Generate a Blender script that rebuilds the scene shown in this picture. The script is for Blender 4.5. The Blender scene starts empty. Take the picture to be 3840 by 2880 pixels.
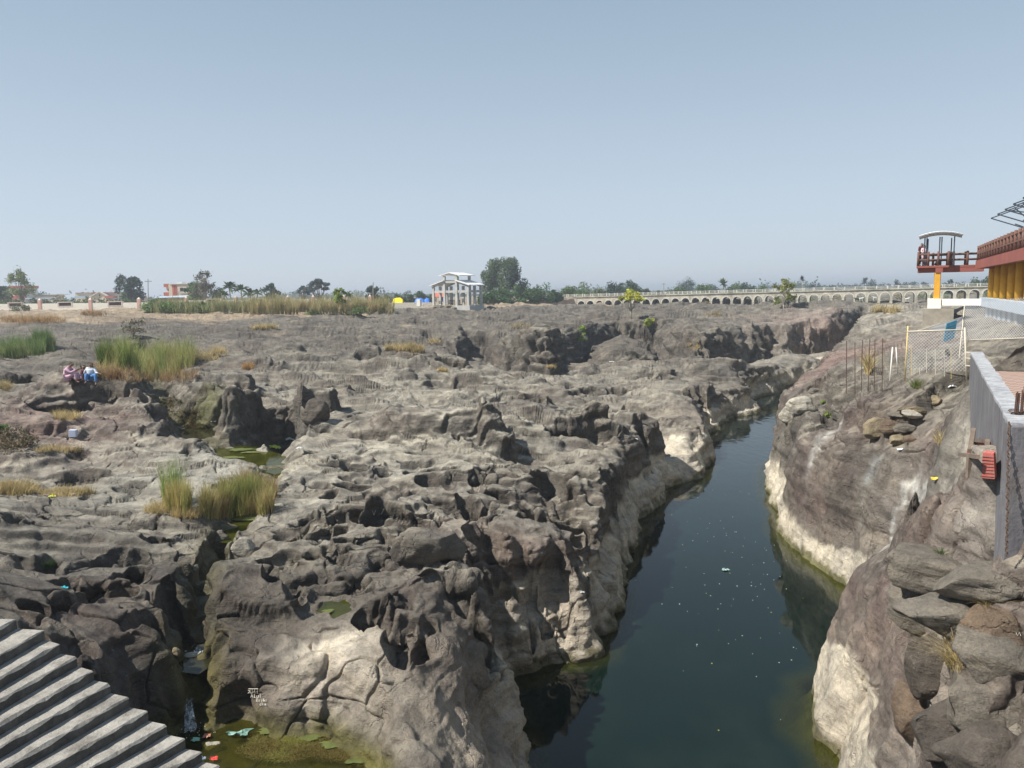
import bpy, bmesh, math, random
import numpy as np
from mathutils import Vector, Matrix
R = math.radians
C = bpy.data.collections.new('place'); bpy.context.scene.collection.children.link(C)
S = bpy.context.scene

# ------------------------------------------------------------------ camera, sky, sun
F = 2884.0; PITCH = R(6.82); ROLL = R(1.0)
cp, sp, cr, sr = math.cos(PITCH), math.sin(PITCH), math.cos(ROLL), math.sin(ROLL)
FW = np.array([0, cp, -sp]); R0 = np.array([1., 0, 0]); U0 = np.array([0, sp, cp])
RT = cr*R0 - sr*U0; UP = sr*R0 + cr*U0
cam = bpy.data.cameras.new('camera'); camo = bpy.data.objects.new('camera', cam); C.objects.link(camo)
cam.sensor_width = 36; cam.lens = F/3840*36; cam.clip_start = 0.1; cam.clip_end = 20000
camo.matrix_world = Matrix(((RT[0], UP[0], -FW[0], 0), (RT[1], UP[1], -FW[1], 0), (RT[2], UP[2], -FW[2], 0), (0, 0, 0, 1)))
S.camera = camo
SUN_EL, SUN_AZ = R(50), R(-108)          # azimuth measured clockwise from +Y: light comes from the left and a little behind
w = bpy.data.worlds.new("World"); S.world = w; w.use_nodes = True
nt = w.node_tree; bg = nt.nodes['Background']
sky = nt.nodes.new('ShaderNodeTexSky'); sky.sky_type = 'NISHITA'; sky.sun_disc = False
sky.sun_elevation = SUN_EL; sky.sun_rotation = SUN_AZ
sky.altitude = 0; sky.air_density = 1.0; sky.dust_density = 1.0; sky.ozone_density = 1.0
tc = nt.nodes.new('ShaderNodeTexCoord'); sx_ = nt.nodes.new('ShaderNodeSeparateXYZ'); nt.links.new(tc.outputs['Generated'], sx_.inputs[0])
rp = nt.nodes.new('ShaderNodeValToRGB'); nt.links.new(sx_.outputs[2], rp.inputs[0]); el = rp.color_ramp.elements
el.new(.12); el.new(.36)
for e_, (p_, c_) in zip(el, ((0, (.385, .44, .51)), (.12, (.345, .405, .475)), (.36, (.215, .285, .355)), (1, (.10, .16, .25)))): e_.position = p_; e_.color = (*c_, 1)
sc_ = nt.nodes.new('ShaderNodeVectorMath'); sc_.operation = 'SCALE'; sc_.inputs['Scale'].default_value = 10; nt.links.new(rp.outputs[0], sc_.inputs[0])
hz = nt.nodes.new('ShaderNodeMix'); hz.data_type = 'RGBA'; hz.inputs[0].default_value = .85
nt.links.new(sky.outputs[0], hz.inputs[6]); nt.links.new(sc_.outputs[0], hz.inputs[7])     # milky haze over the blue
nt.links.new(hz.outputs[2], bg.inputs[0]); bg.inputs[1].default_value = 0.11
sl = bpy.data.lights.new('sun', 'SUN'); sl.energy = 5.0; sl.angle = R(0.5); sl.color = (1, .965, .90)
so = bpy.data.objects.new('sun', sl); C.objects.link(so)
SD = Vector((math.sin(SUN_AZ)*math.cos(SUN_EL), math.cos(SUN_AZ)*math.cos(SUN_EL), math.sin(SUN_EL)))
so.rotation_euler = SD.to_track_quat('Z', 'Y').to_euler()
S.view_settings.view_transform = 'Standard'; S.view_settings.look = 'None'
S.view_settings.exposure = 0.52; S.view_settings.gamma = 1

# ------------------------------------------------------------------ pixel <-> place
def ray(px, py):
    d = FW + (np.asarray(px, float)[..., None]-1920)/F*RT - (np.asarray(py, float)[..., None]-1440)/F*UP
    return d
def onz(px, py, z):            # point at height z seen at pixel
    d = ray(px, py); t = np.asarray(z, float)/d[..., 2]
    return d*t[..., None]
def at(px, py, dist):          # point at forward distance dist
    d = ray(px, py); return Vector(d*(dist/d[1]))
def topix(x, y, z):
    a = x*RT[0]+y*RT[1]+z*RT[2]; b = x*UP[0]+y*UP[1]+z*UP[2]; c = x*FW[0]+y*FW[1]+z*FW[2]
    return 1920+F*a/c, 1440-F*b/c, c
# ------------------------------------------------------------------ noise
f4 = np.float32
def _hash(a, b, c):
    n = (a.astype(np.uint32)*np.uint32(374761393)) ^ (b.astype(np.uint32)*np.uint32(668265263)) ^ (c.astype(np.uint32)*np.uint32(2246822519))
    n = (n ^ (n >> np.uint32(13)))*np.uint32(1274126177)
    n = (n ^ (n >> np.uint32(15)))*np.uint32(2654435761)
    return n ^ (n >> np.uint32(16))
_rg = np.random.RandomState(5)
_G = _rg.normal(size=(1024, 3)).astype(f4); _G /= np.linalg.norm(_G, axis=1)[:, None]
def noise(x, y, z, seed=0):
    x = x.astype(f4)+f4(1000.3); y = y.astype(f4)+f4(1000.7+seed*17.3); z = z.astype(f4)+f4(1000.1+seed*3.1)
    xi = np.floor(x); yi = np.floor(y); zi = np.floor(z); fx = x-xi; fy = y-yi; fz = z-zi
    xi = xi.astype(np.int32); yi = yi.astype(np.int32); zi = zi.astype(np.int32)
    u = fx*fx*fx*(fx*(fx*6-15)+10); v = fy*fy*fy*(fy*(fy*6-15)+10); ww = fz*fz*fz*(fz*(fz*6-15)+10)
    out = np.zeros_like(x)
    for i in (0, 1):
        wx = u if i else 1-u
        for j in (0, 1):
            wy = wx*(v if j else 1-v)
            for k in (0, 1):
                g = _G[_hash(xi+i, yi+j, zi+k) & np.uint32(1023)]
                out += wy*(ww if k else 1-ww)*(g[..., 0]*(fx-i)+g[..., 1]*(fy-j)+g[..., 2]*(fz-k))
    return out*1.6
def fbm(x, y, z, oct=4, seed=0, gain=.5):
    s = 0; a = 1.0; f = 1.0
    for o in range(oct):
        s = s+a*noise(x*f, y*f, z*f, seed+o*7); a *= gain; f *= 2.03
    return s
def cells(x, y, z, seed=0, jit=.8, dim3=True):
    """F1, F2 distance and an id in 0..1 of the nearest jittered cell point"""
    x = x.astype(f4)+f4(500.2); y = y.astype(f4)+f4(500.6); z = (z.astype(f4)+f4(500.4))
    bx = np.floor(x-.5).astype(np.int32); by = np.floor(y-.5).astype(np.int32); bz = np.floor(z-.5).astype(np.int32)
    F1 = np.full(x.shape, 9, f4); F2 = np.full(x.shape, 9, f4); ID = np.zeros(x.shape, f4)
    for i in (0, 1):
        for j in (0, 1):
            for k in ((0, 1) if dim3 else (0,)):
                cx = bx+i; cy = by+j; cz = (bz+k) if dim3 else np.zeros_like(bx)
                h = _hash(cx+seed*101, cy, cz)
                jx = (h & np.uint32(1023)).astype(f4)/1023; jy = ((h >> np.uint32(10)) & np.uint32(1023)).astype(f4)/1023
                jz = ((h >> np.uint32(20)) & np.uint32(1023)).astype(f4)/1023
                d = (x-(cx+.5+(jx-.5)*jit))**2+(y-(cy+.5+(jy-.5)*jit))**2
                if dim3: d = d+(z-(cz+.5+(jz-.5)*jit))**2
                d = np.sqrt(d); m = d < F1
                F2 = np.where(m, F1, np.minimum(F2, d)); F1 = np.where(m, d, F1)
                ID = np.where(m, (_hash(cx, cy+seed*7+3, cz+11) & np.uint32(65535)).astype(f4)/65535, ID)
    return F1, F2, ID
def sstep(a, b, x):
    t = np.clip((x-a)/(b-a), 0, 1); return t*t*(3-2*t)
def poly_sd(poly, x, y):
    """signed distance, negative inside"""
    d = np.full(x.shape, 1e9, f4); ins = np.zeros(x.shape, bool); n = len(poly)
    for i in range(n):
        ax, ay = poly[i]; bx, by = poly[(i+1) % n]; ex, ey = bx-ax, by-ay
        t = np.clip(((x-ax)*ex+(y-ay)*ey)/(ex*ex+ey*ey+1e-9), 0, 1)
        d = np.minimum(d, (x-ax-t*ex)**2+(y-ay-t*ey)**2)
        if ay != by:
            c = ((ay > y) != (by > y)) & (x < (bx-ax)*(y-ay)/(by-ay)+ax); ins ^= c
    d = np.sqrt(d); return np.where(ins, -d, d)
def line_d(pts, x, y):
    d = np.full(x.shape, 1e9, f4); T = np.zeros(x.shape, f4); n = len(pts)-1
    for i in range(n):
        ax, ay = pts[i]; bx, by = pts[i+1]; ex, ey = bx-ax, by-ay
        t = np.clip(((x-ax)*ex+(y-ay)*ey)/(ex*ex+ey*ey+1e-9), 0, 1)
        q = (x-ax-t*ex)**2+(y-ay-t*ey)**2; m = q < d
        d = np.where(m, q, d); T = np.where(m, (i+t)/n, T)
    return np.sqrt(d), T
def PZ(l, z): return [tuple(onz(a*1.7360, b*1.7360, z)[:2]) for a, b in l]     # overview pixels (2212 wide)
def PF(l, z): return [tuple(onz(a, b, z)[:2]) for a, b in l]                   # photo pixels

ZW = -11.0
# ------------------------------------------------------------------ large shape: control points (photo px, py, height)
CTL = """
0 1165 -2.6;500 1170 -2.6;1000 1175 -3.0;1500 1160 -3.6;1900 1150 -3.8;2200 1155 -4.2;2600 1155 -4.2;3000 1150 -4.2;3300 1155 -3.6;2250 1152 -4.9;2600 1149 -5.0;3000 1143 -4.9;3400 1141 -4.9;3600 1165 -2.2;3840 1200 -2.2
0 1250 -3.6;500 1250 -3.8;1000 1250 -4.4;1500 1250 -4.8;1900 1225 -4.8;2200 1200 -4.8;2500 1190 -4.6;2800 1185 -4.4
0 1350 -4.2;300 1330 -4.2;560 1370 -5.0;900 1350 -4.9;1400 1350 -5.4;330 1430 -4.3;100 1500 -4.7;0 1600 -5.2
450 1640 -5.9;100 1750 -6.2;400 1800 -6.6;0 1850 -6.0;500 1930 -6.6;200 1950 -6.1;0 2050 -5.7;400 2080 -6.2;0 2300 -5.2;300 2350 -6.2;600 2300 -6.6;500 2480 -6.75;560 2400 -6.7;620 2450 -6.95
800 1450 -4.9;1000 1500 -5.2;1150 1500 -5.8;1300 1650 -6.2;1700 1550 -6.2;1600 1750 -6.6;1200 1850 -6.5;1700 1950 -6.8;1300 2050 -6.7;1100 2150 -6.7;1500 2200 -6.8;1250 2280 -7;900 2200 -6.6;900 2330 -7.0
1700 2250 -7.0;2100 1650 -6.8;2000 1850 -7.0;2200 1750 -7;2300 1500 -6.9;2500 1480 -7;2100 1450 -6.5;1900 1400 -6.3;2300 1400 -6.9
3400 1700 -5.6;3250 1640 -5.8;2950 1650 -6.6;3000 1560 -6.5;3300 1520 -5.3;3200 1430 -5;3500 1400 -3.7;3600 1500 -3.4;3640 1515 -3.2;3680 1640 -3.15;3725 1780 -3.2;3775 2040 -3.65;3650 1700 -3.75;3700 1900 -4.3;3500 1950 -6.2;3350 2080 -6.9;3600 2050 -5.3;3800 2120 -3.95;3840 2250 -4.3;3500 2200 -5.7;3700 2400 -5.2;3400 2300 -6.5;3250 2500 -7.3;3200 2700 -8;3500 2600 -6.6;3800 2700 -5.8;3840 2880 -5.9;3300 2880 -8.2
3300 1300 -4.4;3400 1220 -3.3;3500 1180 -2.6;3300 1180 -3.4;3150 1190 -4.2
"""
ctl = np.array([[float(t) for t in q.split()] for q in CTL.replace('\n', ';').split(';') if q.strip()])
pw = onz(ctl[:, 0], ctl[:, 1], ctl[:, 2])
U_ = np.arctan2(pw[:, 0], pw[:, 1]); V_ = np.log(np.hypot(pw[:, 0], pw[:, 1])); Z_ = ctl[:, 2]
# far and rearward anchors
an = [(u, math.log(420), -3.2) for u in (-.8, -.5, -.25, 0, .25, .5, .8)] + [(u, math.log(292), -3.5) for u in (.05, .15, .25, .35, .5, .62)] + [(u, math.log(232-50*u), -5.2) for u in (.12, .25, .4, .55)] + [(-.75, math.log(60), -3.4), (-.75, math.log(20), -4.6), (-.75, math.log(9), -4.8), (.72, math.log(40), -2.4), (.72, math.log(14), -4), (.75, math.log(8), -5),
      (0, math.log(9), -8.2), (.3, math.log(10), -8), (-.3, math.log(8), -8), (-.5, math.log(8), -6.5)]
U_ = np.r_[U_, [a[0] for a in an]]; V_ = np.r_[V_, [a[1] for a in an]]; Z_ = np.r_[Z_, [a[2] for a in an]]
def tps_fit(u, v, z, lam=2e-3):
    n = len(u); d2 = (u[:, None]-u)**2+(v[:, None]-v)**2
    K = .5*d2*np.log(d2+1e-12)+lam*np.eye(n)*.1; Pm = np.c_[np.ones(n), u, v]
    A = np.zeros((n+3, n+3)); A[:n, :n] = K; A[:n, n:] = Pm; A[n:, :n] = Pm.T
    return np.linalg.solve(A, np.r_[z, 0, 0, 0])
def tps_eval(c, uu, vv, u, v):
    n = len(u); o = (c[n]+c[n+1]*uu+c[n+2]*vv).astype(np.float64)
    for i in range(n):
        d2 = (uu-u[i])**2+(vv-v[i])**2; o += c[i]*.5*d2*np.log(d2+1e-12)
    return o
QF = 1.0                                  # mesh density
NU, NV = 950, 1500
UMAX = R(43); RMIN, RMAX = 5.5, 330.0
ug = np.linspace(-UMAX, UMAX, NU); vg = np.linspace(math.log(RMIN), math.log(RMAX), NV)
# low resolution thin plate, then bilinear upsample
us = np.linspace(-UMAX, UMAX, 160); vs = np.linspace(math.log(RMIN), math.log(RMAX), 200)
VV, UU = np.meshgrid(vs, us, indexing='ij')
H0 = tps_eval(tps_fit(U_, V_, Z_), UU, VV, U_, V_)
def bil(A, fu, fv):
    """sample A[v,u] at fractional indices"""
    i = np.clip(np.floor(fv).astype(int), 0, A.shape[0]-2); j = np.clip(np.floor(fu).astype(int), 0, A.shape[1]-2)
    a = fv-i; b = fu-j
    return A[i, j]*(1-a)*(1-b)+A[i+1, j]*a*(1-b)+A[i, j+1]*(1-a)*b+A[i+1, j+1]*a*b
VV, UU = np.meshgrid(vg, ug, indexing='ij')
X = (np.exp(VV)*np.sin(UU)).astype(f4); Y = (np.exp(VV)*np.cos(UU)).astype(f4); RR = np.exp(VV).astype(f4)
H = bil(H0, (UU+UMAX)/(2*UMAX)*159, (VV-vs[0])/(vs[-1]-vs[0])*199).astype(f4)
Zero = np.zeros_like(X)
# wandering coordinates so traced outlines turn ragged
wa = np.clip(RR*.012, .16, 1.2); wk = 1.9*np.maximum(1, wa/.3)
WX = X+wa*fbm(X/wk, Y/wk, Zero, 3, 1, .4); WY = Y+wa*fbm(X/wk, Y/wk, Zero, 3, 2, .4)
# ---- upper rock terrace far off against the lower one (lower one is cut down)
LOWT = PZ([(930, 770), (985, 790), (1010, 765), (1055, 765), (1100, 790), (1190, 800), (1225, 785), (1255, 755), (1300, 745), (1340, 738), (1390, 740), (1430, 745), (1450, 768), (1500, 775), (1560, 770), (1600, 762), (1640, 752), (1700, 752), (1735, 745), (1790, 740), (1830, 735), (1870, 715), (1885, 730), (1860, 760), (1830, 810), (1700, 900), (1500, 940), (1300, 900), (1100, 860), (1000, 820)], -8.0)
sdL = poly_sd(LOWT, WX, WY)
LC = np.array([[1700, 1400, -6.2], [2000, 1400, -6.9], [2300, 1320, -7.2], [2600, 1340, -7.4], [2900, 1310, -7.6], [3150, 1300, -7.6], [2500, 1450, -7.2], [2800, 1400, -7.4], [2100, 1500, -6.7]])
low = -6.9-.7*sstep(-10, 25, X)-2.7*np.exp(-np.clip(-sdL, 0, None)/8)*sstep(-14, 2, X)+.2
stepw = 1.1
kk = sstep(stepw, -.4, sdL)
H = H*(1-kk)+np.minimum(H, low)*kk
# ---- plateau relief: broad swells, contour ledges, tilted broken slabs, potholes
rim = None
water = PZ([(1145, 1700), (1128, 1630), (1095, 1560), (1055, 1500), (1070, 1480), (1110, 1462), (1150, 1452), (1200, 1437), (1290, 1412), (1297, 1375), (1322, 1335), (1343, 1305), (1347, 1265), (1342, 1235), (1368, 1200), (1387, 1165), (1380, 1118), (1425, 1102), (1438, 1085), (1442, 1055), (1475, 1042), (1513, 1028), (1530, 1003), (1548, 988), (1540, 960), (1532, 938), (1558, 918), (1575, 903), (1640, 888), (1600, 868), (1625, 858), (1700, 846), (1760, 834), (1800, 824), (1830, 812), (1850, 800), (1862, 806), (1830, 830), (1790, 845), (1745, 862), (1690, 885), (1697, 905), (1760, 940), (1700, 985), (1662, 1010), (1664, 1055), (1692, 1110), (1692, 1150), (1742, 1200), (1838, 1262), (1852, 1290), (1885, 1302), (1930, 1340), (1935, 1400), (1880, 1440), (1800, 1452), (1750, 1490), (1747, 1530), (1762, 1580), (1792, 1612), (1812, 1640), (1818, 1720), (1830, 2000), (1700, 2900), (1300, 2900), (1170, 2000)], ZW)
sdW = poly_sd(water, WX, WY)
nearW = np.exp(-np.clip(sdW, 0, None)/6.0)
# local roughness, in metres, by place (photo px,py -> amount)
def field(lst, power=3.0, z=-6.3):
    n = 0; dsum = 0
    uu = UU.astype(f4); vv = VV.astype(f4)
    for px, py, val in lst:
        p = onz(px, py, z if py > 1250 else -4.2); pu = math.atan2(p[0], p[1]); pv = math.log(math.hypot(p[0], p[1]))
        q = 1/((uu-pu)**2+(vv-pv)**2+.004)**(power/2); n = n+q*val; dsum = dsum+q
    return (n/dsum).astype(f4)
amp = field([(100, 1250, .5), (900, 1230, .95), (1500, 1200, 1.3), (2200, 1180, 1.6), (2800, 1170, 1.6), (3300, 1200, 1.2), (3600, 1170, .4),
             (200, 1330, .4), (100, 1500, .9), (300, 1600, 1.1), (900, 1450, .9), (1400, 1400, 1.1), (1700, 1500, .8), (1300, 1650, .35), (1500, 1750, .3), (1200, 1800, .3), (1700, 1650, .45), (1900, 1600, .7),
             (200, 1800, .6), (400, 1850, .3), (200, 1950, .35), (100, 2150, .45), (500, 2150, .75), (500, 2450, .5), (1100, 1900, .3), (1500, 1850, .4), (1300, 2000, .7), (1700, 2050, .9), (2100, 1750, 1.0), (2300, 1550, 1.0),
             (1500, 2250, .65), (1900, 2100, 1.1), (3200, 1450, .5), (3400, 1600, .5), (3300, 1850, .35), (3500, 1800, .3), (3600, 2100, .45), (3600, 2500, .6), (3200, 1250, 1.0), (3400, 1300, .35), (3600, 1400, .2)])
XF = X/np.clip(RR/50, 1, 2.2)
N1 = fbm(XF/7, Y/5.5, Zero, 3, 11, .45)
lay = N1*1.5+.12*fbm(XF/1.3, Y/1.3, Zero, 2, 15); stp = .46
q = lay/stp; qi = np.floor(q); qf = q-qi; eb = np.clip(.60-(RR-20)/90*.4, .2, .60); ts = np.clip((qf-eb)/(.99-eb), 0, 1); ter = (qi+sstep(0, 1, ts)+.25*qf)*stp*.85; LIP = -.5*np.sin(2*np.pi*ts)
F1, F2, ID = cells(WX/3.8/np.clip(RR/50, 1, 2.2)+.25*N1, WY/2.5, Zero, 3, .9, False)
slab = (ID-.5)*.62*sstep(.0, .13, F2-F1)-.10*np.exp(-((F2-F1)/.03)**2)
F1b, F2b, IDb = cells(WX/1.5, WY/1.05, Zero, 5, .9, False)
slabb = (IDb-.5)*.16*sstep(.0, .14, F2b-F1b)*(ID > .4)
swell = fbm(X/2.4, Y/1.8, Zero, 2, 17)*.10
H = H+.72*amp*(.25*lay+.75*ter*.85+slab*.8+slabb+swell)
def hit(px, py, A=None):
    A = H if A is None else A
    d = ray(px, py); u = math.atan2(d[0], d[1]); sl = d[2]/math.hypot(d[0], d[1])
    fu = (u+UMAX)/(2*UMAX)*(NU-1); j = int(np.clip(fu, 0, NU-2)); b = fu-j
    col = A[:, j]*(1-b)+A[:, j+1]*b; r = np.exp(vg)
    k = np.argmax(col/r >= sl); r_ = r[k]
    return np.array([r_*math.sin(u), r_*math.cos(u), col[k]])
def slabpoly(l, hgt, edge=.25):
    global H
    sd_ = poly_sd([tuple(hit(a, min(b, 2870))[:2]) if b < 2880 else tuple(onz(a, b, -6)[:2]) for a, b in l], X+.25*fbm(X/1.2, Y/1.2, Zero, 3, 25), Y+.25*fbm(X/1.2, Y/1.2, Zero, 3, 26)); m_ = sstep(edge, -edge*.3, sd_); H = H+hgt*m_; return m_
slabpoly([(3095, 1450), (3120, 1520), (3165, 1590), (3230, 1602), (3280, 1640), (3340, 1650), (3420, 1600), (3480, 1540), (3560, 1490), (3640, 1440), (3500, 1390), (3300, 1400), (3150, 1420)], .85)
mR = slabpoly([(3360, 2080), (3400, 2020), (3500, 1975), (3620, 1965), (3830, 2040), (4300, 2200), (4300, 3300), (3750, 3100), (3690, 2870), (3640, 2720), (3560, 2600), (3500, 2450), (3470, 2300), (3420, 2180)], .7, .22)
F1c, F2c, IDc = cells(X/1.9+.2*N1, Y/1.2+.3*fbm(X/2, Y/2, Zero, 2, 27), Zero, 33, .9, False)
H = H+mR*((IDc-.5)*1.25*sstep(0, .08, F2c-F1c)-.22*np.exp(-((F2c-F1c)/.045)**2))
# ---- canyon wall
ww_ = field([(1900, 2750, 3.2), (1750, 2600, 2.6), (1950, 2480, .9), (2200, 2380, 1.9), (2320, 2100, 1.1), (2400, 1850, 1.25), (2550, 1750, 1.4), (2680, 1600, 1.3), (2800, 1480, 1.5), (3000, 1420, 1.2),
             (2900, 1850, .9), (3000, 2050, 1.2), (3200, 2250, 1.3), (3250, 2350, 1.6), (3000, 1530, 2.0), (3050, 2500, 1.2), (3000, 2650, 1.6), (3150, 2800, 1.6)], z=-9)
t = np.clip(sdW/ww_, 0, 1)
und = .5+.5*fbm(X/3, Y/3, Zero, 2, 31)
prof = 1-(1-t)**(1.9+1.2*und)
top = np.maximum(H, ZW+.8)
H = np.where(sdW > 0, ZW+(top-ZW)*prof, np.maximum(ZW+sdW*1.3, -14))
# ---- side pools and the little stream
ZP1 = float(hit(1250, 2288)[2])-.16; ZP2 = float(hit(1112, 2295)[2])-.2
NEARPOOL = PZ([(320, 1600), (385, 1578), (412, 1545), (432, 1545), (447, 1578), (520, 1562), (560, 1575), (610, 1590), (650, 1590), (705, 1580), (745, 1605), (790, 1640), (835, 1680), (900, 1900), (200, 1900)], -8.4)
POOLS = [(NEARPOOL, -8.4, .8, 1.6, .2),
         (PZ([(388, 930), (420, 918), (472, 928), (468, 948), (440, 958), (445, 968), (400, 975), (368, 970)], -6.7), -6.7, .8, .5, .3),
         (PZ([(455, 976), (500, 960), (560, 968), (605, 985), (618, 1012), (588, 1020), (548, 1006), (500, 998)], -6.72), -6.72, 1.2, .2, .12),
         (PZ([(480, 1128), (545, 1108), (575, 1120), (540, 1145), (500, 1165), (470, 1160)], -7.1), -7.1, .5, .5, .15),
         (PZ([(395, 1405), (440, 1400), (440, 1425), (425, 1440), (395, 1432)], -7.5), -7.5, .35, .8, .2),
         (PZ([(688, 1312), (700, 1300), (745, 1296), (752, 1318), (722, 1333)], ZP1), ZP1, .16, .5, .3),
         (PZ([(626, 1318), (640, 1308), (656, 1312), (650, 1330), (636, 1336)], ZP2), ZP2, .14, .5, .3)]
wx2 = X+.12*fbm(X/.9, Y/.9, Zero, 3, 41); wy2 = Y+.12*fbm(X/.9, Y/.9, Zero, 3, 42)
for n_, (pl, pz, wid, wmax, dep) in enumerate(POOLS):
    sd = poly_sd(pl, wx2, wy2)
    tt = np.clip(sd/wid, 0, 1)
    H = np.where(sd > 0, np.where(tt < 1, np.minimum(H, pz-.05+(np.maximum(H, pz)-pz+.1)*(1-(1-tt)**2.2)), H), np.minimum(H, pz-dep*sstep(0, -.3, sd)))
STREAM = [(300, 770, -5.3, .6), (335, 830, -5.7, .45), (352, 870, -6.0, .35), (395, 915, -6.5, .35), (440, 960, -6.75, .3), (500, 980, -6.8, .3), (560, 985, -6.8, .3), (598, 1010, -6.85, .3), (560, 1060, -6.9, .5), (520, 1130, -7.15, .35), (485, 1170, -7.2, .25), (448, 1260, -7.3, .22), (436, 1340, -7.42, .22), (415, 1420, -7.52, .25), (412, 1500, -7.6, .18), (414, 1575, -8.42, .3)]
sp_ = [tuple(onz(a*1.736, b*1.736, z)[:2]) for a, b, z, _ in STREAM]
sdist, sT = line_d(sp_, wx2, wy2)
zs = np.interp(sT, np.linspace(0, 1, len(STREAM)), [s[2] for s in STREAM]); wsn = np.interp(sT, np.linspace(0, 1, len(STREAM)), [s[3] for s in STREAM])
steep = np.where(sT > .66, 3.0, 1.3)
H = np.minimum(H, zs+np.clip(sdist-wsn, 0, None)*steep+.05*N1)
# ---- hollows ground into the rock: px, py, radius across, radius away, depth
PITS = [(145, 2110, .5, .8, 1.0), (221, 2192, .35, .45, .6), (362, 2110, .3, .5, 1.0), (430, 2080, .2, .3, .5), (495, 2092, .28, .4, 1.0), (497, 2178, .36, .55, 1.1), (669, 2119, .22, .3, .5), (588, 2010, .35, .3, .5), (640, 2210, .25, .5, .9), (560, 2330, .35, .3, .6), (650, 2300, .4, .3, .6), (290, 2240, .14, .6, .8), (340, 2250, .12, .5, .6),
        (488, 1812, .45, .5, .35), (1330, 1825, .55, .6, .7), (1452, 1816, .35, .4, .6), (1597, 1798, .4, .4, .6), (1805, 1807, .55, .45, .7), (1619, 1853, .4, .45, .7), (1285, 1925, .7, .6, .8), (1443, 1934, .8, .8, 1.2), (1154, 1966, .45, .4, .6), (1443, 2011, .5, .4, .6),
        (1669, 1907, .6, .5, .9), (1760, 1925, .6, .6, 1.0), (1904, 1862, .85, .5, .8), (1872, 1767, .75, .5, .7), (1836, 2010, .9, .6, 1.0), (1690, 2175, .65, .7, 1.3), (1416, 2097, .35, .35, .5), (1294, 2097, .4, .3, .4), (1100, 2230, .3, .3, .6), (1030, 2210, .3, .3, .6), (1395, 2320, .36, .5, .7), (1490, 2420, .3, .5, .5), (1580, 2400, .22, .6, .6), (1210, 2150, .25, .3, .4),
        (2063, 1753, .9, .9, 1.1), (1940, 2042, .6, .5, 1.2), (2153, 1961, .5, .5, 1.2), (2343, 1898, .5, .6, 1.2), (2375, 1540, .9, .8, 1.1), (2243, 1540, 1.0, .8, 1.2), (2216, 1636, 1.3, 1.2, 1.8), (2110, 1620, .7, .7, 1.3), (2243, 1455, 1.5, 1.0, 1.3), (2329, 1464, 1.3, 1.3, 1.6), (2187, 1473, .8, .8, 1.0), (2623, 1496, 1.2, 1.5, 2.5), (1990, 1491, .9, .8, .9), (1931, 1369, .9, 1.0, .9), (2451, 1262, 2.2, 2.6, 3.0), (2546, 1256, 1.8, 3.5, 3.0), (2480, 1420, 1.0, 1.2, 1.2), (2420, 1640, .5, .6, 1.2), (2290, 1820, .5, .5, 1.0), (2000, 1960, .5, .5, .9), (2100, 2100, .3, .5, 1.2), (2040, 2190, .3, .5, 1.2), (2180, 2120, .35, .5, 1.2), (1960, 2150, .35, .5, .9),
        (1013, 1559, 1.7, 1.6, 2.3), (1075, 1600, 1.0, 1.2, 1.5), (1189, 1545, .9, .6, .8), (1678, 1348, 2.0, 1.2, 1.6), (1433, 1297, 1.8, 1.5, 1.2), (1334, 1229, 2.4, 2.0, 1.2), (1370, 1328, 1.0, 1.0, .8), (1380, 1625, .8, .35, .25), (1480, 1540, .6, .4, .3), (384, 1482, 1.4, 1.1, 1.3), (250, 1520, 1.6, .9, 1.1), (54, 1419, 1.3, .9, .9), (600, 1560, .5, .5, .5), (720, 1530, .7, .5, .8), (430, 1290, 2.5, 1.5, 1.0), (320, 1780, 1.1, .5, .5), (180, 1590, 1.0, .6, .7),
        (3500, 2320, .3, .3, .3), (2950, 1700, .4, .4, .4), (3150, 1500, .8, .5, .4), (3250, 1300, 1.2, 1.2, 1.4), (2930, 1210, 1.8, 3.5, 2.6), (3070, 1200, 1.5, 3.5, 1.6), (2780, 1220, 1.6, 2.5, 1.8), (3200, 1250, 1.6, 2.0, 1.2)]
pk = np.clip(RR/20, .7, 3); pw_x = X+.20*pk*fbm(X/(1.1*pk), Y/(1.1*pk), Zero, 2, 51, .4); pw_y = Y+.20*pk*fbm(X/(1.1*pk), Y/(1.1*pk), Zero, 2, 52, .4)
rnd = random.Random(3)
EX = []
for k in range(330):                       # smaller unmapped hollows, crowding the canyon side
    z_ = rnd.random()
    if z_ < .62: px, py = rnd.uniform(1050, 2500), rnd.uniform(1680, 2350)
    elif z_ < .82: px, py = rnd.uniform(900, 3100), rnd.uniform(1250, 1750)
    elif z_ < .92: px, py = rnd.uniform(0, 900), rnd.uniform(1400, 2500)
    else: px, py = rnd.uniform(0, 3300), rnd.uniform(1180, 1300)
    EX.append((px, py, rnd.uniform(.12, .40)*rnd.choice((.7, 1, 1.3, 2.2)), rnd.uniform(.12, .34), rnd.uniform(.12, .6)))
EX = [q for q in EX if not (900 < q[0] < 1420 and 2200 < q[1])]
hp = [hit(q[0], q[1]) for q in PITS+EX]
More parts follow.
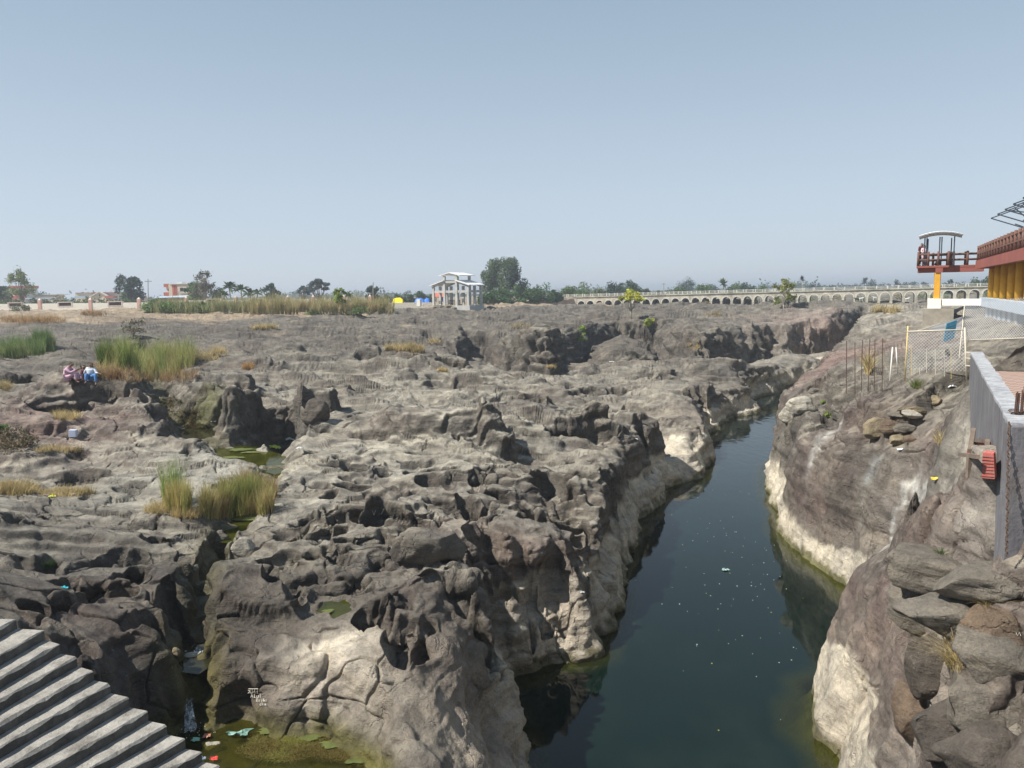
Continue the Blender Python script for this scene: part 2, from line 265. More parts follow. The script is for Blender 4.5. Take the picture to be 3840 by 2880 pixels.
for q, p in zip(PITS+EX, hp):
    big = 1.0+max(0, (p[1]-30)/60) if q in EX else 1.0
    rx, ry, dp = q[2]*big, q[3]*big, q[4]*big
    r0 = math.hypot(p[0], p[1]); u0 = math.atan2(p[0], p[1]); m_ = max(rx, ry)*2.2
    i0 = np.searchsorted(vg, math.log(max(r0-m_, RMIN))); i1 = np.searchsorted(vg, math.log(r0+m_))+1
    j0 = max(0, int((u0-m_/r0+UMAX)/(2*UMAX)*(NU-1))-1); j1 = min(NU, int((u0+m_/r0+UMAX)/(2*UMAX)*(NU-1))+2)
    if i1-i0 < 2 or j1-j0 < 2: continue
    sl_ = (slice(i0, i1), slice(j0, j1))
    dx = pw_x[sl_]-p[0]; dy = pw_y[sl_]-p[1]
    e = np.sqrt((dx/rx)**2+(dy/ry)**2); an_ = np.arctan2(dy/ry, dx/rx); e = e*(1+.16*np.sin(2*an_+q[0])+.10*np.sin(3*an_+q[1])+.05*np.sin(5*an_+q[0]*2))
    bowl = dp*(1-sstep(.72, 1.12, e))*(1-.25*(1-np.clip(e, 0, 1)**2)*-1)
    H[sl_] = H[sl_]-np.where(sdW[sl_] < 0, 0, bowl)+.08*dp*np.exp(-((e-1.15)/.15)**2)
# ---- raised blocks: px, py, half width, half depth, rise
for px, py, rx, ry, hh in [(1640, 1590, 2.9, 1.3, .75), (1860, 1610, .9, .9, .7), (1190, 1560, 1.0, .7, 1.1), (930, 1560, 1.1, 1.0, 1.0), (820, 1450, 1.6, 2.0, .5), (2000, 1500, 1.2, .8, .5), (1250, 1450, 1.2, .7, .7), (1790, 1440, 2.0, .9, .6), (2080, 1330, 4.5, 3.0, 1.0), (2180, 1600, 1.4, .7, .6), (2400, 1600, 1.4, .7, .5), (2330, 1340, 4.5, 5.0, 1.9), (2700, 1390, 4, 4, .8), (1000, 2230, .9, .7, .5), (1650, 2040, .8, .35, .1), (3130, 1480, 2.2, 1.5, .5), (3250, 1570, 1.6, .8, .5), (580, 1560, 1.6, .8, .5), (290, 1450, 2.4, .9, .35)]:
    p = hit(px, py); e = np.maximum(np.abs(pw_x-p[0])/rx, np.abs(pw_y-p[1])/ry)*.6+.4*np.hypot((pw_x-p[0])/rx, (pw_y-p[1])/ry)
    H = H+np.where(sdW > 0, hh*(1-sstep(.8, 1.15, e)), 0)*(1 if hh > 0 else 0)
# keep the ground below the stairs
ST_PX = [(61, 2321), (165, 2363), (223, 2415), (287, 2462), (350, 2515), (414, 2563), (482, 2615), (555, 2666), (625, 2718), (693, 2770), (757, 2819), (823, 2871), (890, 2925), (955, 2978)]
STZ0, RISE = -4.25, .135
ST_A = [onz(a, b, STZ0-RISE*i) for i, (a, b) in enumerate(ST_PX)]
ST_B = []
for i, (a, b) in enumerate(ST_PX):
    q = onz(a-200, b+114, STZ0-RISE*i)-ST_A[i]; q = q/np.linalg.norm(q[:2]); ST_B.append(ST_A[i]+q*7.0)
_sp = [tuple(p[:2]) for p in ST_A]+[tuple(p[:2]) for p in ST_B[::-1]]+[(ST_A[0][0]-6, ST_A[0][1]-7), (ST_A[0][0]-6, ST_A[0][1]+.2)]
sdS = poly_sd(_sp, X, Y); ax0, ax1 = ST_A[0], ST_A[-1]
tS = np.clip(((X-ax0[0])*(ax1[0]-ax0[0])+(Y-ax0[1])*(ax1[1]-ax0[1]))/((ax1[0]-ax0[0])**2+(ax1[1]-ax0[1])**2), 0, 1)
H = np.where(sdS < .1, np.minimum(H, STZ0-RISE*(len(ST_A)-1)*tS-.35), H)
H = np.where((sdS >= .1) & (sdS < 1.3), np.minimum(H, STZ0-RISE*(len(ST_A)-1)*tS-.15+.1*N1+(sdS-.1)*.6), H)
def blur(A, k):
    for ax_ in (0, 1):
        A = np.moveaxis(A, ax_, 0); pd = np.concatenate([np.repeat(A[:1], k, 0), A, np.repeat(A[-1:], k, 0)]).astype(np.float64); c_ = np.cumsum(pd, 0)
        c_ = np.concatenate([np.zeros_like(c_[:1]), c_]); A = ((c_[2*k+1:]-c_[:-2*k-1])/(2*k+1)).astype(f4); A = np.moveaxis(A, 0, ax_)
    return A
W0 = onz(3787, 1585, -1.9); W1 = onz(3640, 1318, -1.9); wd = (W1-W0)[:2]; wl = np.linalg.norm(wd); wd /= wl; wn = np.array([wd[1], -wd[0]])      # the parapet's line, and outward to its right
_tp = [tuple(W0[:2]+wn*.1-wd*1.5), tuple(W1[:2]+wn*.1-wd*.1), tuple(W1[:2]+wn*7.2-wd*.1), tuple(W0[:2]+wn*7.2-wd*1.5)]
sdT = poly_sd(_tp, X, Y); H = np.where(sdT < 0, np.minimum(H, -2.95), H)
H = blur(H, 1)
HMAC = H.copy()
# ---- fine mesh: rows crowd where the surface is steep
MU, MV = int(1500*QF), int(1700*QF)
dv = np.diff(vg); zr = H/RR
ang = np.abs(np.diff(np.arctan(zr), axis=0))                  # how much picture height each step covers
de = ang*1.0+.35*np.abs(np.diff(H, axis=0))/RR[1:]+dv[:, None]*.05
for k_ in (30, 30):
    pad = np.pad(de, ((0, 0), (k_+1, k_)), mode='edge').astype(np.float64); cs = np.cumsum(pad, axis=1); de = (cs[:, 2*k_+1:]-cs[:, :-2*k_-1])/(2*k_+1)
cum = np.vstack([np.zeros(NU), np.cumsum(de, axis=0)]); cum /= cum[-1]
uf = np.linspace(0, NU-1, MU); tgt = np.linspace(0, 1, MV)
FV = np.empty((MV, NU), f4)
idx = np.arange(NV)
for j in range(NU): FV[:, j] = np.interp(tgt, cum[:, j], idx)
jj = np.clip(np.floor(uf).astype(int), 0, NU-2); bb = (uf-jj).astype(f4)
FVf = FV[:, jj]*(1-bb)+FV[:, jj+1]*bb
FUf = np.broadcast_to(uf.astype(f4), FVf.shape)
def S_(A): return bil(A, FUf, FVf).astype(f4)
uu = -UMAX+FUf/(NU-1)*2*UMAX; vv = vg[0]+FVf/(NV-1)*(vg[-1]-vg[0])
rr = np.exp(vv); x = (rr*np.sin(uu)).astype(f4); y = (rr*np.cos(uu)).astype(f4); z = S_(H)
def normals(x, y, z):
    P_ = np.stack([x, y, z], -1); a = np.gradient(P_, axis=1); b = np.gradient(P_, axis=0)
    n = np.cross(a, b); n /= np.linalg.norm(n, axis=-1, keepdims=True)+1e-9; return n
nr = normals(x, y, z)
for _i in range(2): nr = blur(nr, 4)
nr /= np.linalg.norm(nr, axis=-1, keepdims=True)+1e-9
XFf = x/np.clip(rr/45, 1, 2.6)
l2 = fbm(XFf/4.6, y/2.6, z*0, 3, 18, .42)*.85; q2 = l2/.25; qf2 = q2-np.floor(q2); ea = np.clip(.68-(rr-20)/90*.45, .32, .68); t2 = (np.floor(q2)+sstep(0, 1, (qf2-ea)/(1-ea)))*.25
l3 = fbm(XFf/1.9+5, y/1.3, z*0, 2, 19, .35)*.28; q3 = l3/.10; t3 = (np.floor(q3)+sstep(0, 1, ((q3-np.floor(q3))-ea*.8)/(1-ea*.8)))*.10
zfl = sstep(.0, 2.0, S_(sdW))*np.clip(nr[..., 2]*1.6-.6, 0, 1)*sstep(.1, .8, S_(sdS))*sstep(330, 200, rr)
AM = S_(amp)
z = z+zfl*(.35+.75*AM)*(.95*t2*(.25+.75*sstep(13, 26, rr))+.55*t3*sstep(22, 40, rr))
nr = blur(normals(x, y, z), 3); nr = blur(nr, 3); nr /= np.linalg.norm(nr, axis=-1, keepdims=True)+1e-9
AM = S_(amp); SW = S_(sdW); RRf = rr.astype(f4)
stf = np.clip((1-nr[..., 2])*1.6, 0, 1)                       # steepness
# deep scalloped flutes on steep faces, shallower dishes on the flats
far = np.clip(RRf/28, .8, 3.2)
ax = x+.25*fbm(x/1.1, y/1.1, z/1.1, 2, 61); ay = y+.25*fbm(x/1.1, y/1.1, z/1.1, 2, 62); az = z+.2*fbm(x/1.1, y/1.1, z/1.1, 2, 63)
f1, f2, _ = cells(ax/.95, ay/.95, az/1.7, 9)
sc1 = (f1-.55)
f1b, f2b, _ = cells(ax/.42+3, ay/.42, az/.6, 12)
sc2 = (f1b-.5)
big = fbm(x/3.2, y/3.2, z/2.2, 3, 70)
smoothR = S_(field([(3300, 1850, 1.0), (3100, 1900, 1.0), (3500, 1900, 1.0), (3250, 2200, .9), (1250, 2500, .6), (1700, 2700, .5), (300, 1900, .9), (1300, 1700, .85), (500, 1850, .9), (100, 2300, .6),
                    (300, 2420, .8), (560, 2500, .75), (900, 2280, .5), (150, 2150, .6), (2000, 2100, .1), (2300, 1800, .1), (1500, 2000, .35), (500, 2200, .45), (1500, 1300, .2), (300, 1500, .2), (3600, 2500, .7), (3300, 2600, .5), (2500, 1300, 0), (3400, 1500, .4)]))
wet = sstep(.0, .5, z-ZW)
roug = (1-.8*smoothR)
disp = roug*(stf*.60+.05)*sc1*.8+roug*(stf*.22+.03)*sc2*.4+(stf*.45+.03)*big*.5*(1-.5*smoothR)
# bedding: thin ledges that weather back, crossing every face
zz = z+.18*fbm(x/2.5, y/2.5, z/2.5, 3, 80)
bz = (zz+.35*noise(x/6, y/6, z/1.1, 83))/.42; bq = bz-np.floor(bz)
hard = noise(x/4, y/4, np.floor(bz)*1.7, 81)
bed = (sstep(0, .18, bq)*sstep(1, .8, bq)-.6)*.05*(1+hard)+hard*.09
disp = disp+S_(LIP)*.5*stf*roug*np.clip(RRf/30, .7, 2.0)*sstep(0, 2.5, SW)
disp = disp-.55*np.exp(-((z-ZW-1.9)/.75)**2)*stf*roug*sstep(3.5, 1.0, SW)*sstep(-.3, .3, fbm(x/3, y/3, z*0, 2, 88))
disp = disp+bed*stf*roug*np.clip(AM, .3, 1)
# crumbly grain
disp = disp+.022*fbm(x/.4, y/.4, z/.4, 3, 90, .55)*(.4+AM)*(.5+stf)+.05*fbm(x/1.3, y/1.3, z/.7, 3, 91)*(.3+AM)*(.5+stf)
# cracks
cx_, cy_ = x+.35*fbm(x/1.5, y/1.5, z/1.5, 3, 95), y+.35*fbm(x/1.5, y/1.5, z/1.5, 3, 96)
k1, k2, _ = cells(cx_/2.2, cy_/1.5, z/2.0, 21)
crk = np.exp(-((k2-k1)/.018)**2)*(noise(x/3, y/3, z/3, 97) > -.05)
disp = disp-crk*.10
disp = disp*sstep(-1.5, .2, SW)*(.15+.85*sstep(-.1, .5, S_(sdS)))
disp = disp+stf*roug*far*(.16*fbm(x/(1.3*far), y/(1.3*far), z/.55, 3, 84)+.13*noise(x/(5*far), y/(5*far), z/.38, 85))
disp = np.where(RRf > 60, disp*1.15, disp)
hd = np.stack([nr[..., 0], nr[..., 1], nr[..., 2]*1.0], -1)
fadeout = sstep(330, 170, RRf)*sstep(5.5, 7, RRf)
x = x+hd[..., 0]*disp*fadeout; y = y+hd[..., 1]*disp*fadeout; z = z+hd[..., 2]*disp*fadeout
z = z-.0*z
nr2 = normals(x, y, z)
# ------------------------------------------------------------------ materials
def newmat(name):
    m = bpy.data.materials.new(name); m.use_nodes = True; t = m.node_tree
    return m, t, t.nodes['Principled BSDF']
def nd(t, typ, **k):
    n = t.nodes.new(typ)
    for a, b in k.items(): setattr(n, a, b)
    return n
def lk(t, a, b): t.links.new(a, b)
def noiseN(t, scale, detail=6, rough=.6, vec=None, dist=0):
    n = nd(t, 'ShaderNodeTexNoise'); n.inputs['Scale'].default_value = scale; n.inputs['Detail'].default_value = detail
    n.inputs['Roughness'].default_value = rough; n.inputs['Distortion'].default_value = dist
    if vec is not None: lk(t, vec, n.inputs['Vector'])
    return n
def rampN(t, fac, stops):
    r = nd(t, 'ShaderNodeValToRGB'); lk(t, fac, r.inputs[0]); e = r.color_ramp.elements
    while len(e) > len(stops): e.remove(e[-1])
    while len(e) < len(stops): e.new(.5)
    for q, (p, c) in zip(e, stops): q.position = p; q.color = (*c, 1) if len(c) == 3 else c
    return r
def mixN(t, fac, a, b, mode='MIX'):
    m = nd(t, 'ShaderNodeMix', data_type='RGBA', blend_type=mode)
    for s, v in ((m.inputs[0], fac), (m.inputs[6], a), (m.inputs[7], b)):
        if isinstance(v, bpy.types.NodeSocket): lk(t, v, s)
        elif isinstance(v, (int, float)): s.default_value = v
        else: s.default_value = (*v, 1)
    return m.outputs[2]
def mathN(t, op, a, b=None, c=None):
    m = nd(t, 'ShaderNodeMath', operation=op)
    for i, v in enumerate((a, b, c)):
        if v is None: continue
        if isinstance(v, bpy.types.NodeSocket): lk(t, v, m.inputs[i])
        else: m.inputs[i].default_value = v
    return m.outputs[0]
def bumpN(t, h, strength, dist, nrm=None):
    b = nd(t, 'ShaderNodeBump'); b.inputs['Strength'].default_value = strength; b.inputs['Distance'].default_value = dist
    lk(t, h, b.inputs['Height'])
    if nrm is not None: lk(t, nrm, b.inputs['Normal'])
    return b.outputs[0]
def attrN(t, name):
    a = nd(t, 'ShaderNodeAttribute'); a.attribute_name = name; return a

def rock_material(colr=None, name='eroded basalt'):
    m, t, p = newmat(name)
    geo = nd(t, 'ShaderNodeNewGeometry'); pos = geo.outputs['Position']
    if colr: rgb = nd(t, 'ShaderNodeRGB'); rgb.outputs[0].default_value = (*colr, 1); base = rgb.outputs[0]
    else: base = attrN(t, 'tint').outputs['Color']
    n1 = noiseN(t, .55, 5, .6, pos); n2 = noiseN(t, 4.0, 8, .7, pos); n3 = noiseN(t, 28, 6, .75, pos)
    v1 = rampN(t, n1.outputs['Fac'], [(.3, (.72, .72, .74)), (.7, (1.22, 1.2, 1.15))])
    v2 = rampN(t, n2.outputs['Fac'], [(.28, (.62, .6, .6)), (.5, (1, 1, 1)), (.75, (1.3, 1.28, 1.22))])
    v3 = rampN(t, n3.outputs['Fac'], [(.3, (.72, .72, .72)), (.6, (1.1, 1.1, 1.1))])
    ms = nd(t, 'ShaderNodeMapping'); ms.inputs['Scale'].default_value = (.55, .55, 5.5); lk(t, pos, ms.inputs['Vector']); ns = noiseN(t, 1.0, 7, .68, ms.outputs[0], .6)
    vs_ = rampN(t, ns.outputs['Fac'], [(.33, (.66, .64, .62)), (.5, (1, 1, 1)), (.68, (1.22, 1.2, 1.17))]); base = mixN(t, .5, base, vs_.outputs[0], 'MULTIPLY')
    mh = nd(t, 'ShaderNodeMapping'); mh.inputs['Scale'].default_value = (.7, 1.3, 1.3); lk(t, pos, mh.inputs['Vector']); nh = noiseN(t, 1.1, 8, .66, mh.outputs[0], .4)
    vh = rampN(t, nh.outputs['Fac'], [(.36, (.62, .60, .58)), (.48, (1, 1, 1)), (.70, (1.25, 1.23, 1.19))]); base = mixN(t, .75, base, vh.outputs[0], 'MULTIPLY')
    c = mixN(t, 1.0, base, v1.outputs[0], 'MULTIPLY'); c = mixN(t, .85, c, v2.outputs[0], 'MULTIPLY'); c = mixN(t, .8, c, v3.outputs[0], 'MULTIPLY')
    # pale lichen and droppings flecks
    sp = noiseN(t, 16, 3, .6, pos); sm = noiseN(t, 1.1, 3, .6, pos)
    fl = mathN(t, 'MULTIPLY', rampN(t, sp.outputs['Fac'], [(.64, (0, 0, 0)), (.70, (1, 1, 1))]).outputs[0], rampN(t, sm.outputs['Fac'], [(.5, (0, 0, 0)), (.68, (.7, .7, .7))]).outputs[0])
    c = mixN(t, fl, c, (.42, .40, .36))
    lk(t, c, p.inputs['Base Color'])
    vr = nd(t, 'ShaderNodeTexVoronoi'); vr.inputs['Scale'].default_value = 9; lk(t, pos, vr.inputs['Vector'])
    h = mathN(t, 'ADD', mathN(t, 'MULTIPLY', n2.outputs['Fac'], 1.0), mathN(t, 'MULTIPLY', n3.outputs['Fac'], .22))
    h = mathN(t, 'ADD', h, mathN(t, 'MULTIPLY', vr.outputs['Distance'], .12))
    wn_ = noiseN(t, 1.3, 4, .6, pos); wv = nd(t, 'ShaderNodeVectorMath', operation='MULTIPLY_ADD'); lk(t, wn_.outputs['Color'], wv.inputs[0]); wv.inputs[1].default_value = (1.1, 1.1, 1.1); lk(t, pos, wv.inputs[2])
    ve = nd(t, 'ShaderNodeTexVoronoi', feature='DISTANCE_TO_EDGE'); ve.inputs['Scale'].default_value = .85; lk(t, wv.outputs[0], ve.inputs['Vector'])
    gate = rampN(t, noiseN(t, .7, 3, .6, pos).outputs['Fac'], [(.48, (0, 0, 0)), (.58, (1, 1, 1))]).outputs[0]
    ck = mathN(t, 'MULTIPLY', rampN(t, ve.outputs['Distance'], [(.0, (1, 1, 1)), (.022, (0, 0, 0))]).outputs[0], gate)
    h = mathN(t, 'SUBTRACT', h, mathN(t, 'MULTIPLY', ck, .5))
    b0 = bumpN(t, mathN(t, 'ADD', mathN(t, 'MULTIPLY', ns.outputs['Fac'], .5), nh.outputs['Fac']), .7, .45)
    b1 = bumpN(t, noiseN(t, 2.2, 9, .72, pos, .3).outputs['Fac'], .55, .30, b0)
    lk(t, bumpN(t, h, .8, .14, b1), p.inputs['Normal'])
    wt = attrN(t, 'wet').outputs['Fac']
    r = mathN(t, 'MULTIPLY_ADD', n2.outputs['Fac'], .25, .62); r = mathN(t, 'SUBTRACT', r, mathN(t, 'MULTIPLY', wt, .4))
    lk(t, r, p.inputs['Roughness']); p.inputs['Specular IOR Level'].default_value = .35
    return m
M_rock = rock_material()

# ---- rock colour carried by the mesh: geology, shade on steep faces, waterline bleaching, algae
def lin(r, g, b): return tuple(((v/255)/12.92 if v/255 <= .04045 else ((v/255+.055)/1.055)**2.4) for v in (r, g, b))
def near(px, py, rad, zz_=-6.3):            # soft spot mask in metres
    p = hit(px, py, HMAC); return np.exp(-(((x-p[0])**2+(y-p[1])**2)/rad**2))
tn = fbm(x/5, y/5, z/3, 3, 120); tn2 = fbm(x/1.5, y/1.5, z*1.2, 3, 121)
col = np.empty(x.shape+(3,), f4); col[:] = (.096, .085, .071)
def blend(mask, c): 
    global col
    mk = np.clip(mask, 0, 1)[..., None].astype(f4); col = col*(1-mk)+np.array(c, f4)*mk
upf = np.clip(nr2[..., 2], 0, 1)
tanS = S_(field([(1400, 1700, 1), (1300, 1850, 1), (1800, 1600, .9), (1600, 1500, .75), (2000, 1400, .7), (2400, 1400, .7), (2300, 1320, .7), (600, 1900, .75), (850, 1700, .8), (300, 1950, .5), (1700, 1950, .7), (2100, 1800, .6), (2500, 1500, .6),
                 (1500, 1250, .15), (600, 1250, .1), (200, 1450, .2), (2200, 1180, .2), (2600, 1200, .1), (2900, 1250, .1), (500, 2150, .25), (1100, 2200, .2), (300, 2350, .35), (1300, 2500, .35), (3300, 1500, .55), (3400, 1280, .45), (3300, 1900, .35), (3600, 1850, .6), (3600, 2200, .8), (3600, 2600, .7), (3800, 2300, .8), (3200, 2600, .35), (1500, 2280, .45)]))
blend(tanS*(.12+.88*sstep(.5, .95, upf)), (.385, .355, .29))  # worn pale tops; steep faces left dark, their shade put into the colour
blend(sstep(.1, .6, tn)*.45, (.145, .118, .095))
blend(sstep(-.1, -.6, tn)*.35, (.20, .178, .14))
blend(sstep(.0, .5, tn2)*.55*(1-.5*tanS), (.075, .060, .053))
blend(sstep(.1, .5, fbm(x/.45, y/.45, z/.3, 3, 122))*.4, (.08, .066, .057))
# purplish rock far off by the bridge and on the right bank
for px, py, rd, a in [(3100, 1235, 9, .8), (3150, 1340, 6, .7), (3040, 1420, 5, .4), (3650, 1800, 3.5, .4), (3450, 1850, 2.4, .25), (3050, 1800, 2.5, .25), (200, 1560, 3.5, .4), (120, 1600, 3.5, .4), (3200, 2700, 1.5, .4), (3080, 2450, 1.2, .35), (1950, 2200, 1.0, .3)]:
    blend(near(px, py, rd)*a*(.6+.6*tn2+.3), (.22, .14, .12))
# bleached band above the water
band = S_(field([(1900, 2750, 2.0), (1600, 2700, 2.2), (2000, 2450, 2.0), (2300, 2350, 2.3), (2330, 2050, 1.6), (2400, 1850, 1.6), (2550, 1750, 1.6), (2680, 1650, 1.7), (2750, 1500, 1.0), (2900, 1480, 1.2), (3100, 1430, 1.6), (3000, 1520, 1.6), (3000, 1900, .7), (3050, 2080, 1.4), (3200, 2250, 1.3), (3050, 2600, 1.9), (3150, 2800, 1.6)], z=-9))
hb = (z-ZW)/(band*1.25)+.22*fbm(x/1.4, y/1.4, z/3.0, 3, 130)
inC = sstep(9, 6, SW)
m_pale = sstep(1.0, .90, hb)*inC*(z > ZW-3)
blend(m_pale*.92, (.70, .63, .50))
blend(sstep(1.9, .9, hb)*.35*inC, (.30, .265, .215))
alg = sstep(.42, .1, (z-ZW)+.25*fbm(x/.5, y/.5, z/.5, 3, 131))*inC
blend(alg*.9, (.10, .095, .03))
blend(sstep(-.1, -.9, z-ZW)*inC, (.045, .05, .018))
# pale wash on the near face, paler foot
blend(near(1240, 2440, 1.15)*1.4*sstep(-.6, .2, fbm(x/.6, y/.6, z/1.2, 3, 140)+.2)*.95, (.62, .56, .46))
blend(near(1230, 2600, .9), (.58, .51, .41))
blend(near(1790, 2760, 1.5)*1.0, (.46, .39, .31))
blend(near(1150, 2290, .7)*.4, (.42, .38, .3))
for px, py, rd in [(700, 1830, 2.5), (900, 1760, 1.6), (1000, 1700, 1.2), (780, 1700, 1.2)]: blend(near(px, py, rd)*.6, (.42, .40, .34))
for px, py, rd, a in [(3750, 1950, 1.3, .7), (3640, 1650, 1.0, .55), (3560, 1750, 1.5, .3), (3300, 2060, 1.2, .3), (3100, 1180, 20, .25), (3350, 1165, 20, .5), (3330, 1190, 8, .7), (1600, 1150, 30, .0)]: blend(near(px, py, rd)*a*(.7+.6*tn2), (.45, .42, .36))
# trickle stains: lines of pale deposit
def stain(pts, wdt, a, c=(.55, .54, .50)):
    global col
    q = [tuple(hit(a_, b_, HMAC)[:2]) for a_, b_ in pts]; d_, T_ = line_d(q, x+.12*tn2, y+.12*tn2)
    blend(np.exp(-(d_/wdt)**2)*a*(.75+.5*fbm(x/.4, y/.4, z/.4, 2, 150)), c)
stain([(3490, 1755), (3430, 1790), (3390, 1850), (3360, 1930), (3340, 2010), (3310, 2080)], .12, .9)
stain([(3150, 1590), (3090, 1640), (3050, 1690)], .2, .8)
stain([(3310, 1720), (3270, 1770), (3250, 1830)], .16, .55, (.42, .44, .42))
stain([(3600, 1530), (3540, 1580), (3480, 1640)], .1, .5, (.42, .38, .32))
col *= (1-.14*sstep(45, 90, RRf)*sstep(-.2, .5, 1-.0*tn))[..., None]        # colour darkens toward the far shelf
for px, py, rd, a in [(1500, 2300, 2.0, .5), (1150, 2550, 1.3, .35), (950, 2350, 1.5, .4), (500, 2400, 2.2, .45), (250, 2250, 2.5, .3), (2000, 2250, 2.5, .4), (3250, 2550, 1.5, .3), (1750, 2100, 2.5, .25)]: blend(near(px, py, rd)*a*(1-near(1245, 2460, .9))*(.8+.5*tn2), (.165, .125, .105))
# sand and dry earth beyond the rock
dirt = sstep(0, 1, (RRf-S_(field([(0, 1250, 118), (500, 1200, 125), (1000, 1200, 112), (1500, 1180, 150), (1900, 1160, 165), (2200, 1160, 225), (2600, 1160, 420), (3000, 1160, 420), (3400, 1160, 420), (3700, 1170, 420)], 4)))/8+.8*fbm(x/9, y/9, z, 3, 160))
blend(dirt*.92, (.27, .21, .145))
sandp = sstep(.38, .6, fbm(x/3.0, y/2.0, z*0, 3, 161))*sstep(.9, .97, upf)*sstep(60, 80, RRf)
blend(sandp*.4, (.34, .27, .18))
# stream bed, moss
sdn, _t = line_d(sp_, x, y); blend(np.exp(-(sdn/.5)**2)*.7, (.10, .09, .035))
blend(near(760, 1560, 1.6)*.85, (.10, .10, .035)); blend(near(745, 2560, .5)*.9, (.16, .135, .04)); blend(near(760, 2680, .45)*.9, (.20, .17, .05))
sdnp = poly_sd(NEARPOOL, x, y); blend(sstep(.5, -.05, sdnp)*sstep(-7.8, -8.3, z)*.95, (.13, .12, .03))
wetA = np.clip(sstep(.35, .05, z-ZW)*inC+np.exp(-(sdn/.35)**2)*.8, 0, 1).astype(f4)
col *= (1+.12*fbm(x/.8, y/.8, z/.8, 3, 170))[..., None]
for px, py, rd, a in [(1500, 2350, 2.2, .4), (1000, 2350, 1.8, .35), (400, 2300, 3.5, .28), (1100, 2500, .8, .2)]: col *= (1-a*near(px, py, rd)*(1-near(1240, 2470, 1.0)))[..., None]      # browner, less bleached rock there
col = np.clip(col*1.24, .01, .8)

def grid_object(name, x, y, z, mat, attrs=(), mask=None):
    h, w_ = x.shape; co = np.stack([x, y, z], -1).reshape(-1, 3).astype(f4)
    a = (np.arange(h-1)[:, None]*w_+np.arange(w_-1)[None]).astype(np.int32)
    if mask is not None:
        mk = mask[:-1, :-1] | mask[1:, :-1] | mask[:-1, 1:] | mask[1:, 1:]; a = a[mk]
    a = a.ravel(); quads = np.stack([a, a+1, a+w_+1, a+w_], 1)
    me = bpy.data.meshes.new(name); me.vertices.add(len(co)); me.vertices.foreach_set('co', co.ravel())
    me.loops.add(quads.size); me.loops.foreach_set('vertex_index', quads.ravel()); me.polygons.add(len(quads))
    me.polygons.foreach_set('loop_start', np.arange(0, quads.size, 4, dtype=np.int32)); me.polygons.foreach_set('use_smooth', np.ones(len(quads), bool))
    for nm, kind, dat in attrs:
        at_ = me.attributes.new(nm, kind, 'POINT')
        if kind == 'FLOAT_COLOR': at_.data.foreach_set('color', np.c_[dat.reshape(-1, 3), np.ones(len(co))].astype(f4).ravel())
        else: at_.data.foreach_set('value', dat.astype(f4).ravel())
    me.update(calc_edges=True); me.materials.append(mat)
    o = bpy.data.objects.new(name, me); C.objects.link(o); return o
def tag(o, label=None, cat=None, group=None, kind=None):
    if label: o['label'] = label
    if cat: o['category'] = cat
    if group: o['group'] = group
    if kind: o['kind'] = kind
    return o
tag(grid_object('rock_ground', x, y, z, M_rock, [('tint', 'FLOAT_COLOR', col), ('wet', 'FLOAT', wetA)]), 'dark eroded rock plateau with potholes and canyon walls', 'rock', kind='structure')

# ---- water of the gorge
def water_material():
    m, t, p = newmat('gorge water'); geo = nd(t, 'ShaderNodeNewGeometry'); pos = geo.outputs['Position']
    dp = attrN(t, 'depth').outputs['Fac']
    n = noiseN(t, .35, 3, .5, pos)
    c = mixN(t, n.outputs['Fac'], (.002, .007, .005), (.004, .012, .009))
    flm = noiseN(t, .16, 6, .7, pos); c = mixN(t, rampN(t, flm.outputs['Fac'], [(.5, (0, 0, 0)), (.75, (.5, .5, .5))]).outputs[0], c, (.018, .028, .018))
    c = mixN(t, mathN(t, 'SUBTRACT', 1.0, dp), c, (.05, .055, .012))
    lk(t, c, p.inputs['Base Color']); p.inputs['Roughness'].default_value = .04; p.inputs['IOR'].default_value = 1.33
    mp = nd(t, 'ShaderNodeMapping'); mp.inputs['Scale'].default_value = (1, .45, 1); lk(t, pos, mp.inputs['Vector'])
    r1 = noiseN(t, 2.2, 3, .5, mp.outputs[0]); r2 = noiseN(t, .5, 2, .5, mp.outputs[0])
    # breeze ruffles the far reach more
    sx = nd(t, 'ShaderNodeSeparateXYZ'); lk(t, pos, sx.inputs[0])
    st = nd(t, 'ShaderNodeMapRange'); st.inputs[1].default_value = 30; st.inputs[2].default_value = 52; st.inputs[3].default_value = .05; st.inputs[4].default_value = .5; lk(t, sx.outputs[1], st.inputs[0])
    b = nd(t, 'ShaderNodeBump'); b.inputs['Distance'].default_value = .035; lk(t, st.outputs[0], b.inputs['Strength'])
    lk(t, mathN(t, 'ADD', r1.outputs['Fac'], r2.outputs['Fac']), b.inputs['Height']); lk(t, b.outputs[0], p.inputs['Normal'])
    tr = nd(t, 'ShaderNodeBsdfTransparent'); tr.inputs[0].default_value = (.62, .66, .30, 1)
    gl = nd(t, 'ShaderNodeBsdfGlossy'); gl.inputs['Roughness'].default_value = .03; lk(t, b.outputs[0], gl.inputs['Normal'])
    fr = nd(t, 'ShaderNodeFresnel'); fr.inputs[0].default_value = 1.33; lk(t, b.outputs[0], fr.inputs['Normal'])
    sh = nd(t, 'ShaderNodeMixShader'); lk(t, fr.outputs[0], sh.inputs[0]); lk(t, tr.outputs[0], sh.inputs[1]); lk(t, gl.outputs[0], sh.inputs[2])
    mx = nd(t, 'ShaderNodeMixShader'); lk(t, rampN(t, dp, [(.05, (.12, .12, .12)), (1.0, (1, 1, 1))]).outputs[0], mx.inputs[0]); lk(t, sh.outputs[0], mx.inputs[1]); lk(t, p.outputs[0], mx.inputs[2])
    lk(t, mx.outputs[0], t.nodes['Material Output'].inputs[0])
    return m
M_water = water_material()
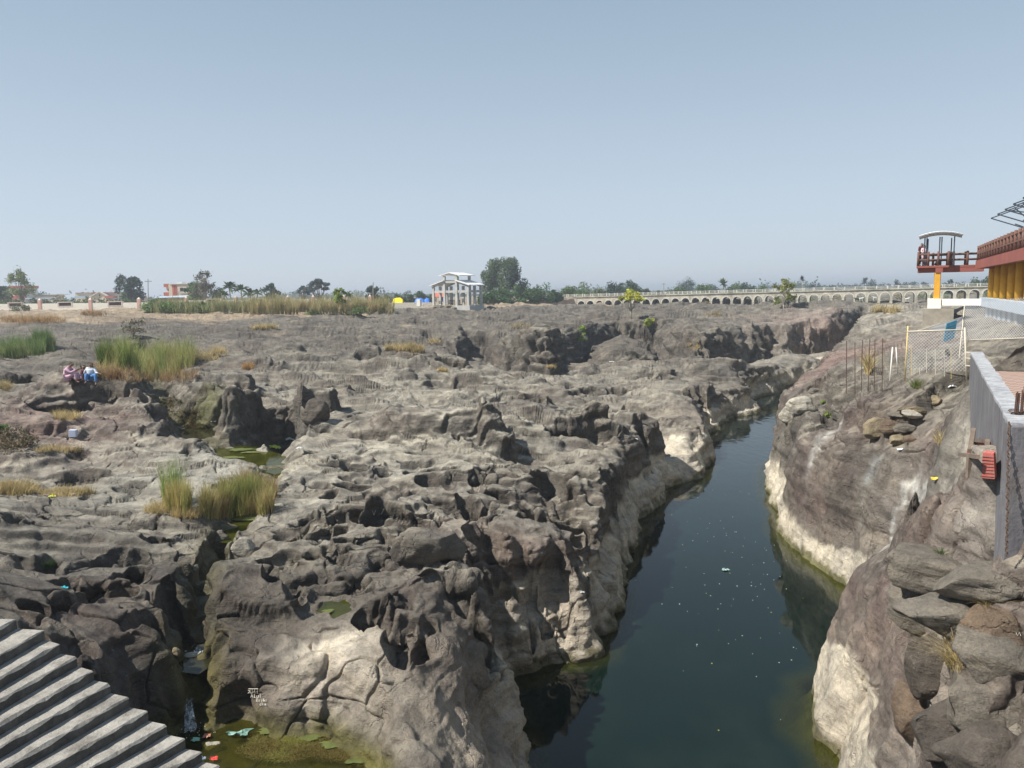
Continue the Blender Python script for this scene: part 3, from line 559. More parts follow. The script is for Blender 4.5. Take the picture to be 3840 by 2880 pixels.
i1 = np.searchsorted(vg, math.log(115)); ks = slice(0, i1, 2); kj = slice(250, NU, 2)
inn = (sdW < 1.5)[ks, kj]
dep = sstep(.1, -1.1, sdW)[ks, kj]
tag(grid_object('river_water', X[ks, kj], Y[ks, kj], np.full_like(X[ks, kj], ZW), M_water, [('depth', 'FLOAT', dep)], inn), 'still dark green river water in the narrow gorge', 'water', kind='structure')
# ------------------------------------------------------------------ building kit
def empty(name, loc, label, cat, group=None):
    o = bpy.data.objects.new(name, None); C.objects.link(o); o.location = loc; o.empty_display_size = .2
    return tag(o, label, cat, group)
class MB:
    def __init__(s): s.v = []; s.f = []; s.c = []
    def add(s, vs, fs):
        n = len(s.v); s.v += [tuple(map(float, q)) for q in vs]; s.f += [tuple(i+n for i in q) for q in fs]; return s
    def box(s, c, d, rz=0, tilt=None):
        m = Matrix.Rotation(rz, 3, 'Z')
        if tilt: m = m @ tilt
        vs = [Vector(c)+m @ Vector((d[0]*i/2, d[1]*j/2, d[2]*k/2)) for i in (-1, 1) for j in (-1, 1) for k in (-1, 1)]
        return s.add(vs, [(0, 1, 3, 2), (4, 6, 7, 5), (0, 4, 5, 1), (2, 3, 7, 6), (0, 2, 6, 4), (1, 5, 7, 3)])
    def prism(s, poly, z0, z1):
        n = len(poly); a = sum(poly[i][0]*poly[(i+1) % n][1]-poly[(i+1) % n][0]*poly[i][1] for i in range(n))
        if a < 0: poly = poly[::-1]
        z0s = z0 if hasattr(z0, '__len__') else [z0]*n; z1s = z1 if hasattr(z1, '__len__') else [z1]*n
        vs = [(p[0], p[1], z) for p, z in zip(poly, z0s)]+[(p[0], p[1], z) for p, z in zip(poly, z1s)]
        return s.add(vs, [tuple(range(n))[::-1], tuple(range(n, 2*n))]+[(i, (i+1) % n, n+(i+1) % n, n+i) for i in range(n)])
    def hexa(s, b, t):                 # 4 bottom + 4 top corners, same winding
        return s.add(list(b)+list(t), [(3, 2, 1, 0), (4, 5, 6, 7)]+[(i, (i+1) % 4, 4+(i+1) % 4, 4+i) for i in range(4)])
    def beam(s, a, b, w_, h_):         # box between two points
        a = Vector(a); b = Vector(b); d = (b-a); L = d.length; d = d/L
        up = Vector((0, 0, 1)) if abs(d.z) < .95 else Vector((0, 1, 0))
        sd = d.cross(up).normalized(); u2 = sd.cross(d).normalized()
        vs = [p+sd*i*w_/2+u2*k*h_/2 for p in (a, b) for i, k in ((-1, -1), (1, -1), (1, 1), (-1, 1))]
        return s.add(vs, [(3, 2, 1, 0), (4, 5, 6, 7)]+[(i, (i+1) % 4, 4+(i+1) % 4, 4+i) for i in range(4)])
    def tube(s, pts, rs, n=6, cap=True):
        pts = [Vector(p) for p in pts]
        if not hasattr(rs, '__len__'): rs = [rs]*len(pts)
        base = len(s.v); ref = None
        for i, p in enumerate(pts):
            d = (pts[min(i+1, len(pts)-1)]-pts[max(i-1, 0)])
            d = d.normalized() if d.length > 1e-9 else Vector((0, 0, 1))
            if ref is None: ref = Vector((1, 0, 0)) if abs(d.x) < .8 else Vector((0, 1, 0))
            u = (ref-d*ref.dot(d)).normalized(); v = d.cross(u); ref = u
            s.v += [tuple(p+(u*math.cos(2*math.pi*k/n)+v*math.sin(2*math.pi*k/n))*rs[i]) for k in range(n)]
        for i in range(len(pts)-1):
            for k in range(n):
                a = base+i*n+k; b = base+i*n+(k+1) % n; s.f.append((a, b, b+n, a+n))
        if cap:
            s.f.append(tuple(base+k for k in range(n))[::-1]); s.f.append(tuple(base+(len(pts)-1)*n+k for k in range(n)))
        return s
    def build(s, name, mat, parent=None, smooth=False, bevel=0):
        off = Vector(parent_loc(parent)) if parent else Vector((0, 0, 0))
        me = bpy.data.meshes.new(name); me.from_pydata([tuple(Vector(v)-off) for v in s.v], [], s.f); me.update()
        if smooth: me.polygons.foreach_set('use_smooth', [True]*len(me.polygons))
        if mat: me.materials.append(mat)
        o = bpy.data.objects.new(name, me); C.objects.link(o)
        if parent: o.parent = parent
        if bevel:
            b = o.modifiers.new('bevel', 'BEVEL'); b.width = bevel; b.segments = 2; b.limit_method = 'ANGLE'
        return o
def parent_loc(p):
    l = Vector((0, 0, 0))
    while p is not None: l = l+p.location; p = p.parent
    return l
def recenter(o):                       # put a single mesh thing's origin at its base
    me = o.data; n = len(me.vertices); co = np.empty(n*3, np.float32); me.vertices.foreach_get('co', co); co = co.reshape(-1, 3)
    c = np.array([(co[:, 0].min()+co[:, 0].max())/2, (co[:, 1].min()+co[:, 1].max())/2, co[:, 2].min()]); co -= c
    me.vertices.foreach_set('co', co.ravel()); me.update(); o.location = Vector(c)+o.location; return o
def quads_object(name, V, mat, parent=None, colr=None, smooth=False):
    """V: n x 4 x 3"""
    n = len(V); co = V.reshape(-1, 3).astype(f4)
    if parent: co = co-np.array(parent_loc(parent), f4)
    me = bpy.data.meshes.new(name); me.vertices.add(n*4); me.vertices.foreach_set('co', co.ravel()); me.loops.add(n*4)
    me.loops.foreach_set('vertex_index', np.arange(n*4, dtype=np.int32)); me.polygons.add(n); me.polygons.foreach_set('loop_start', np.arange(0, n*4, 4, dtype=np.int32))
    if colr is not None:
        a = me.attributes.new('tint', 'FLOAT_COLOR', 'POINT'); cc = np.repeat(colr, 4, 0) if len(colr) == n else colr
        a.data.foreach_set('color', np.c_[cc, np.ones(len(cc))].astype(f4).ravel())
    me.update(calc_edges=True); me.materials.append(mat)
    o = bpy.data.objects.new(name, me); C.objects.link(o)
    if parent: o.parent = parent
    return o
# ---- what stands at a picture point: nearest surface of the finished ground
BW, BH = 960, 720
_px, _py, _c = topix(x.ravel().astype(np.float64), y.ravel().astype(np.float64), z.ravel().astype(np.float64))
_i = (_px/4).astype(int); _j = (_py/4).astype(int); _ok = (_i >= 0) & (_i < BW) & (_j >= 0) & (_j < BH) & (_c > 1)
_id = np.nonzero(_ok)[0]; _o = _id[np.argsort(-_c[_id])]
ZB = np.full((BH, BW), -1, np.int64); ZB[_j[_o], _i[_o]] = _o
_fx, _fy, _fz = x.ravel(), y.ravel(), z.ravel()
def ground(px, py):
    i, j = int(px/4), int(py/4)
    if 0 <= i < BW and 0 <= j < BH:
        for r_ in range(0, 4):
            w_ = ZB[max(0, j-r_):j+r_+1, max(0, i-r_):i+r_+1]; w_ = w_[w_ >= 0]
            if len(w_):
                k = w_[np.argmin(_fx[w_]**2+_fy[w_]**2)]; return Vector((float(_fx[k]), float(_fy[k]), float(_fz[k])))
    return Vector(hit(px, py, HMAC))
def gz(xx, yy):
    r_ = math.hypot(xx, yy)
    if r_ >= RMAX*.99: return -3.4
    fu = (math.atan2(xx, yy)+UMAX)/(2*UMAX)*(NU-1); fv = (math.log(max(r_, RMIN))-vg[0])/(vg[-1]-vg[0])*(NV-1)
    return float(bil(H, np.array([min(max(fu, 0), NU-1.01)]), np.array([fv]))[0])
def az_at(px, dist):                    # ground point on a picture column at a distance
    d = ray(px, 1120); q = d/d[1]*dist; return Vector((q[0], q[1], gz(q[0], q[1])))
def paint(name, c, rough=.8, var=.25, scale=3, bump=.2, bdist=.01, metal=0, dirt=None, dscale=1.2, damt=.5, spec=.3):
    m, t, p = newmat(name); tc_ = nd(t, 'ShaderNodeTexCoord'); v = nd(t, 'ShaderNodeNewGeometry').outputs['Position']
    n = noiseN(t, scale, 6, .65, v); r = rampN(t, n.outputs['Fac'], [(.25, tuple(k*(1-var) for k in c)), (.75, tuple(min(1, k*(1+var)) for k in c))])
    cc = r.outputs[0]
    if dirt:
        n2 = noiseN(t, dscale, 8, .72, v); cc = mixN(t, rampN(t, n2.outputs['Fac'], [(.45, (0, 0, 0)), (.68, (damt, damt, damt))]).outputs[0], cc, dirt)
    lk(t, cc, p.inputs['Base Color']); p.inputs['Roughness'].default_value = rough; p.inputs['Metallic'].default_value = metal; p.inputs['Specular IOR Level'].default_value = spec
    if bump: lk(t, bumpN(t, noiseN(t, scale*6, 6, .7, v).outputs['Fac'], bump, bdist), p.inputs['Normal'])
    return m
def tintmat(name, rough=.7, trans=.25, var=.3):
    m, t, p = newmat(name); a = attrN(t, 'tint'); oi = nd(t, 'ShaderNodeObjectInfo')
    hs = nd(t, 'ShaderNodeHueSaturation'); lk(t, a.outputs['Color'], hs.inputs['Color'])
    lk(t, mathN(t, 'MULTIPLY_ADD', oi.outputs['Random'], .3, .85), hs.inputs['Value'])
    lk(t, hs.outputs[0], p.inputs['Base Color']); p.inputs['Roughness'].default_value = rough; p.inputs['Specular IOR Level'].default_value = .2
    tl = nd(t, 'ShaderNodeBsdfTranslucent'); lk(t, hs.outputs[0], tl.inputs[0]); mx = nd(t, 'ShaderNodeMixShader'); mx.inputs[0].default_value = trans
    lk(t, p.outputs[0], mx.inputs[1]); lk(t, tl.outputs[0], mx.inputs[2]); lk(t, mx.outputs[0], t.nodes['Material Output'].inputs[0]); return m
M_leaf = tintmat('leaves'); M_grass = tintmat('grass blades', .8, .3)
M_bark = paint('bark', (.13, .10, .075), .95, .4, 6, .6, .03)
M_barkp = paint('pale bark', (.30, .27, .22), .95, .3, 6, .5, .03)
RNG = np.random.RandomState(11)
def rdir(n, flat=1.0):
    v = RNG.normal(size=(n, 3)); v[:, 2] *= flat; return v/np.linalg.norm(v, axis=1)[:, None]
def leaf_quads(P_, size, up=.3):
    n = len(P_); a = rdir(n); b = np.cross(a, rdir(n)); b /= np.linalg.norm(b, axis=1)[:, None]+1e-9
    s_ = size*RNG.uniform(.5, 1.25, (n, 1)); a *= s_; b *= s_*.62
    return np.stack([P_-a, P_-b*.9, P_+a, P_+b], 1)
def tree(label, loc, hgt, wid, kind='dense', colr=(.045, .08, .025), n=2600, leaf=.3, trunk=.35, group=None, cat='tree', base=.25, bark=None, seed=0, name=None):
    """trunk and limbs reach into clumps of leaves spread through the crown"""
    global RNG
    RNG = np.random.RandomState(int(abs(loc[0]*13+loc[1]*7)) % 99991+seed); rn = random.Random(seed+int(loc[0]*10))
    nm = name or {'dense': 'broadleaf_tree', 'airy': 'sparse_tree', 'umbrella': 'acacia_tree', 'feather': 'feathery_tree', 'bush': 'bush'}[kind]
    e = empty(nm, loc, label, cat, group); L = Vector(loc); T = MB(); cl = []
    W = wid/2; nb = {'dense': 26, 'airy': 22, 'umbrella': 22, 'feather': 34, 'bush': 18}[kind]
    fork = L+Vector((0, 0, hgt*base*.8))
    if kind != 'bush': T.tube([L-Vector((0, 0, .4)), L+Vector((rn.uniform(-.1, .1), 0, hgt*base*.4)), fork], [trunk, trunk*.8, trunk*.62], 7)
    for i in range(nb):
        u = rn.random(); th = rn.uniform(0, 2*math.pi)
        if kind == 'umbrella': zf = .62+.33*(1-(q_ := math.sqrt(u))**2)+rn.uniform(-.07, .05); rad = q_
        elif kind == 'feather': rad = u**.6; zf = .14+.74*rn.random()**.8*math.sqrt(max(.1, 1-.75*rad**2))
        elif kind == 'bush': rad = u**.5; zf = .15+.7*rn.random()*(1-rad**2*.7)
        else: zf = base+(1-base)*(.12+.8*rn.random()); k_ = (zf-base)/(1-base); rad = math.sqrt(u)*math.sqrt(max(.08, 1-((k_-.45)/.6)**2))
        p = L+Vector((math.cos(th)*rad*W*.86, math.sin(th)*rad*W*.86, hgt*zf)); cl.append((p, rad))
        if kind != 'bush':
            md = fork.lerp(p, .5)+Vector((rn.uniform(-.1, .1)*W, rn.uniform(-.1, .1)*W, (.06 if kind != 'umbrella' else -.03)*hgt))
            T.tube([fork-Vector((0, 0, rn.uniform(0, .1)*hgt)), md, p], [trunk*.32, trunk*.18, trunk*.06], 5, False)
    P_ = []; shade = []
    br = {'dense': .30, 'airy': .24, 'umbrella': .24, 'feather': .26, 'bush': .42}[kind]
    per = n//len(cl)
    for p, rad in cl:
        r_ = W*br*rn.uniform(.7, 1.3); m = int(per*rn.uniform(.6, 1.4)); d = rdir(m)*(RNG.uniform(0, 1, (m, 1))**.45)*r_
        if kind == 'umbrella': d[:, 2] *= .45
        elif kind == 'feather': d[:, 2] *= 1.15; d[:, :2] *= .85
        elif kind == 'airy': d *= RNG.uniform(.5, 1.35, (m, 1))
        P_.append(np.array(p)+d); shade.append(np.full(m, rn.uniform(.7, 1.3)))
    P_ = np.concatenate(P_); sh = np.concatenate(shade); P_[:, 2] = np.maximum(P_[:, 2], loc[2]+.1)
    cc = np.array(colr)*1.75*(sh*RNG.uniform(.75, 1.3, len(P_)))[:, None]; cc[:, 0] *= RNG.uniform(.85, 1.35, len(P_))
    quads_object('crown', leaf_quads(P_, leaf), M_leaf, e, cc)
    if T.v: T.build('trunk', bark or M_bark, e, True)
    return e
def blades(name, B, hgt, lean, width, cols, mat=None, parent=None, seg=3, wind=(0, 0)):
    """B: n x 3 roots"""
    n = len(B); th = RNG.uniform(0, 2*np.pi, n); ln = lean*RNG.uniform(.2, 1.4, n)*hgt
    dx = np.cos(th)*ln+wind[0]*hgt; dy = np.sin(th)*ln+wind[1]*hgt; fa = RNG.uniform(0, np.pi, n); sx_, sy_ = np.cos(fa)*width/2, np.sin(fa)*width/2
    Q = []
    for k in range(seg):
        t0, t1 = k/seg, (k+1)/seg
        def pt(t_, s_):
            wv = s_*(1-t_*.85)
            return np.stack([B[:, 0]+dx*t_**1.7+sx_*wv, B[:, 1]+dy*t_**1.7+sy_*wv, B[:, 2]+hgt*(t_-.25*(ln/hgt)*t_**2)], -1)
        Q.append(np.stack([pt(t0, -1), pt(t0, 1), pt(t1, 1), pt(t1, -1)], 1))
    Q = np.concatenate(Q); return quads_object(name, Q, mat or M_grass, parent, np.tile(cols, (seg, 1)))
def clump(name, label, cat, spots, n, hgt, lean=.25, width=.02, pal=((.20, .19, .06), (.12, .17, .04)), group=None, seg=3, kind=None, hv=.35, zmin=-99):
    """spots: (px, py, spread px) feet of the clump in the picture, each grown where the ground is"""
    global RNG
    RNG = np.random.RandomState(int(spots[0][0]*7+spots[0][1]))
    B = []; 
    for px, py, rx, *ry in spots:
        ry = ry[0] if ry else rx*.35; m = n//len(spots)
        for _ in range(m):
            a = RNG.uniform(0, 2*np.pi); r_ = math.sqrt(RNG.uniform()); g = ground(px+math.cos(a)*rx*r_, py+math.sin(a)*ry*r_)
            B.append(tuple(g))
    B = np.array(B); B[:, 2] = np.maximum(B[:, 2], zmin); med = np.median(B, 0); ok = np.hypot(B[:, 0]-med[0], B[:, 1]-med[1]) < max(3, med[1]*.25); B = B[ok]
    patch = fbm((B[:, 0]*1.2), (B[:, 1]*1.2), B[:, 0]*0, 2, 5)
    h_ = hgt*RNG.uniform(1-hv*1.4, 1+hv, len(B))*(1+.5*patch); B[:, 2] -= .05
    k = np.clip(.5+patch*1.4+RNG.normal(size=len(B))*.3, 0, 1)[:, None]; cc = (np.array(pal[0])*(1-k)+np.array(pal[1])*k)*RNG.uniform(.7, 1.25, (len(B), 1))
    o = blades(name, B, h_, lean, width, cc, seg=seg); return tag(recenter(o), label, cat, group, kind)
def stone(name, label, loc, dims, mat, seed=1, rz=0, group=None, cat='rock', tilt=0, flat=0, parent=None, ang=0):
    bm = bmesh.new(); bmesh.ops.create_icosphere(bm, subdivisions=4, radius=1); co = np.array([v.co[:] for v in bm.verts], f4)
    rs = np.random.RandomState(seed); 
    for _ in range(12+ang):            # chip flat faces off
        d = rs.normal(size=3); d /= np.linalg.norm(d); h_ = rs.uniform(.55, .85) if not ang else rs.uniform(.45, .72);
        if ang and _ == 0: d = np.array([0, 0, 1.]); h_ = .5
        k = co@d; co -= np.clip(k-h_, 0, None)[:, None]*d.astype(f4)*.92
    nn = co/np.linalg.norm(co, axis=1)[:, None]
    co += nn*(.10*fbm(co[:, 0]*1.6+seed, co[:, 1]*1.6, co[:, 2]*1.6, 4, seed))[:, None]
    co *= np.array(dims)/2/.8
    m = Matrix.Rotation(rz, 3, 'Z') @ Matrix.Rotation(tilt, 3, 'Y'); co = co@np.array(m).T
    me = bpy.data.meshes.new(name)
    for v, c_ in zip(bm.verts, co): v.co = c_
    for f in bm.faces: f.smooth = True
    bm.to_mesh(me); bm.free(); me.materials.append(mat); o = bpy.data.objects.new(name, me); C.objects.link(o); o.location = loc
    if parent: o.parent = parent; return o
    return tag(o, label, cat, group)
# ------------------------------------------------------------------ far ground
def ring(name, r0, r1, zf, mat, nu=160, nr=30):
    rr_ = np.geomspace(r0, r1, nr); th = np.linspace(-R(75), R(75), nu); A, B_ = np.meshgrid(rr_, th, indexing='ij')
    xx = A*np.sin(B_); yy = A*np.cos(B_); return grid_object(name, xx.astype(f4), yy.astype(f4), zf(xx, yy).astype(f4), mat)
M_earth = paint('dry earth', (.25, .20, .14), .95, .3, .15, .3, .05, dirt=(.16, .17, .07), dscale=.02, damt=.8)
tag(ring('far_ground', RMAX*.985, 9000, lambda a, b: -3.55+0*a+.25*np.sin(a/90)*np.sin(b/70), M_earth), kind='structure')
# small still pools and the thread of the stream
def pool_mat(name, c, tcol, fac, rough=.05):
    m, t, p = newmat(name); pos = nd(t, 'ShaderNodeNewGeometry').outputs['Position']
    n = noiseN(t, 1.6, 5, .65, pos); lk(t, rampN(t, n.outputs['Fac'], [(.3, tuple(k*.6 for k in c)), (.7, tuple(k*1.3 for k in c))]).outputs[0], p.inputs['Base Color'])
    p.inputs['Roughness'].default_value = rough; p.inputs['IOR'].default_value = 1.33
    lk(t, bumpN(t, noiseN(t, 4, 3, .5, pos).outputs['Fac'], .15, .01), p.inputs['Normal'])
    tr = nd(t, 'ShaderNodeBsdfTransparent'); tr.inputs[0].default_value = (*tcol, 1); mx = nd(t, 'ShaderNodeMixShader'); mx.inputs[0].default_value = fac
    lk(t, tr.outputs[0], mx.inputs[1]); lk(t, p.outputs[0], mx.inputs[2]); lk(t, mx.outputs[0], t.nodes['Material Output'].inputs[0]); return m
M_pool = pool_mat('brown pool', (.035, .033, .014), (.45, .42, .2), .75); M_poolg = pool_mat('green pool', (.06, .065, .008), (.6, .6, .2), .6)
M_poola = pool_mat('weedy pool', (.05, .05, .012), (.62, .6, .3), .35)
def flat_pool(name, pl, zz_, mat, grow=.35):
    cx0 = np.mean([p[0] for p in pl]); cy0 = np.mean([p[1] for p in pl]); b = MB()
    vs = []
    for px_, py_ in pl:
        d = math.hypot(px_-cx0, py_-cy0); vs.append((cx0+(px_-cx0)*(1+grow/d), cy0+(py_-cy0)*(1+grow/d), zz_))
    b.add(vs, [tuple(range(len(vs)))]); return tag(recenter(b.build(name, mat)), kind='structure')
for k, (pl, pz, wid, wmax, dep) in enumerate(POOLS):
    m_ = [M_poola, M_pool, M_poolg, M_poolg, M_pool, M_poolg, M_pool][k]
    flat_pool('pool_water', pl if k else [p for p in pl if p[1] > 9.0], pz-.03, m_, .12 if k > 4 else .3)
# green scum patches afloat
M_scum = paint('pond scum', (.10, .115, .03), .85, .4, 5, .5, .02)
def scum(px, py, rx, ry, zz_, seed):
    c = onz(px, py, zz_+.012); rs = np.random.RandomState(seed); n = 40; vs = []
    for k in range(n):
        a = 2*math.pi*k/n; f = 1+.18*math.sin(a*3+seed)+.1*math.sin(a*7+seed*2)+rs.uniform(-.15, .15); vs.append((c[0]+math.cos(a)*rx*f, c[1]+math.sin(a)*ry*f, c[2]))
    b = MB().add(vs+[(c[0], c[1], c[2]+.006)], [(k, (k+1) % n, n) for k in range(n)])
    return tag(recenter(b.build('green_scum', M_scum)), kind='stuff', label='bright green scum floating on a still pool', cat='algae')
for q in [(905, 1685, .55, .3, -6.72, 1), (870, 1715, .5, .25, -6.72, 2), (940, 1695, .4, .2, -6.72, 3), (930, 1945, .5, .2, -7.1, 4), (1230, 2290, .12, .1, ZP1, 5), (1160, 2765, .22, .1, -8.41, 6), (1250, 2790, .25, .12, -8.41, 7), (1020, 2740, .3, .1, -8.41, 8), (1350, 2850, .25, .1, -8.41, 9)]: scum(*q)
# ------------------------------------------------------------------ stairs
M_conc = paint('worn concrete', (.34, .315, .275), .95, .25, 2.2, .9, .04, dirt=(.13, .118, .10), dscale=2.6, damt=.9); M_riser = paint('shaded grimy concrete', (.085, .076, .066), .95, .35, 3, .9, .04, dirt=(.2, .185, .16), dscale=3.5, damt=.7)  # riser colour holds grime plus painted-in shade, for contrast with the treads
es = empty('concrete_stairs', tuple(ST_A[6]-np.array([1.5, 0, 1.0])), 'broad weathered concrete stairs descending toward the gorge', 'stairs')
def wob(p, s): return Vector((p[0]+.02*math.sin(s*3.1), p[1]+.03*math.sin(s*5.3), p[2]))
for i in range(len(ST_A)):
    zt = STZ0-RISE*i; a, b = ST_A[i], ST_B[i]
    if i == 0: a2, b2 = a+np.array([-6, .4, 0]), b+np.array([-6, -1, 0])
    else: a2, b2 = ST_A[i-1]+(ST_A[i-1]-a)*.25, ST_B[i-1]+(ST_B[i-1]-b)*.25
    nseg = 60; bm = MB(); V = []
    rs = np.random.RandomState(i+50)
    for k in range(nseg+1):           # slightly broken nosing
        t = k/nseg; f = a*(1-t)+b*t; g = a2*(1-t)+b2*t; dn = (g-f)[:2]; dn /= np.linalg.norm(dn); w1 = rs.uniform(-.006, .006); ch = rs.uniform(.008, .04)
        ff = f[:2]-dn*w1; bk = rs.uniform(-.006, .006)
        V.append([(ff[0], ff[1], zt-.75), (ff[0], ff[1], zt-ch), (ff[0]+dn[0]*ch, ff[1]+dn[1]*ch, zt+bk), (g[0], g[1], zt), (g[0], g[1], zt-.75)])
    vs = [p for r_ in V for p in r_]; fs = []
    for k in range(nseg):
        for m_ in range(4): fs.append((k*5+m_, k*5+m_+1, (k+1)*5+m_+1, (k+1)*5+m_))
    fs += [(4, 3, 2, 1, 0), tuple(nseg*5+q for q in range(5))]
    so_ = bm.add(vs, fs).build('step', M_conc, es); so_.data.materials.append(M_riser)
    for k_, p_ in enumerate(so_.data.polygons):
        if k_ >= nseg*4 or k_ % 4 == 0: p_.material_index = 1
# ------------------------------------------------------------------ right hand parapet and terrace
M_wall = paint('grey violet plaster', (.17, .165, .168), .9, .2, 2.5, .7, .02, dirt=(.10, .09, .10), dscale=1.1, damt=.7)
_t = M_wall.node_tree; _mp = nd(_t, 'ShaderNodeMapping'); _mp.inputs['Scale'].default_value = (5, 5, .5); lk(_t, nd(_t, 'ShaderNodeNewGeometry').outputs['Position'], _mp.inputs['Vector']); _n = noiseN(_t, 1.3, 8, .7, _mp.outputs[0])
_p = _t.nodes['Principled BSDF']; _src = _p.inputs['Base Color'].links[0].from_socket; lk(_t, mixN(_t, .9, _src, rampN(_t, _n.outputs['Fac'], [(.36, (.7, .68, .67)), (.5, (1, 1, 1)), (.72, (1.25, 1.23, 1.2))]).outputs[0], 'MULTIPLY'), _p.inputs['Base Color'])
M_cap = paint('flaked plaster top', (.38, .38, .38), .9, .3, 8, .6, .01, dirt=(.14, .14, .16), dscale=5, damt=.8)
ep = empty('parapet_wall', (W0[0], W0[1], -4.5), 'grey violet plastered parapet wall along the tiled terrace', 'wall')
th_ = .28; b = MB(); nseg = 30; rs = np.random.RandomState(3)
zb = [-4.6, -3.9]
b.hexa([(W0[0], W0[1], -4.9), (W0[0]+wn[0]*th_, W0[1]+wn[1]*th_, -4.9), (W1[0]+wn[0]*th_, W1[1]+wn[1]*th_, -4.6), (W1[0], W1[1], -4.6)], [(W0[0], W0[1], -1.96), (W0[0]+wn[0]*th_, W0[1]+wn[1]*th_, -1.96), (W1[0]+wn[0]*th_, W1[1]+wn[1]*th_, -1.96), (W1[0], W1[1], -1.96)])
b.build('wall_body', M_wall, ep)
vs = []
for k in range(nseg+1):
    p = W0[:2]+wd*wl*k/nseg; o1 = rs.uniform(-.012, .012); o2 = rs.uniform(-.02, .02)
    vs += [(p[0]-wn[0]*(.01+o1), p[1]-wn[1]*(.01+o1), -1.958), (p[0]-wn[0]*(.01+o1), p[1]-wn[1]*(.01+o1), -1.905), (p[0]+wn[0]*(th_+o2), p[1]+wn[1]*(th_+o2), -1.90), (p[0]+wn[0]*(th_+o2), p[1]+wn[1]*(th_+o2), -1.958)]
fs = [(k*4+m_, k*4+(m_+1) % 4, (k+1)*4+(m_+1) % 4, (k+1)*4+m_) for k in range(nseg) for m_ in range(4)]+[(3, 2, 1, 0), tuple(nseg*4+q for q in range(4))]
MB().add(vs, fs).build('coping', M_cap, ep)
# the pier at its near end
pc = onz(3792, 1600, -1.93); b = MB(); b.hexa([(pc[0], pc[1], -5.2), (pc[0]+.75, pc[1]-.12, -5.2), (pc[0]+1.0, pc[1]+.55, -5.2), (pc[0]+.22, pc[1]+.5, -5.2)], [(pc[0], pc[1], -1.93), (pc[0]+.75, pc[1]-.12, -1.93), (pc[0]+1.0, pc[1]+.55, -1.93), (pc[0]+.22, pc[1]+.5, -1.93)])
ppier = b.build('end_pier', M_wall, ep, bevel=.015)
# terrace
def tile_mat():
    m, t, p = newmat('chequered tiles'); pos = nd(t, 'ShaderNodeNewGeometry').outputs['Position']
    mp = nd(t, 'ShaderNodeMapping'); mp.inputs['Rotation'].default_value = (0, 0, -math.atan2(wd[1], wd[0])); lk(t, pos, mp.inputs['Vector'])
    ck = nd(t, 'ShaderNodeTexChecker'); ck.inputs['Scale'].default_value = 1/.17; lk(t, mp.outputs[0], ck.inputs['Vector'])
    ck.inputs['Color1'].default_value = (.42, .34, .27, 1); ck.inputs['Color2'].default_value = (.26, .11, .08, 1)
    n = noiseN(t, 1.2, 6, .7, pos); c = mixN(t, rampN(t, n.outputs['Fac'], [(.4, (0, 0, 0)), (.75, (.5, .5, .5))]).outputs[0], ck.outputs[0], (.30, .25, .2)); lk(t, c, p.inputs['Base Color']); p.inputs['Roughness'].default_value = .7; return m
M_tile = tile_mat()
q0 = W0[:2]+wn*(th_+.003)-wd*1.2; q1 = W1[:2]+wn*(th_+.003)-wd*.2; q2 = q1+wn*7; q3 = q0+wn*7
tag(recenter(MB().prism([q0, q1, q2, q3], -2.95, -2.42).build('tiled_terrace', M_tile)), kind='structure')
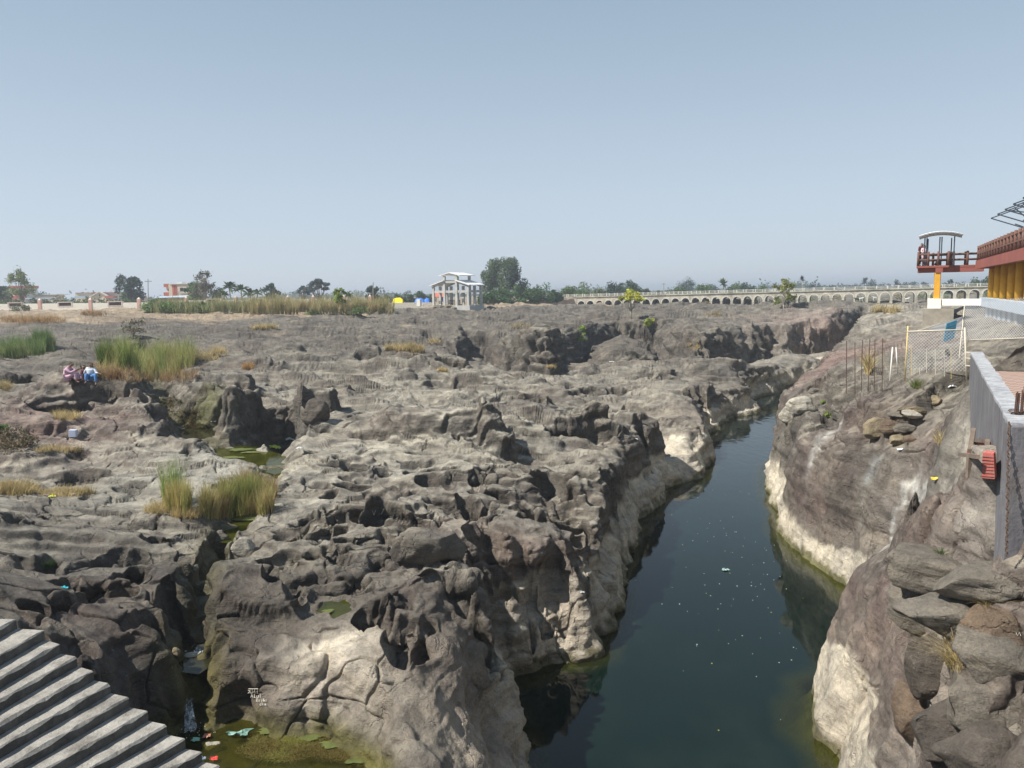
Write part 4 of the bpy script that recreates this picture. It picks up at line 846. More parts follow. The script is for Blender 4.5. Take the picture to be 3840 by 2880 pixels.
# ------------------------------------------------------------------ arched bridge
M_bridge = paint('lime stained masonry', (.50, .46, .36), .95, .2, 1.2, .5, .03, dirt=(.16, .14, .11), dscale=.45, damt=.85)
M_bwhite = paint('whitewash', (.62, .60, .55), .9, .15, 2, .3, .02, dirt=(.3, .28, .24), dscale=.8, damt=.6)
BL = at(2163, 1150, 236); BRt = at(3728, 1150, 191)
A2 = np.array([BL.x, BL.y]); B2 = np.array([BRt.x, BRt.y]); NB = 38
bd = (B2-A2)/NB; ext = 5; bn = np.array([-bd[1], bd[0]]); bn /= np.linalg.norm(bn)       # pointing away
eb = empty('arched_bridge', (A2[0], A2[1], -6), 'long low masonry bridge of many round arches crossing the river bed', 'bridge')
def zdeck(k): return -1.72+(k/NB)*1.22
def ztop(k): return -3.10+(k/NB)*1.75
DEP = 5.5
for k in range(0, NB+ext):
    p0 = A2+bd*k; p1 = A2+bd*(k+1); bw = np.linalg.norm(bd); wv = bw*.78; zt = ztop(k+.5); zs_ = zt-wv/2; zb_ = -8.0
    b = MB(); N = 12; prof_ = [(bw/2-wv/2, zb_)]+[(bw/2-math.cos(math.pi*i/N)*wv/2, zs_+math.sin(math.pi*i/N)*wv/2) for i in range(N+1)]+[(bw/2+wv/2, zb_)]
    def W(s_, z_, dd): q = p0+(p1-p0)*s_/bw+bn*dd; return (q[0], q[1], z_)
    zd0, zd1 = zdeck(k)-.25, zdeck(k+1)-.25
    for dd in (0, DEP):
        F_ = [W(s_, z_, dd) for s_, z_ in prof_]; n0 = len(b.v)
        up = [W(0, zb_, dd)]+[W(s_, zd0+(zd1-zd0)*s_/bw, dd) for s_ in [prof_[0][0]*.5]+[p_[0] for p_ in prof_[1:-1]]]+[W(bw, zb_, dd)]
        # front built from strips between the arch line and the deck line
        V = []; tops = [W(0, zd0, dd)]+[W(p_[0], zd0+(zd1-zd0)*p_[0]/bw, dd) for p_ in prof_[1:-1]]+[W(bw, zd1, dd)]
        arc = [W(p_[0], p_[1], dd) for p_ in prof_[1:-1]]
        n0 = len(b.v); b.v += [tuple(q) for q in arc+tops[1:-1]]
        m_ = len(arc)
        for i in range(m_-1): b.f.append((n0+i, n0+i+1, n0+m_+i+1, n0+m_+i))
        b.add([W(0, zb_, dd), W(prof_[0][0], zb_, dd), arc[0], tops[1], tops[0]], [(0, 1, 2, 3, 4)])
        b.add([W(prof_[-1][0], zb_, dd), W(bw, zb_, dd), tops[-1], tops[-2], arc[-1]], [(0, 1, 2, 3, 4)])
    fr = [W(s_, z_, 0) for s_, z_ in prof_]; bk = [W(s_, z_, DEP) for s_, z_ in prof_]
    b.add(fr+bk, [(i, i+1, len(fr)+i+1, len(fr)+i) for i in range(len(fr)-1)])
    bay = b.build('arch', M_bridge, eb)
    # proud arch ring
    r = MB(); ro = wv/2+.16; ri = wv/2-.02
    vs = []
    for i in range(N+1):
        a = math.pi*i/N
        for rad, dd in ((ri, -.05), (ro, -.05), (ro, .02)): vs.append(W(bw/2-math.cos(a)*rad, zs_+math.sin(a)*rad, dd))
    r.add(vs, [(i*3+m_, i*3+m_+1, (i+1)*3+m_+1, (i+1)*3+m_) for i in range(N) for m_ in range(2)])
    r.build('arch_ring', M_bwhite, bay)
pA, pB = A2-bd*4.6, A2+bd*(NB+ext)
def P3(q, z_): return (q[0], q[1], z_)
b = MB(); b.hexa([P3(pA-bn*.25, zdeck(-4.6)-.27), P3(pB-bn*.25, zdeck(NB+ext)-.27), P3(pB+bn*(DEP+.2), zdeck(NB+ext)-.27), P3(pA+bn*(DEP+.2), zdeck(-4.6)-.27)], [P3(pA-bn*.25, zdeck(-4.6)), P3(pB-bn*.25, zdeck(NB+ext)), P3(pB+bn*(DEP+.2), zdeck(NB+ext)), P3(pA+bn*(DEP+.2), zdeck(-4.6))])
b.build('deck', M_bridge, eb)
b = MB(); K0 = -4.5
for side in (-.1, DEP): 
    for hh in (.28, .62): b.beam(P3(A2+bd*K0+bn*side, zdeck(K0)+hh), P3(pB+bn*side, zdeck(NB+ext)+hh), .09, .10)
    for j in range(int((NB+ext-K0)/.9)):
        k = K0+j*.9; q = A2+bd*k+bn*side; b.box((q[0], q[1], zdeck(k)+.36), (.18, .18, .78), math.atan2(bd[1], bd[0]))
b.build('railing', M_bwhite, eb)
# solid approach at its left end, and the weir ground behind the low arches
b = MB(); b.hexa([P3(pA-bn*.1, -7), P3(A2-bn*.1, -7), P3(A2+bn*DEP, -7), P3(pA+bn*DEP, -7)], [P3(pA-bn*.1, zdeck(-4.6)-.28), P3(A2-bn*.1, zdeck(0)-.28), P3(A2+bn*DEP, zdeck(0)-.28), P3(pA+bn*DEP, zdeck(-4.6)-.28)])
b.build('abutment', M_bridge, eb)
bs = MB(); q0, q1 = A2-bd*1+bn*(DEP+.01), A2+bd*18+bn*(DEP+.01); bs.hexa([P3(q0, -8), P3(q1, -8), P3(q1+bn*4, -8), P3(q0+bn*4, -8)], [P3(q0, -2.4), P3(q1, -3.2), P3(q1+bn*4, -3.2), P3(q0+bn*4, -2.4)])
tag(recenter(bs.build('earth_bank', M_earth)), kind='structure')
# dry stone embankment running left from the bridge
M_mud = paint('pinkish mud wall', (.38, .29, .22), .95, .25, 1.5, .6, .05, dirt=(.2, .15, .11), dscale=.5, damt=.6)
e0 = A2-bd*.3; eL = at(1812, 1150, 205)
b = MB(); n_ = 40; vs = []; rs = np.random.RandomState(9)
for k in range(n_+1):
    t = k/n_; q = e0*(1-t)+np.array([eL.x, eL.y])*t; hh = (-2.35)*(1-t)+(-3.0)*t+rs.uniform(-.12, .12); zz_ = gz(*q)-.6
    vs += [P3(q-bn*.5, zz_), P3(q-bn*.1, hh), P3(q+bn*.6, hh+.05), P3(q+bn*1.5, zz_)]
b.add(vs, [(k*4+m_, k*4+m_+1, (k+1)*4+m_+1, (k+1)*4+m_) for k in range(n_) for m_ in range(3)]+[(3, 2, 1, 0), tuple(n_*4+q for q in range(4))])
tag(recenter(b.build('embankment_wall', M_mud)), 'low crumbling pinkish bank wall left of the bridge', 'wall')
g = az_at(2047, 196); b = MB(); m_ = MB()
tp = [g+Vector((0, 1.2, .55)), g+Vector((0, -.9, .5))]; b.tube(tp, .42, 14, False); b.tube([tp[1], tp[0]], .33, 14, False)
tag(recenter(b.build('drain_pipe', paint('grey pipe', (.22, .2, .18)), smooth=True)), 'round open drain pipe at the foot of the bank', 'pipe')
# ------------------------------------------------------------------ unfinished concrete pavilion
M_pav = paint('pale bare concrete', (.46, .45, .42), .9, .15, 1.0, .3, .02, dirt=(.27, .26, .24), dscale=.7, damt=.6)
M_dark = paint('dark metal', (.03, .03, .035), .6, .2, 3, .1)
PD = 165.0; s_ = PD/F
pg = at(1716, 1148, PD); zg = pg.z; ep = empty('concrete_pavilion', (pg.x, pg.y, zg), 'two tiered open concrete pavilion with white roofs on the far flat', 'pavilion')
# plan axes: long side runs right and away, short side comes left and nearer
ua = Vector((.80, .60, 0)); va = Vector((-.86, .50, 0)).normalized(); ua = Vector((.93, -.37, 0)).normalized(); va = Vector((.37, .93, 0))
u2 = Vector((math.cos(R(-28)), math.sin(R(-28)), 0)); v2 = Vector((-u2.y, u2.x, 0))
def L_(u, v, h): q = Vector((pg.x, pg.y, zg))+u2*u+v2*v; return Vector((q.x, q.y, zg+h))
HU, HV = 4.3, 2.6; H1, H2, HE, HR = 2.95, 3.45, 4.3, 5.1
cols_ = [(-HU, -HV), (-HU*.35, -HV), (HU*.35, -HV), (HU, -HV), (-HU, HV), (-HU*.35, HV), (HU*.35, HV), (HU, HV), (-HU*.35, 0), (HU*.35, 0), (-HU, 0), (HU, 0)]
for (u, v) in cols_:
    tall = abs(u) < HU*.5 and abs(v) > 1
    b = MB(); b.prism([tuple(L_(u+a, v+c, 0)[:2]) for a, c in ((-.24, -.24), (.24, -.24), (.24, .24), (-.24, .24))], zg-1.0, zg+(6.35 if tall else HE-.05)); b.build('column', M_pav, ep)
for v in (-HV, HV):
    b = MB(); b.beam(L_(-HU, v, H2-.35), L_(HU, v, H2-.35), .3, .5); b.build('beam', M_pav, ep)
for u in (-HU, -HU*.35, HU*.35, HU):
    b = MB(); b.beam(L_(u, -HV+.25, H2-.352), L_(u, HV-.25, H2-.352), .28, .48); b.build('beam', M_pav, ep)
M_proof = paint('white roof slab', (.72, .72, .70), .8, .08, 1, .2, .01, dirt=(.4, .4, .38), dscale=.8, damt=.5)
def gable(u0, u1, v0, v1, ze, zr, name='roof'):
    vm = (v0+v1)/2; t = .16
    for a, c in ((v0, vm), (v1, vm)):
        P_ = [L_(u0, a, ze), L_(u1, a, ze), L_(u1, c, zr), L_(u0, c, zr)]; MB().add(P_+[q+Vector((0, 0, t)) for q in P_], [(3, 2, 1, 0), (4, 5, 6, 7)]+[(i, (i+1) % 4, 4+(i+1) % 4, 4+i) for i in range(4)]).build(name, M_proof, ep)
def gableu(u0, u1, v0, v1, ze, zr):
    um = (u0+u1)/2; t = .16
    for a in (u0, u1):
        P_ = [L_(a, v0, ze), L_(a, v1, ze), L_(um, v1, zr), L_(um, v0, zr)]; MB().add(P_+[q+Vector((0, 0, t)) for q in P_], [(3, 2, 1, 0), (4, 5, 6, 7)]+[(i, (i+1) % 4, 4+(i+1) % 4, 4+i) for i in range(4)]).build('roof', M_proof, ep)
for a0, a1, za, zc in ((-HU-.6, -HU*.35+.1, HE, 5.35), (HU+.6, HU*.35-.1, HE, 5.35)):
    P_ = [L_(a0, -HV-.6, za), L_(a0, HV+.6, za), L_(a1, HV+.6, zc), L_(a1, -HV-.6, zc)]; MB().add(P_+[q+Vector((0, 0, .17)) for q in P_], [(3, 2, 1, 0), (4, 5, 6, 7)]+[(i, (i+1) % 4, 4+(i+1) % 4, 4+i) for i in range(4)]).build('roof', M_proof, ep)
for v in (-HV, HV): MB().beam(L_(-HU*.35, v, 5.1), L_(HU*.35, v, 5.1), .28, .4).build('beam', M_pav, ep)
for v in (-HV, HV):
    for sg in (-1, 1): MB().beam(L_(sg*HU, v, HE-.15), L_(sg*HU*.35, v, 5.15), .26, .32).build('beam', M_pav, ep)
gableu(-2.6, 2.6, -HV-.5, HV+.5, 6.35, 6.95)
b = MB(); b.box(L_(0, 0, -.75), (9.6, 6.0, 1.9), R(-28)); b.build('plinth', M_pav, ep)
# things inside and about it
M_blk = paint('black paint', (.015, .014, .013), .6)
for px, w_, h_ in ((1652, 12, 13), (1694, 22, 16), (1722, 8, 16)):
    g = at(px, 1141, PD-1); b = MB()
    ww = w_*s_; hh = h_*s_
    for k in range(3): b.box((g.x, g.y, g.z+hh*(.25+.32*k)), (ww, .08, hh*.16))
    for sx in (-1, 1): b.box((g.x+sx*ww*.45, g.y+.02, g.z+hh*.5), (.09, .1, hh))
    tag(recenter(b.build('rail_barrier', M_blk)), {1652: 'small black railing panel at the left inside the pavilion', 1694: 'wide black barred panel in the middle of the pavilion', 1722: 'narrow black barred panel right of the middle one'}[px], 'barrier', 'black barred panels in the pavilion')
M_red = paint('faded red sheet', (.55, .14, .09), .8, .15, 2); M_blue = paint('blue tarpaulin', (.06, .19, .62), .6, .25, 1.5, .5, .05); M_yel = paint('yellow tarpaulin', (.85, .62, .01), .6, .15, 1.5, .5, .05)
M_wht = paint('white plaster', (.70, .68, .63), .85, .08, 1, .2, .01, dirt=(.5, .46, .4), dscale=.6, damt=.5)
def tent(px, w_, base_y, top_y, dist, mat, label, rdg=.45, dep=3.0, name='tarpaulin_tent'):
    g = at(px, base_y, dist); W_ = w_*dist/F; Hh = (base_y-top_y)*dist/F; e = empty(name, g, label, 'tent'); rs = np.random.RandomState(int(px)); NX, NY = 10, 8; vs = []
    for j in range(NY+1):
        v = j/NY*2-1
        for i in range(NX+1):
            u = i/NX*2-1; zz_ = Hh*(1-abs(v)**1.5)*(1-.28*abs(u)**3)+.05*rs.normal()*Hh*(abs(v) < .9); vs.append((g.x+u*W_/2*(1-.12*(1-abs(v))), g.y+v*dep/2, g.z+max(zz_, 0)-.05))
    MB().add(vs, [(j*(NX+1)+i, j*(NX+1)+i+1, (j+1)*(NX+1)+i+1, (j+1)*(NX+1)+i) for j in range(NY) for i in range(NX)]).build('sheet', mat, e, True)
    b = MB()
    for sx in (-1, 1): b.tube([g+Vector((sx*W_*.44, 0, -.2)), g+Vector((sx*W_*.44, 0, Hh*.8))], .04, 5)
    b.build('pole', M_dark, e)
tent(1494, 38, 1134, 1116, 178, M_yel, 'bright yellow tarpaulin tent on the far flat')
tent(1574, 34, 1136, 1117, 180, M_blue, 'blue tarpaulin tent left of the pavilion')
tent(1602, 20, 1137, 1117, 186, M_blue, 'smaller pale blue tent right beside the pavilion')
# red awning over blue sheet
g = at(1655, 1132, 176); e = empty('market_canopy', g, 'faded red awning over a blue sheet seen through the pavilion', 'canopy'); sc = 176/F
P_ = [Vector((g.x-25*sc, g.y-1, g.z+18*sc)), Vector((g.x+25*sc, g.y-1, g.z+18*sc)), Vector((g.x+22*sc, g.y+1.5, g.z+33*sc)), Vector((g.x-22*sc, g.y+1.5, g.z+33*sc))]
MB().add(P_+[q+Vector((0, 0, .05)) for q in P_], [(3, 2, 1, 0), (4, 5, 6, 7)]+[(i, (i+1) % 4, 4+(i+1) % 4, 4+i) for i in range(4)]).build('awning', M_red, e)
MB().box((g.x+8*sc, g.y+.5, g.z+9*sc), (28*sc, .06, 17*sc)).build('side_sheet', M_blue, e)
for a, c in ((-23, -1), (23, -1), (-21, 1.5), (21, 1.5)): MB().tube([(g.x+a*sc, g.y+c, g.z-.3), (g.x+a*sc, g.y+c, g.z+18*sc)], .05, 5).build('pole', M_dark, e)
b = MB(); g = at(1572, 1148, 160); sc = 160/F; b.box((g.x, g.y, g.z+12*sc), (15*sc, .7, 26*sc), R(-20)); tag(recenter(b.build('concrete_block', M_wht, bevel=.05)), 'squat white block pillar left of the pavilion', 'pillar')
# ------------------------------------------------------------------ rubble boundary wall on the left
def rubble_mat():
    m, t, p = newmat('whitewashed rubble'); pos = nd(t, 'ShaderNodeNewGeometry').outputs['Position']
    v = nd(t, 'ShaderNodeTexVoronoi', feature='DISTANCE_TO_EDGE'); v.inputs['Scale'].default_value = 2.6; lk(t, pos, v.inputs['Vector']); v2_ = nd(t, 'ShaderNodeTexVoronoi'); v2_.inputs['Scale'].default_value = 2.6; lk(t, pos, v2_.inputs['Vector'])
    stn = rampN(t, v2_.outputs['Color'], [(.35, (.74, .69, .58)), (.6, (.30, .24, .18)), (.7, (.76, .7, .6))])
    dk = rampN(t, v2_.outputs['Distance'], [(.14, (0, 0, 0)), (.22, (1, 1, 1))])
    c = mixN(t, dk.outputs[0], stn.outputs[0], (.78, .73, .63)); lk(t, c, p.inputs['Base Color']); p.inputs['Roughness'].default_value = .95
    lk(t, bumpN(t, v.outputs['Distance'], .8, .1), p.inputs['Normal']); return m
M_rub = rubble_mat(); M_pink = paint('pink pillar paint', (.58, .36, .29), .9, .12, 2, .2, .02); M_pinkp = paint('pale pink trim', (.66, .54, .46), .9, .1, 2, .2, .02); M_iron = paint('rusty grille', (.06, .04, .03), .8)
WL = az_at(-140, 175); WR = az_at(1400, 168)
def onwall(px):
    d = ray(px, 1130); k = d[0]/d[1]; t = (k*WL.y-WL.x)/((WR.x-WL.x)-k*(WR.y-WL.y)); return WL.lerp(WR, t), t
wdir = (WR-WL); wdir.z = 0; wdir.normalize(); wrz = math.atan2(wdir.y, wdir.x)
ew = empty('boundary_wall', WL.lerp(WR, .3), 'long whitewashed rubble wall with pink pillars behind the rock flat', 'wall')
def wtop(px): return at(px, 1140+(0-px)*.011, onwall(px)[0].y).z if px < 600 else at(px, 1127-(px-600)*.008, onwall(px)[0].y).z
posts = [150, 340, 522, 700, 885, 1080, 1175, 1290, 1388]
xs = [-130]+posts
for a, c in zip(xs[:-1], xs[1:]):
    pa, pb = onwall(a)[0], onwall(c)[0]; za, zc = wtop(a), wtop(c)
    if a > 1100: za -= .5; zc -= .5
    nn = Vector((-wdir.y, wdir.x, 0))*.25
    fr = {-130: 58, 150: 245, 340: 433, 700: 803, 885: 965}.get(a)
    gap = (onwall(fr)[0], 29*170/F) if fr else None
    def wl(p, q, z0p, z0q, z1p, z1q):
        MB().hexa([(p.x-nn.x, p.y-nn.y, z0p), (q.x-nn.x, q.y-nn.y, z0q), (q.x+nn.x, q.y+nn.y, z0q), (p.x+nn.x, p.y+nn.y, z0p)], [(p.x-nn.x, p.y-nn.y, z1p), (q.x-nn.x, q.y-nn.y, z1q), (q.x+nn.x, q.y+nn.y, z1q), (p.x+nn.x, p.y+nn.y, z1p)]).build('wall_panel', M_rub, ew)
    if gap:
        c0 = gap[0]-wdir*gap[1]; c1 = gap[0]+wdir*gap[1]; zm = wtop(fr)
        wl(pa, c0, pa.z-1, c0.z-1, za, zm); wl(c1, pb, c1.z-1, pb.z-1, zm, zc); wl(c0, c1, c0.z-1, c1.z-1, zm-.75, zm-.75)
        fm = MB(); ctr = gap[0]; fz0, fz1 = zm-.75, zm+.32; g1 = gap[1]
        for zc_, hz_ in ((fz0+.08, .16), (fz1-.08, .16)): fm.box((ctr.x, ctr.y, zc_), (2*g1+.1, .62, hz_), wrz)
        for sg in (-1, 1): q = ctr+wdir*sg*(g1-.1); fm.box((q.x, q.y, (fz0+fz1)/2), (.26, .60, fz1-fz0-.34), wrz)
        wf = fm.build('window_frame', M_pinkp, ew)
        gr = MB(); gr.box((ctr.x-nn.x*-.3, ctr.y-nn.y*-.3, (fz0+fz1)/2), (2*g1-.45, .06, fz1-fz0-.36), wrz); gr.build('grille', M_iron, wf)
    else: wl(pa, pb, pa.z-1, pb.z-1, za, zc)
for px in posts:
    p = onwall(px)[0]; zt = wtop(px)+(.75 if px < 600 else .55); wv_ = .75 if px < 600 else .6
    pp = MB().box((p.x, p.y, (zt+p.z-1)/2), (wv_, .7, zt-p.z+1), wrz).build('pillar', M_pink, ew)
    h_ = wv_*.48; q = [(p.x+(a*math.cos(wrz)-c*math.sin(wrz))*h_, p.y+(a*math.sin(wrz)+c*math.cos(wrz))*h_, zt+.002) for a, c in ((-1, -1), (1, -1), (1, 1), (-1, 1))]
    MB().add(q+[(p.x, p.y, zt+.45)], [(0, 1, 4), (1, 2, 4), (2, 3, 4), (3, 0, 4), (3, 2, 1, 0)]).build('cap', M_pinkp, pp)
# low wall behind the tents to the pavilion
a, c = az_at(1395, 170), az_at(1640, 172); lw = MB(); lw.hexa([(a.x, a.y, a.z-1), (c.x, c.y, c.z-1), (c.x, c.y+.5, c.z-1), (a.x, a.y+.5, a.z-1)], [(a.x, a.y, at(1395, 1136, 170).z), (c.x, c.y, at(1640, 1134, 172).z), (c.x, c.y+.5, at(1640, 1134, 172).z), (a.x, a.y+.5, at(1395, 1136, 170).z)])
tag(recenter(lw.build('low_wall', M_rub)), 'knee high white rubble wall in front of the tents', 'wall')
# ------------------------------------------------------------------ houses behind
M_cream = paint('cream house paint', (.66, .58, .44), .85, .08, .7, .1, .02, dirt=(.5, .42, .3), dscale=.4, damt=.4); M_hred = paint('brick red paint', (.45, .13, .09), .85, .12, 1, .1, .02); M_tin = paint('pale blue tin roof', (.42, .52, .62), .5, .1, .6, .1, .02); M_glass = paint('dark window glass', (.02, .02, .025), .15, .1, 1, 0); M_brown = paint('brown block wall', (.26, .2, .15), .9, .2, 1)
def hs(px, py, d): return at(px, py, d)
def rbox(b, x0, x1, y0, y1, d, dep, off=0):      # picture rectangle at a distance, given real depth
    p = at(x0, y1, d); q = at(x1, y0, d); b.box(((p.x+q.x)/2, d+dep/2+off, (p.z+q.z)/2), (q.x-p.x, dep, q.z-p.z)); return b
D1 = 290
e = empty('village_house', at(55, 1122, D1), 'white two storey house with a red parapet behind the sparse tree', 'house')
rbox(MB(), 18, 92, 1078, 1135, D1, 8).build('wall', M_wht, e); rbox(MB(), 34, 94, 1071, 1082, D1-.15, 8.3).build('parapet', M_hred, e); rbox(MB(), 42, 96, 1109, 1122, D1-.6, .6).build('balcony', M_hred, e)
f = rbox(MB(), 53, 65, 1090, 1107, D1, .2, -.12).build('window', M_hred, e); rbox(MB(), 55, 63, 1092, 1106, D1, .1, -.2).build('pane', M_glass, f)
e = empty('low_house', at(150, 1122, D1+5), 'long low cream house with flat roof left of the gabled one', 'house')
rbox(MB(), 92, 195, 1106, 1135, D1+6, 8).build('wall', M_cream, e); rbox(MB(), 90, 212, 1103, 1107, D1+5.5, 9).build('roof', M_wht, e); rbox(MB(), 75, 208, 1115, 1122, D1-6, 4).build('lean_to_roof', M_tin, e)
D2 = 300
e = empty('gabled_house', at(350, 1122, D2), 'cream bungalow with a small white gable and dark diamond opening', 'house')
rbox(MB(), 284, 340, 1098, 1135, D2, 9).build('wall', M_cream, e); rbox(MB(), 330, 425, 1098, 1135, D2+1, 8).build('wall', M_wht, e); rbox(MB(), 282, 428, 1095, 1099, D2-.3, 9.6).build('parapet', M_hred, e)
gx0, gx1, gm = at(349, 1118, D2-2), at(399, 1118, D2-2), at(374, 1095, D2-2)
vs = [(gx0.x, D2-2, gx0.z-2), (gx1.x, D2-2, gx0.z-2), (gx1.x, D2-2, gx0.z+.9), (gm.x, D2-2, gm.z), (gx0.x, D2-2, gx0.z+.9)]; MB().add(vs+[(a, c+2.2, d) for a, c, d in vs], [(0, 1, 2, 3, 4), (9, 8, 7, 6, 5)]+[(i, 5+i, 5+(i+1) % 5, (i+1) % 5) for i in range(5)]).build('gable', M_cream, e)
for sg in (-1, 1): q = gx1 if sg > 0 else gx0; MB().beam((gm.x, D2-2.2, gm.z+.15), (q.x+sg*.5, D2-2.2, gx0.z+.75), .5, .3).build('roof_edge', M_wht, e)
c = at(373, 1107, D2-2.1); MB().add([(c.x-.35, D2-2.06, c.z), (c.x, D2-2.06, c.z-.5), (c.x+.35, D2-2.06, c.z), (c.x, D2-2.06, c.z+.5), (c.x-.35, D2-1.9, c.z), (c.x, D2-1.9, c.z-.5), (c.x+.35, D2-1.9, c.z), (c.x, D2-1.9, c.z+.5)], [(0, 1, 2, 3), (0, 4, 5, 1), (1, 5, 6, 2), (2, 6, 7, 3), (3, 7, 4, 0)]).build('window', M_iron, e)
for k, (a_, c_) in enumerate(((392, 425), (280, 318))): rbox(MB(), a_, c_, 1110, 1118, D2-4, 3).build('porch_roof', M_hred if k == 0 else M_tin, e)
b = MB(); c = at(418, 1092, D2+3)
for k in range(9): a_ = k*math.pi/4; b.tube([(c.x, c.y, c.z), (c.x+.5*math.cos(a_), c.y-.2, c.z+.5*math.sin(a_))], .05, 4)
b.tube([(c.x, c.y, c.z-1), (c.x, c.y, c.z)], .08, 5); b.build('satellite_dish', M_wht, e)
D3 = 265
e = empty('balcony_house', at(660, 1118, D3), 'cream two storey house with red balconies at its left corner', 'house')
rbox(MB(), 636, 712, 1066, 1135, D3, 9).build('wall', M_cream, e)
for y0, y1 in ((1064, 1077), (1096, 1110)): rbox(MB(), 614, 638, y0, y1, D3+.6, 4).build('balcony', M_hred, e)
rbox(MB(), 627, 640, 1064, 1135, D3+1.2, 6).build('wall', M_wht, e)
rbox(MB(), 648, 653, 1064, 1118, D3-.25, .3).build('pilaster', M_hred, e); rbox(MB(), 658, 661, 1064, 1118, D3-.2, .3).build('pilaster', M_hred, e)
rbox(MB(), 634, 716, 1062, 1066.5, D3-.5, 9.6).build('roof', M_wht, e); rbox(MB(), 664, 683, 1059, 1063, D3+3, 3).build('water_tank', M_wht, e)
f = rbox(MB(), 668, 700, 1074, 1094, D3, .25, -.3).build('window', M_pinkp, e); rbox(MB(), 677, 688, 1079, 1092, D3, .12, -.38).build('pane', M_glass, f)
f = rbox(MB(), 630, 634, 1081, 1092, D3+1.2, .2, -.15).build('window', M_pinkp, e); rbox(MB(), 631, 633.5, 1082, 1091, D3+1.2, .1, -.22).build('pane', M_glass, f)
rbox(MB(), 670, 706, 1096, 1100, D3-.8, 1.2).build('sunshade', M_wht, e)
e = empty('shed', at(640, 1125, 235), 'low shed with pale blue tin roof before the balcony house', 'shed')
p, q = at(585, 1118, 235), at(702, 1113, 235); MB().hexa([(p.x, 233, p.z), (q.x, 233, q.z-.1), (q.x, 238, q.z+.4), (p.x, 238, p.z+.4)], [(p.x, 233, p.z+.1), (q.x, 233, q.z+0), (q.x, 238, q.z+.5), (p.x, 238, p.z+.5)]).build('roof', M_tin, e); MB().box(((p.x+q.x)/2, 236, p.z-1), (q.x-p.x-1, 3.5, 1.95)).build('wall', M_brown, e)
b = MB(); rbox(b, 462, 542, 1108, 1130, 262, 1.0); rbox(b, 516, 524, 1106, 1130, 261.8, 1.4); tag(recenter(b.build('block_wall', M_pinkp)), 'plain pale compound wall under the dark dense tree', 'wall')
# poles
def pole(px, y0, y1, d, r_, label, arm=True):
    a, c = at(px, y0, d), at(px, y1, d); e = empty('utility_pole', c, label, 'pole'); MB().tube([c-Vector((0, 0, 1)), a], [r_, r_*.7], 7).build('shaft', M_barkp, e)
    if arm: MB().beam(a-Vector((.9, 0, .6)), a-Vector((-.9, 0, .6)), .12, .12).build('crossarm', M_iron, e)
pole(555, 1046, 1132, 200, .13, 'thin grey utility pole left of the balcony house'); pole(1399, 1058, 1136, 165, .12, 'pale slanting pole before the round dark tree', False); pole(2489, 1060, 1096, 330, .15, 'tiny pole beyond the bridge near its left third'); pole(447, 1070, 1120, 255, .12, 'slim pale post at the left of the dense tree', False)
# ------------------------------------------------------------------ trees
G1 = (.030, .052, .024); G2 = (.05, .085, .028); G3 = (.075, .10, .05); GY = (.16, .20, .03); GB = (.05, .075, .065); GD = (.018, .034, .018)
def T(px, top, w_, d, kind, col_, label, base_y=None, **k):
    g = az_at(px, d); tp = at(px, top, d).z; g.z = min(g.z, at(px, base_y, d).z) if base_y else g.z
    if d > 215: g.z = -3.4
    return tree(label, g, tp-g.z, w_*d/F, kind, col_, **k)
T(85, 998, 130, 215, 'airy', (.085, .11, .04), 'tall airy pale green tree at the far left', n=2300, leaf=.28, base=.3, trunk=.3)
T(8, 1076, 70, 235, 'dense', G1, 'dark tree cut by the left picture edge'); T(160, 1088, 74, 320, 'bush', G1, 'dark rounded bush behind the low flat house', leaf=.35)
T(490, 1036, 108, 240, 'dense', GD, 'dark dense round tree between the gabled and balcony houses', n=5200, base=.12); T(470, 1082, 40, 232, 'bush', G2, 'mid green bush at the foot of the dense tree', n=900)
T(772, 1016, 118, 205, 'airy', (.085, .085, .055), 'greyish half bare tree right of the balcony house', n=2200, leaf=.24, base=.25, bark=M_barkp); T(735, 1060, 95, 215, 'dense', G2, 'spreading green tree behind the half bare one', n=2600, base=.1); T(815, 1062, 60, 222, 'bush', G1, 'dark bush right of the half bare tree')
T(1016, 1064, 70, 235, 'dense', G1, 'small round dark green tree right of the palms', n=2600, base=.1)
T(1200, 1046, 105, 240, 'umbrella', GB, 'flat topped grey green acacia in the left distance', n=3200, base=.3); T(1135, 1075, 70, 250, 'umbrella', GB, 'lower hazy acacia left of the flat topped one', n=1500)
T(1399, 1066, 56, 232, 'dense', GD, 'narrow dark round tree behind the pale pole', n=2400, base=.08)
for k, (px, tp, w_) in enumerate(((1450, 1098, 46), (1490, 1092, 44), (1528, 1086, 50), (1570, 1084, 58), (1612, 1090, 44), (1420, 1108, 40))):
    T(px, tp, w_, 245+k*3, 'bush', (.035, .06, .028), ['low dark tree left in the row behind the tents', 'dark tree above the yellow tent', 'dark tree between yellow and blue tents', 'tallest dark tree over the blue tent', 'dark tree touching the pavilion roof', 'smallest tree at the left end of the tent row'][k], group='dark trees behind the tents', n=1300, cat='tree')
T(1893, 950, 178, 238, 'feather', (.065, .095, .055), 'tall feathery fan shaped tree right of the pavilion', n=16000, leaf=.30, base=.02, trunk=.45)
for k, (px, tp, w_) in enumerate(((1822, 1082, 70), (1872, 1068, 80), (1930, 1060, 80), (1985, 1058, 70), (2040, 1056, 90), (2085, 1070, 50))):
    T(px, tp, w_, 208+k*3, 'bush', (.045, .085, .032), ['leftmost thicket bush touching the pavilion', 'thicket bush under the fan shaped tree, left side', 'thicket bush under the fan shaped tree, right side', 'broad thicket bush right of the fan shaped tree', 'largest thicket bush near the bank wall', 'last small thicket bush before the gap'][k], group='green thicket above the bank wall', n=2600, cat='bush', leaf=.26)
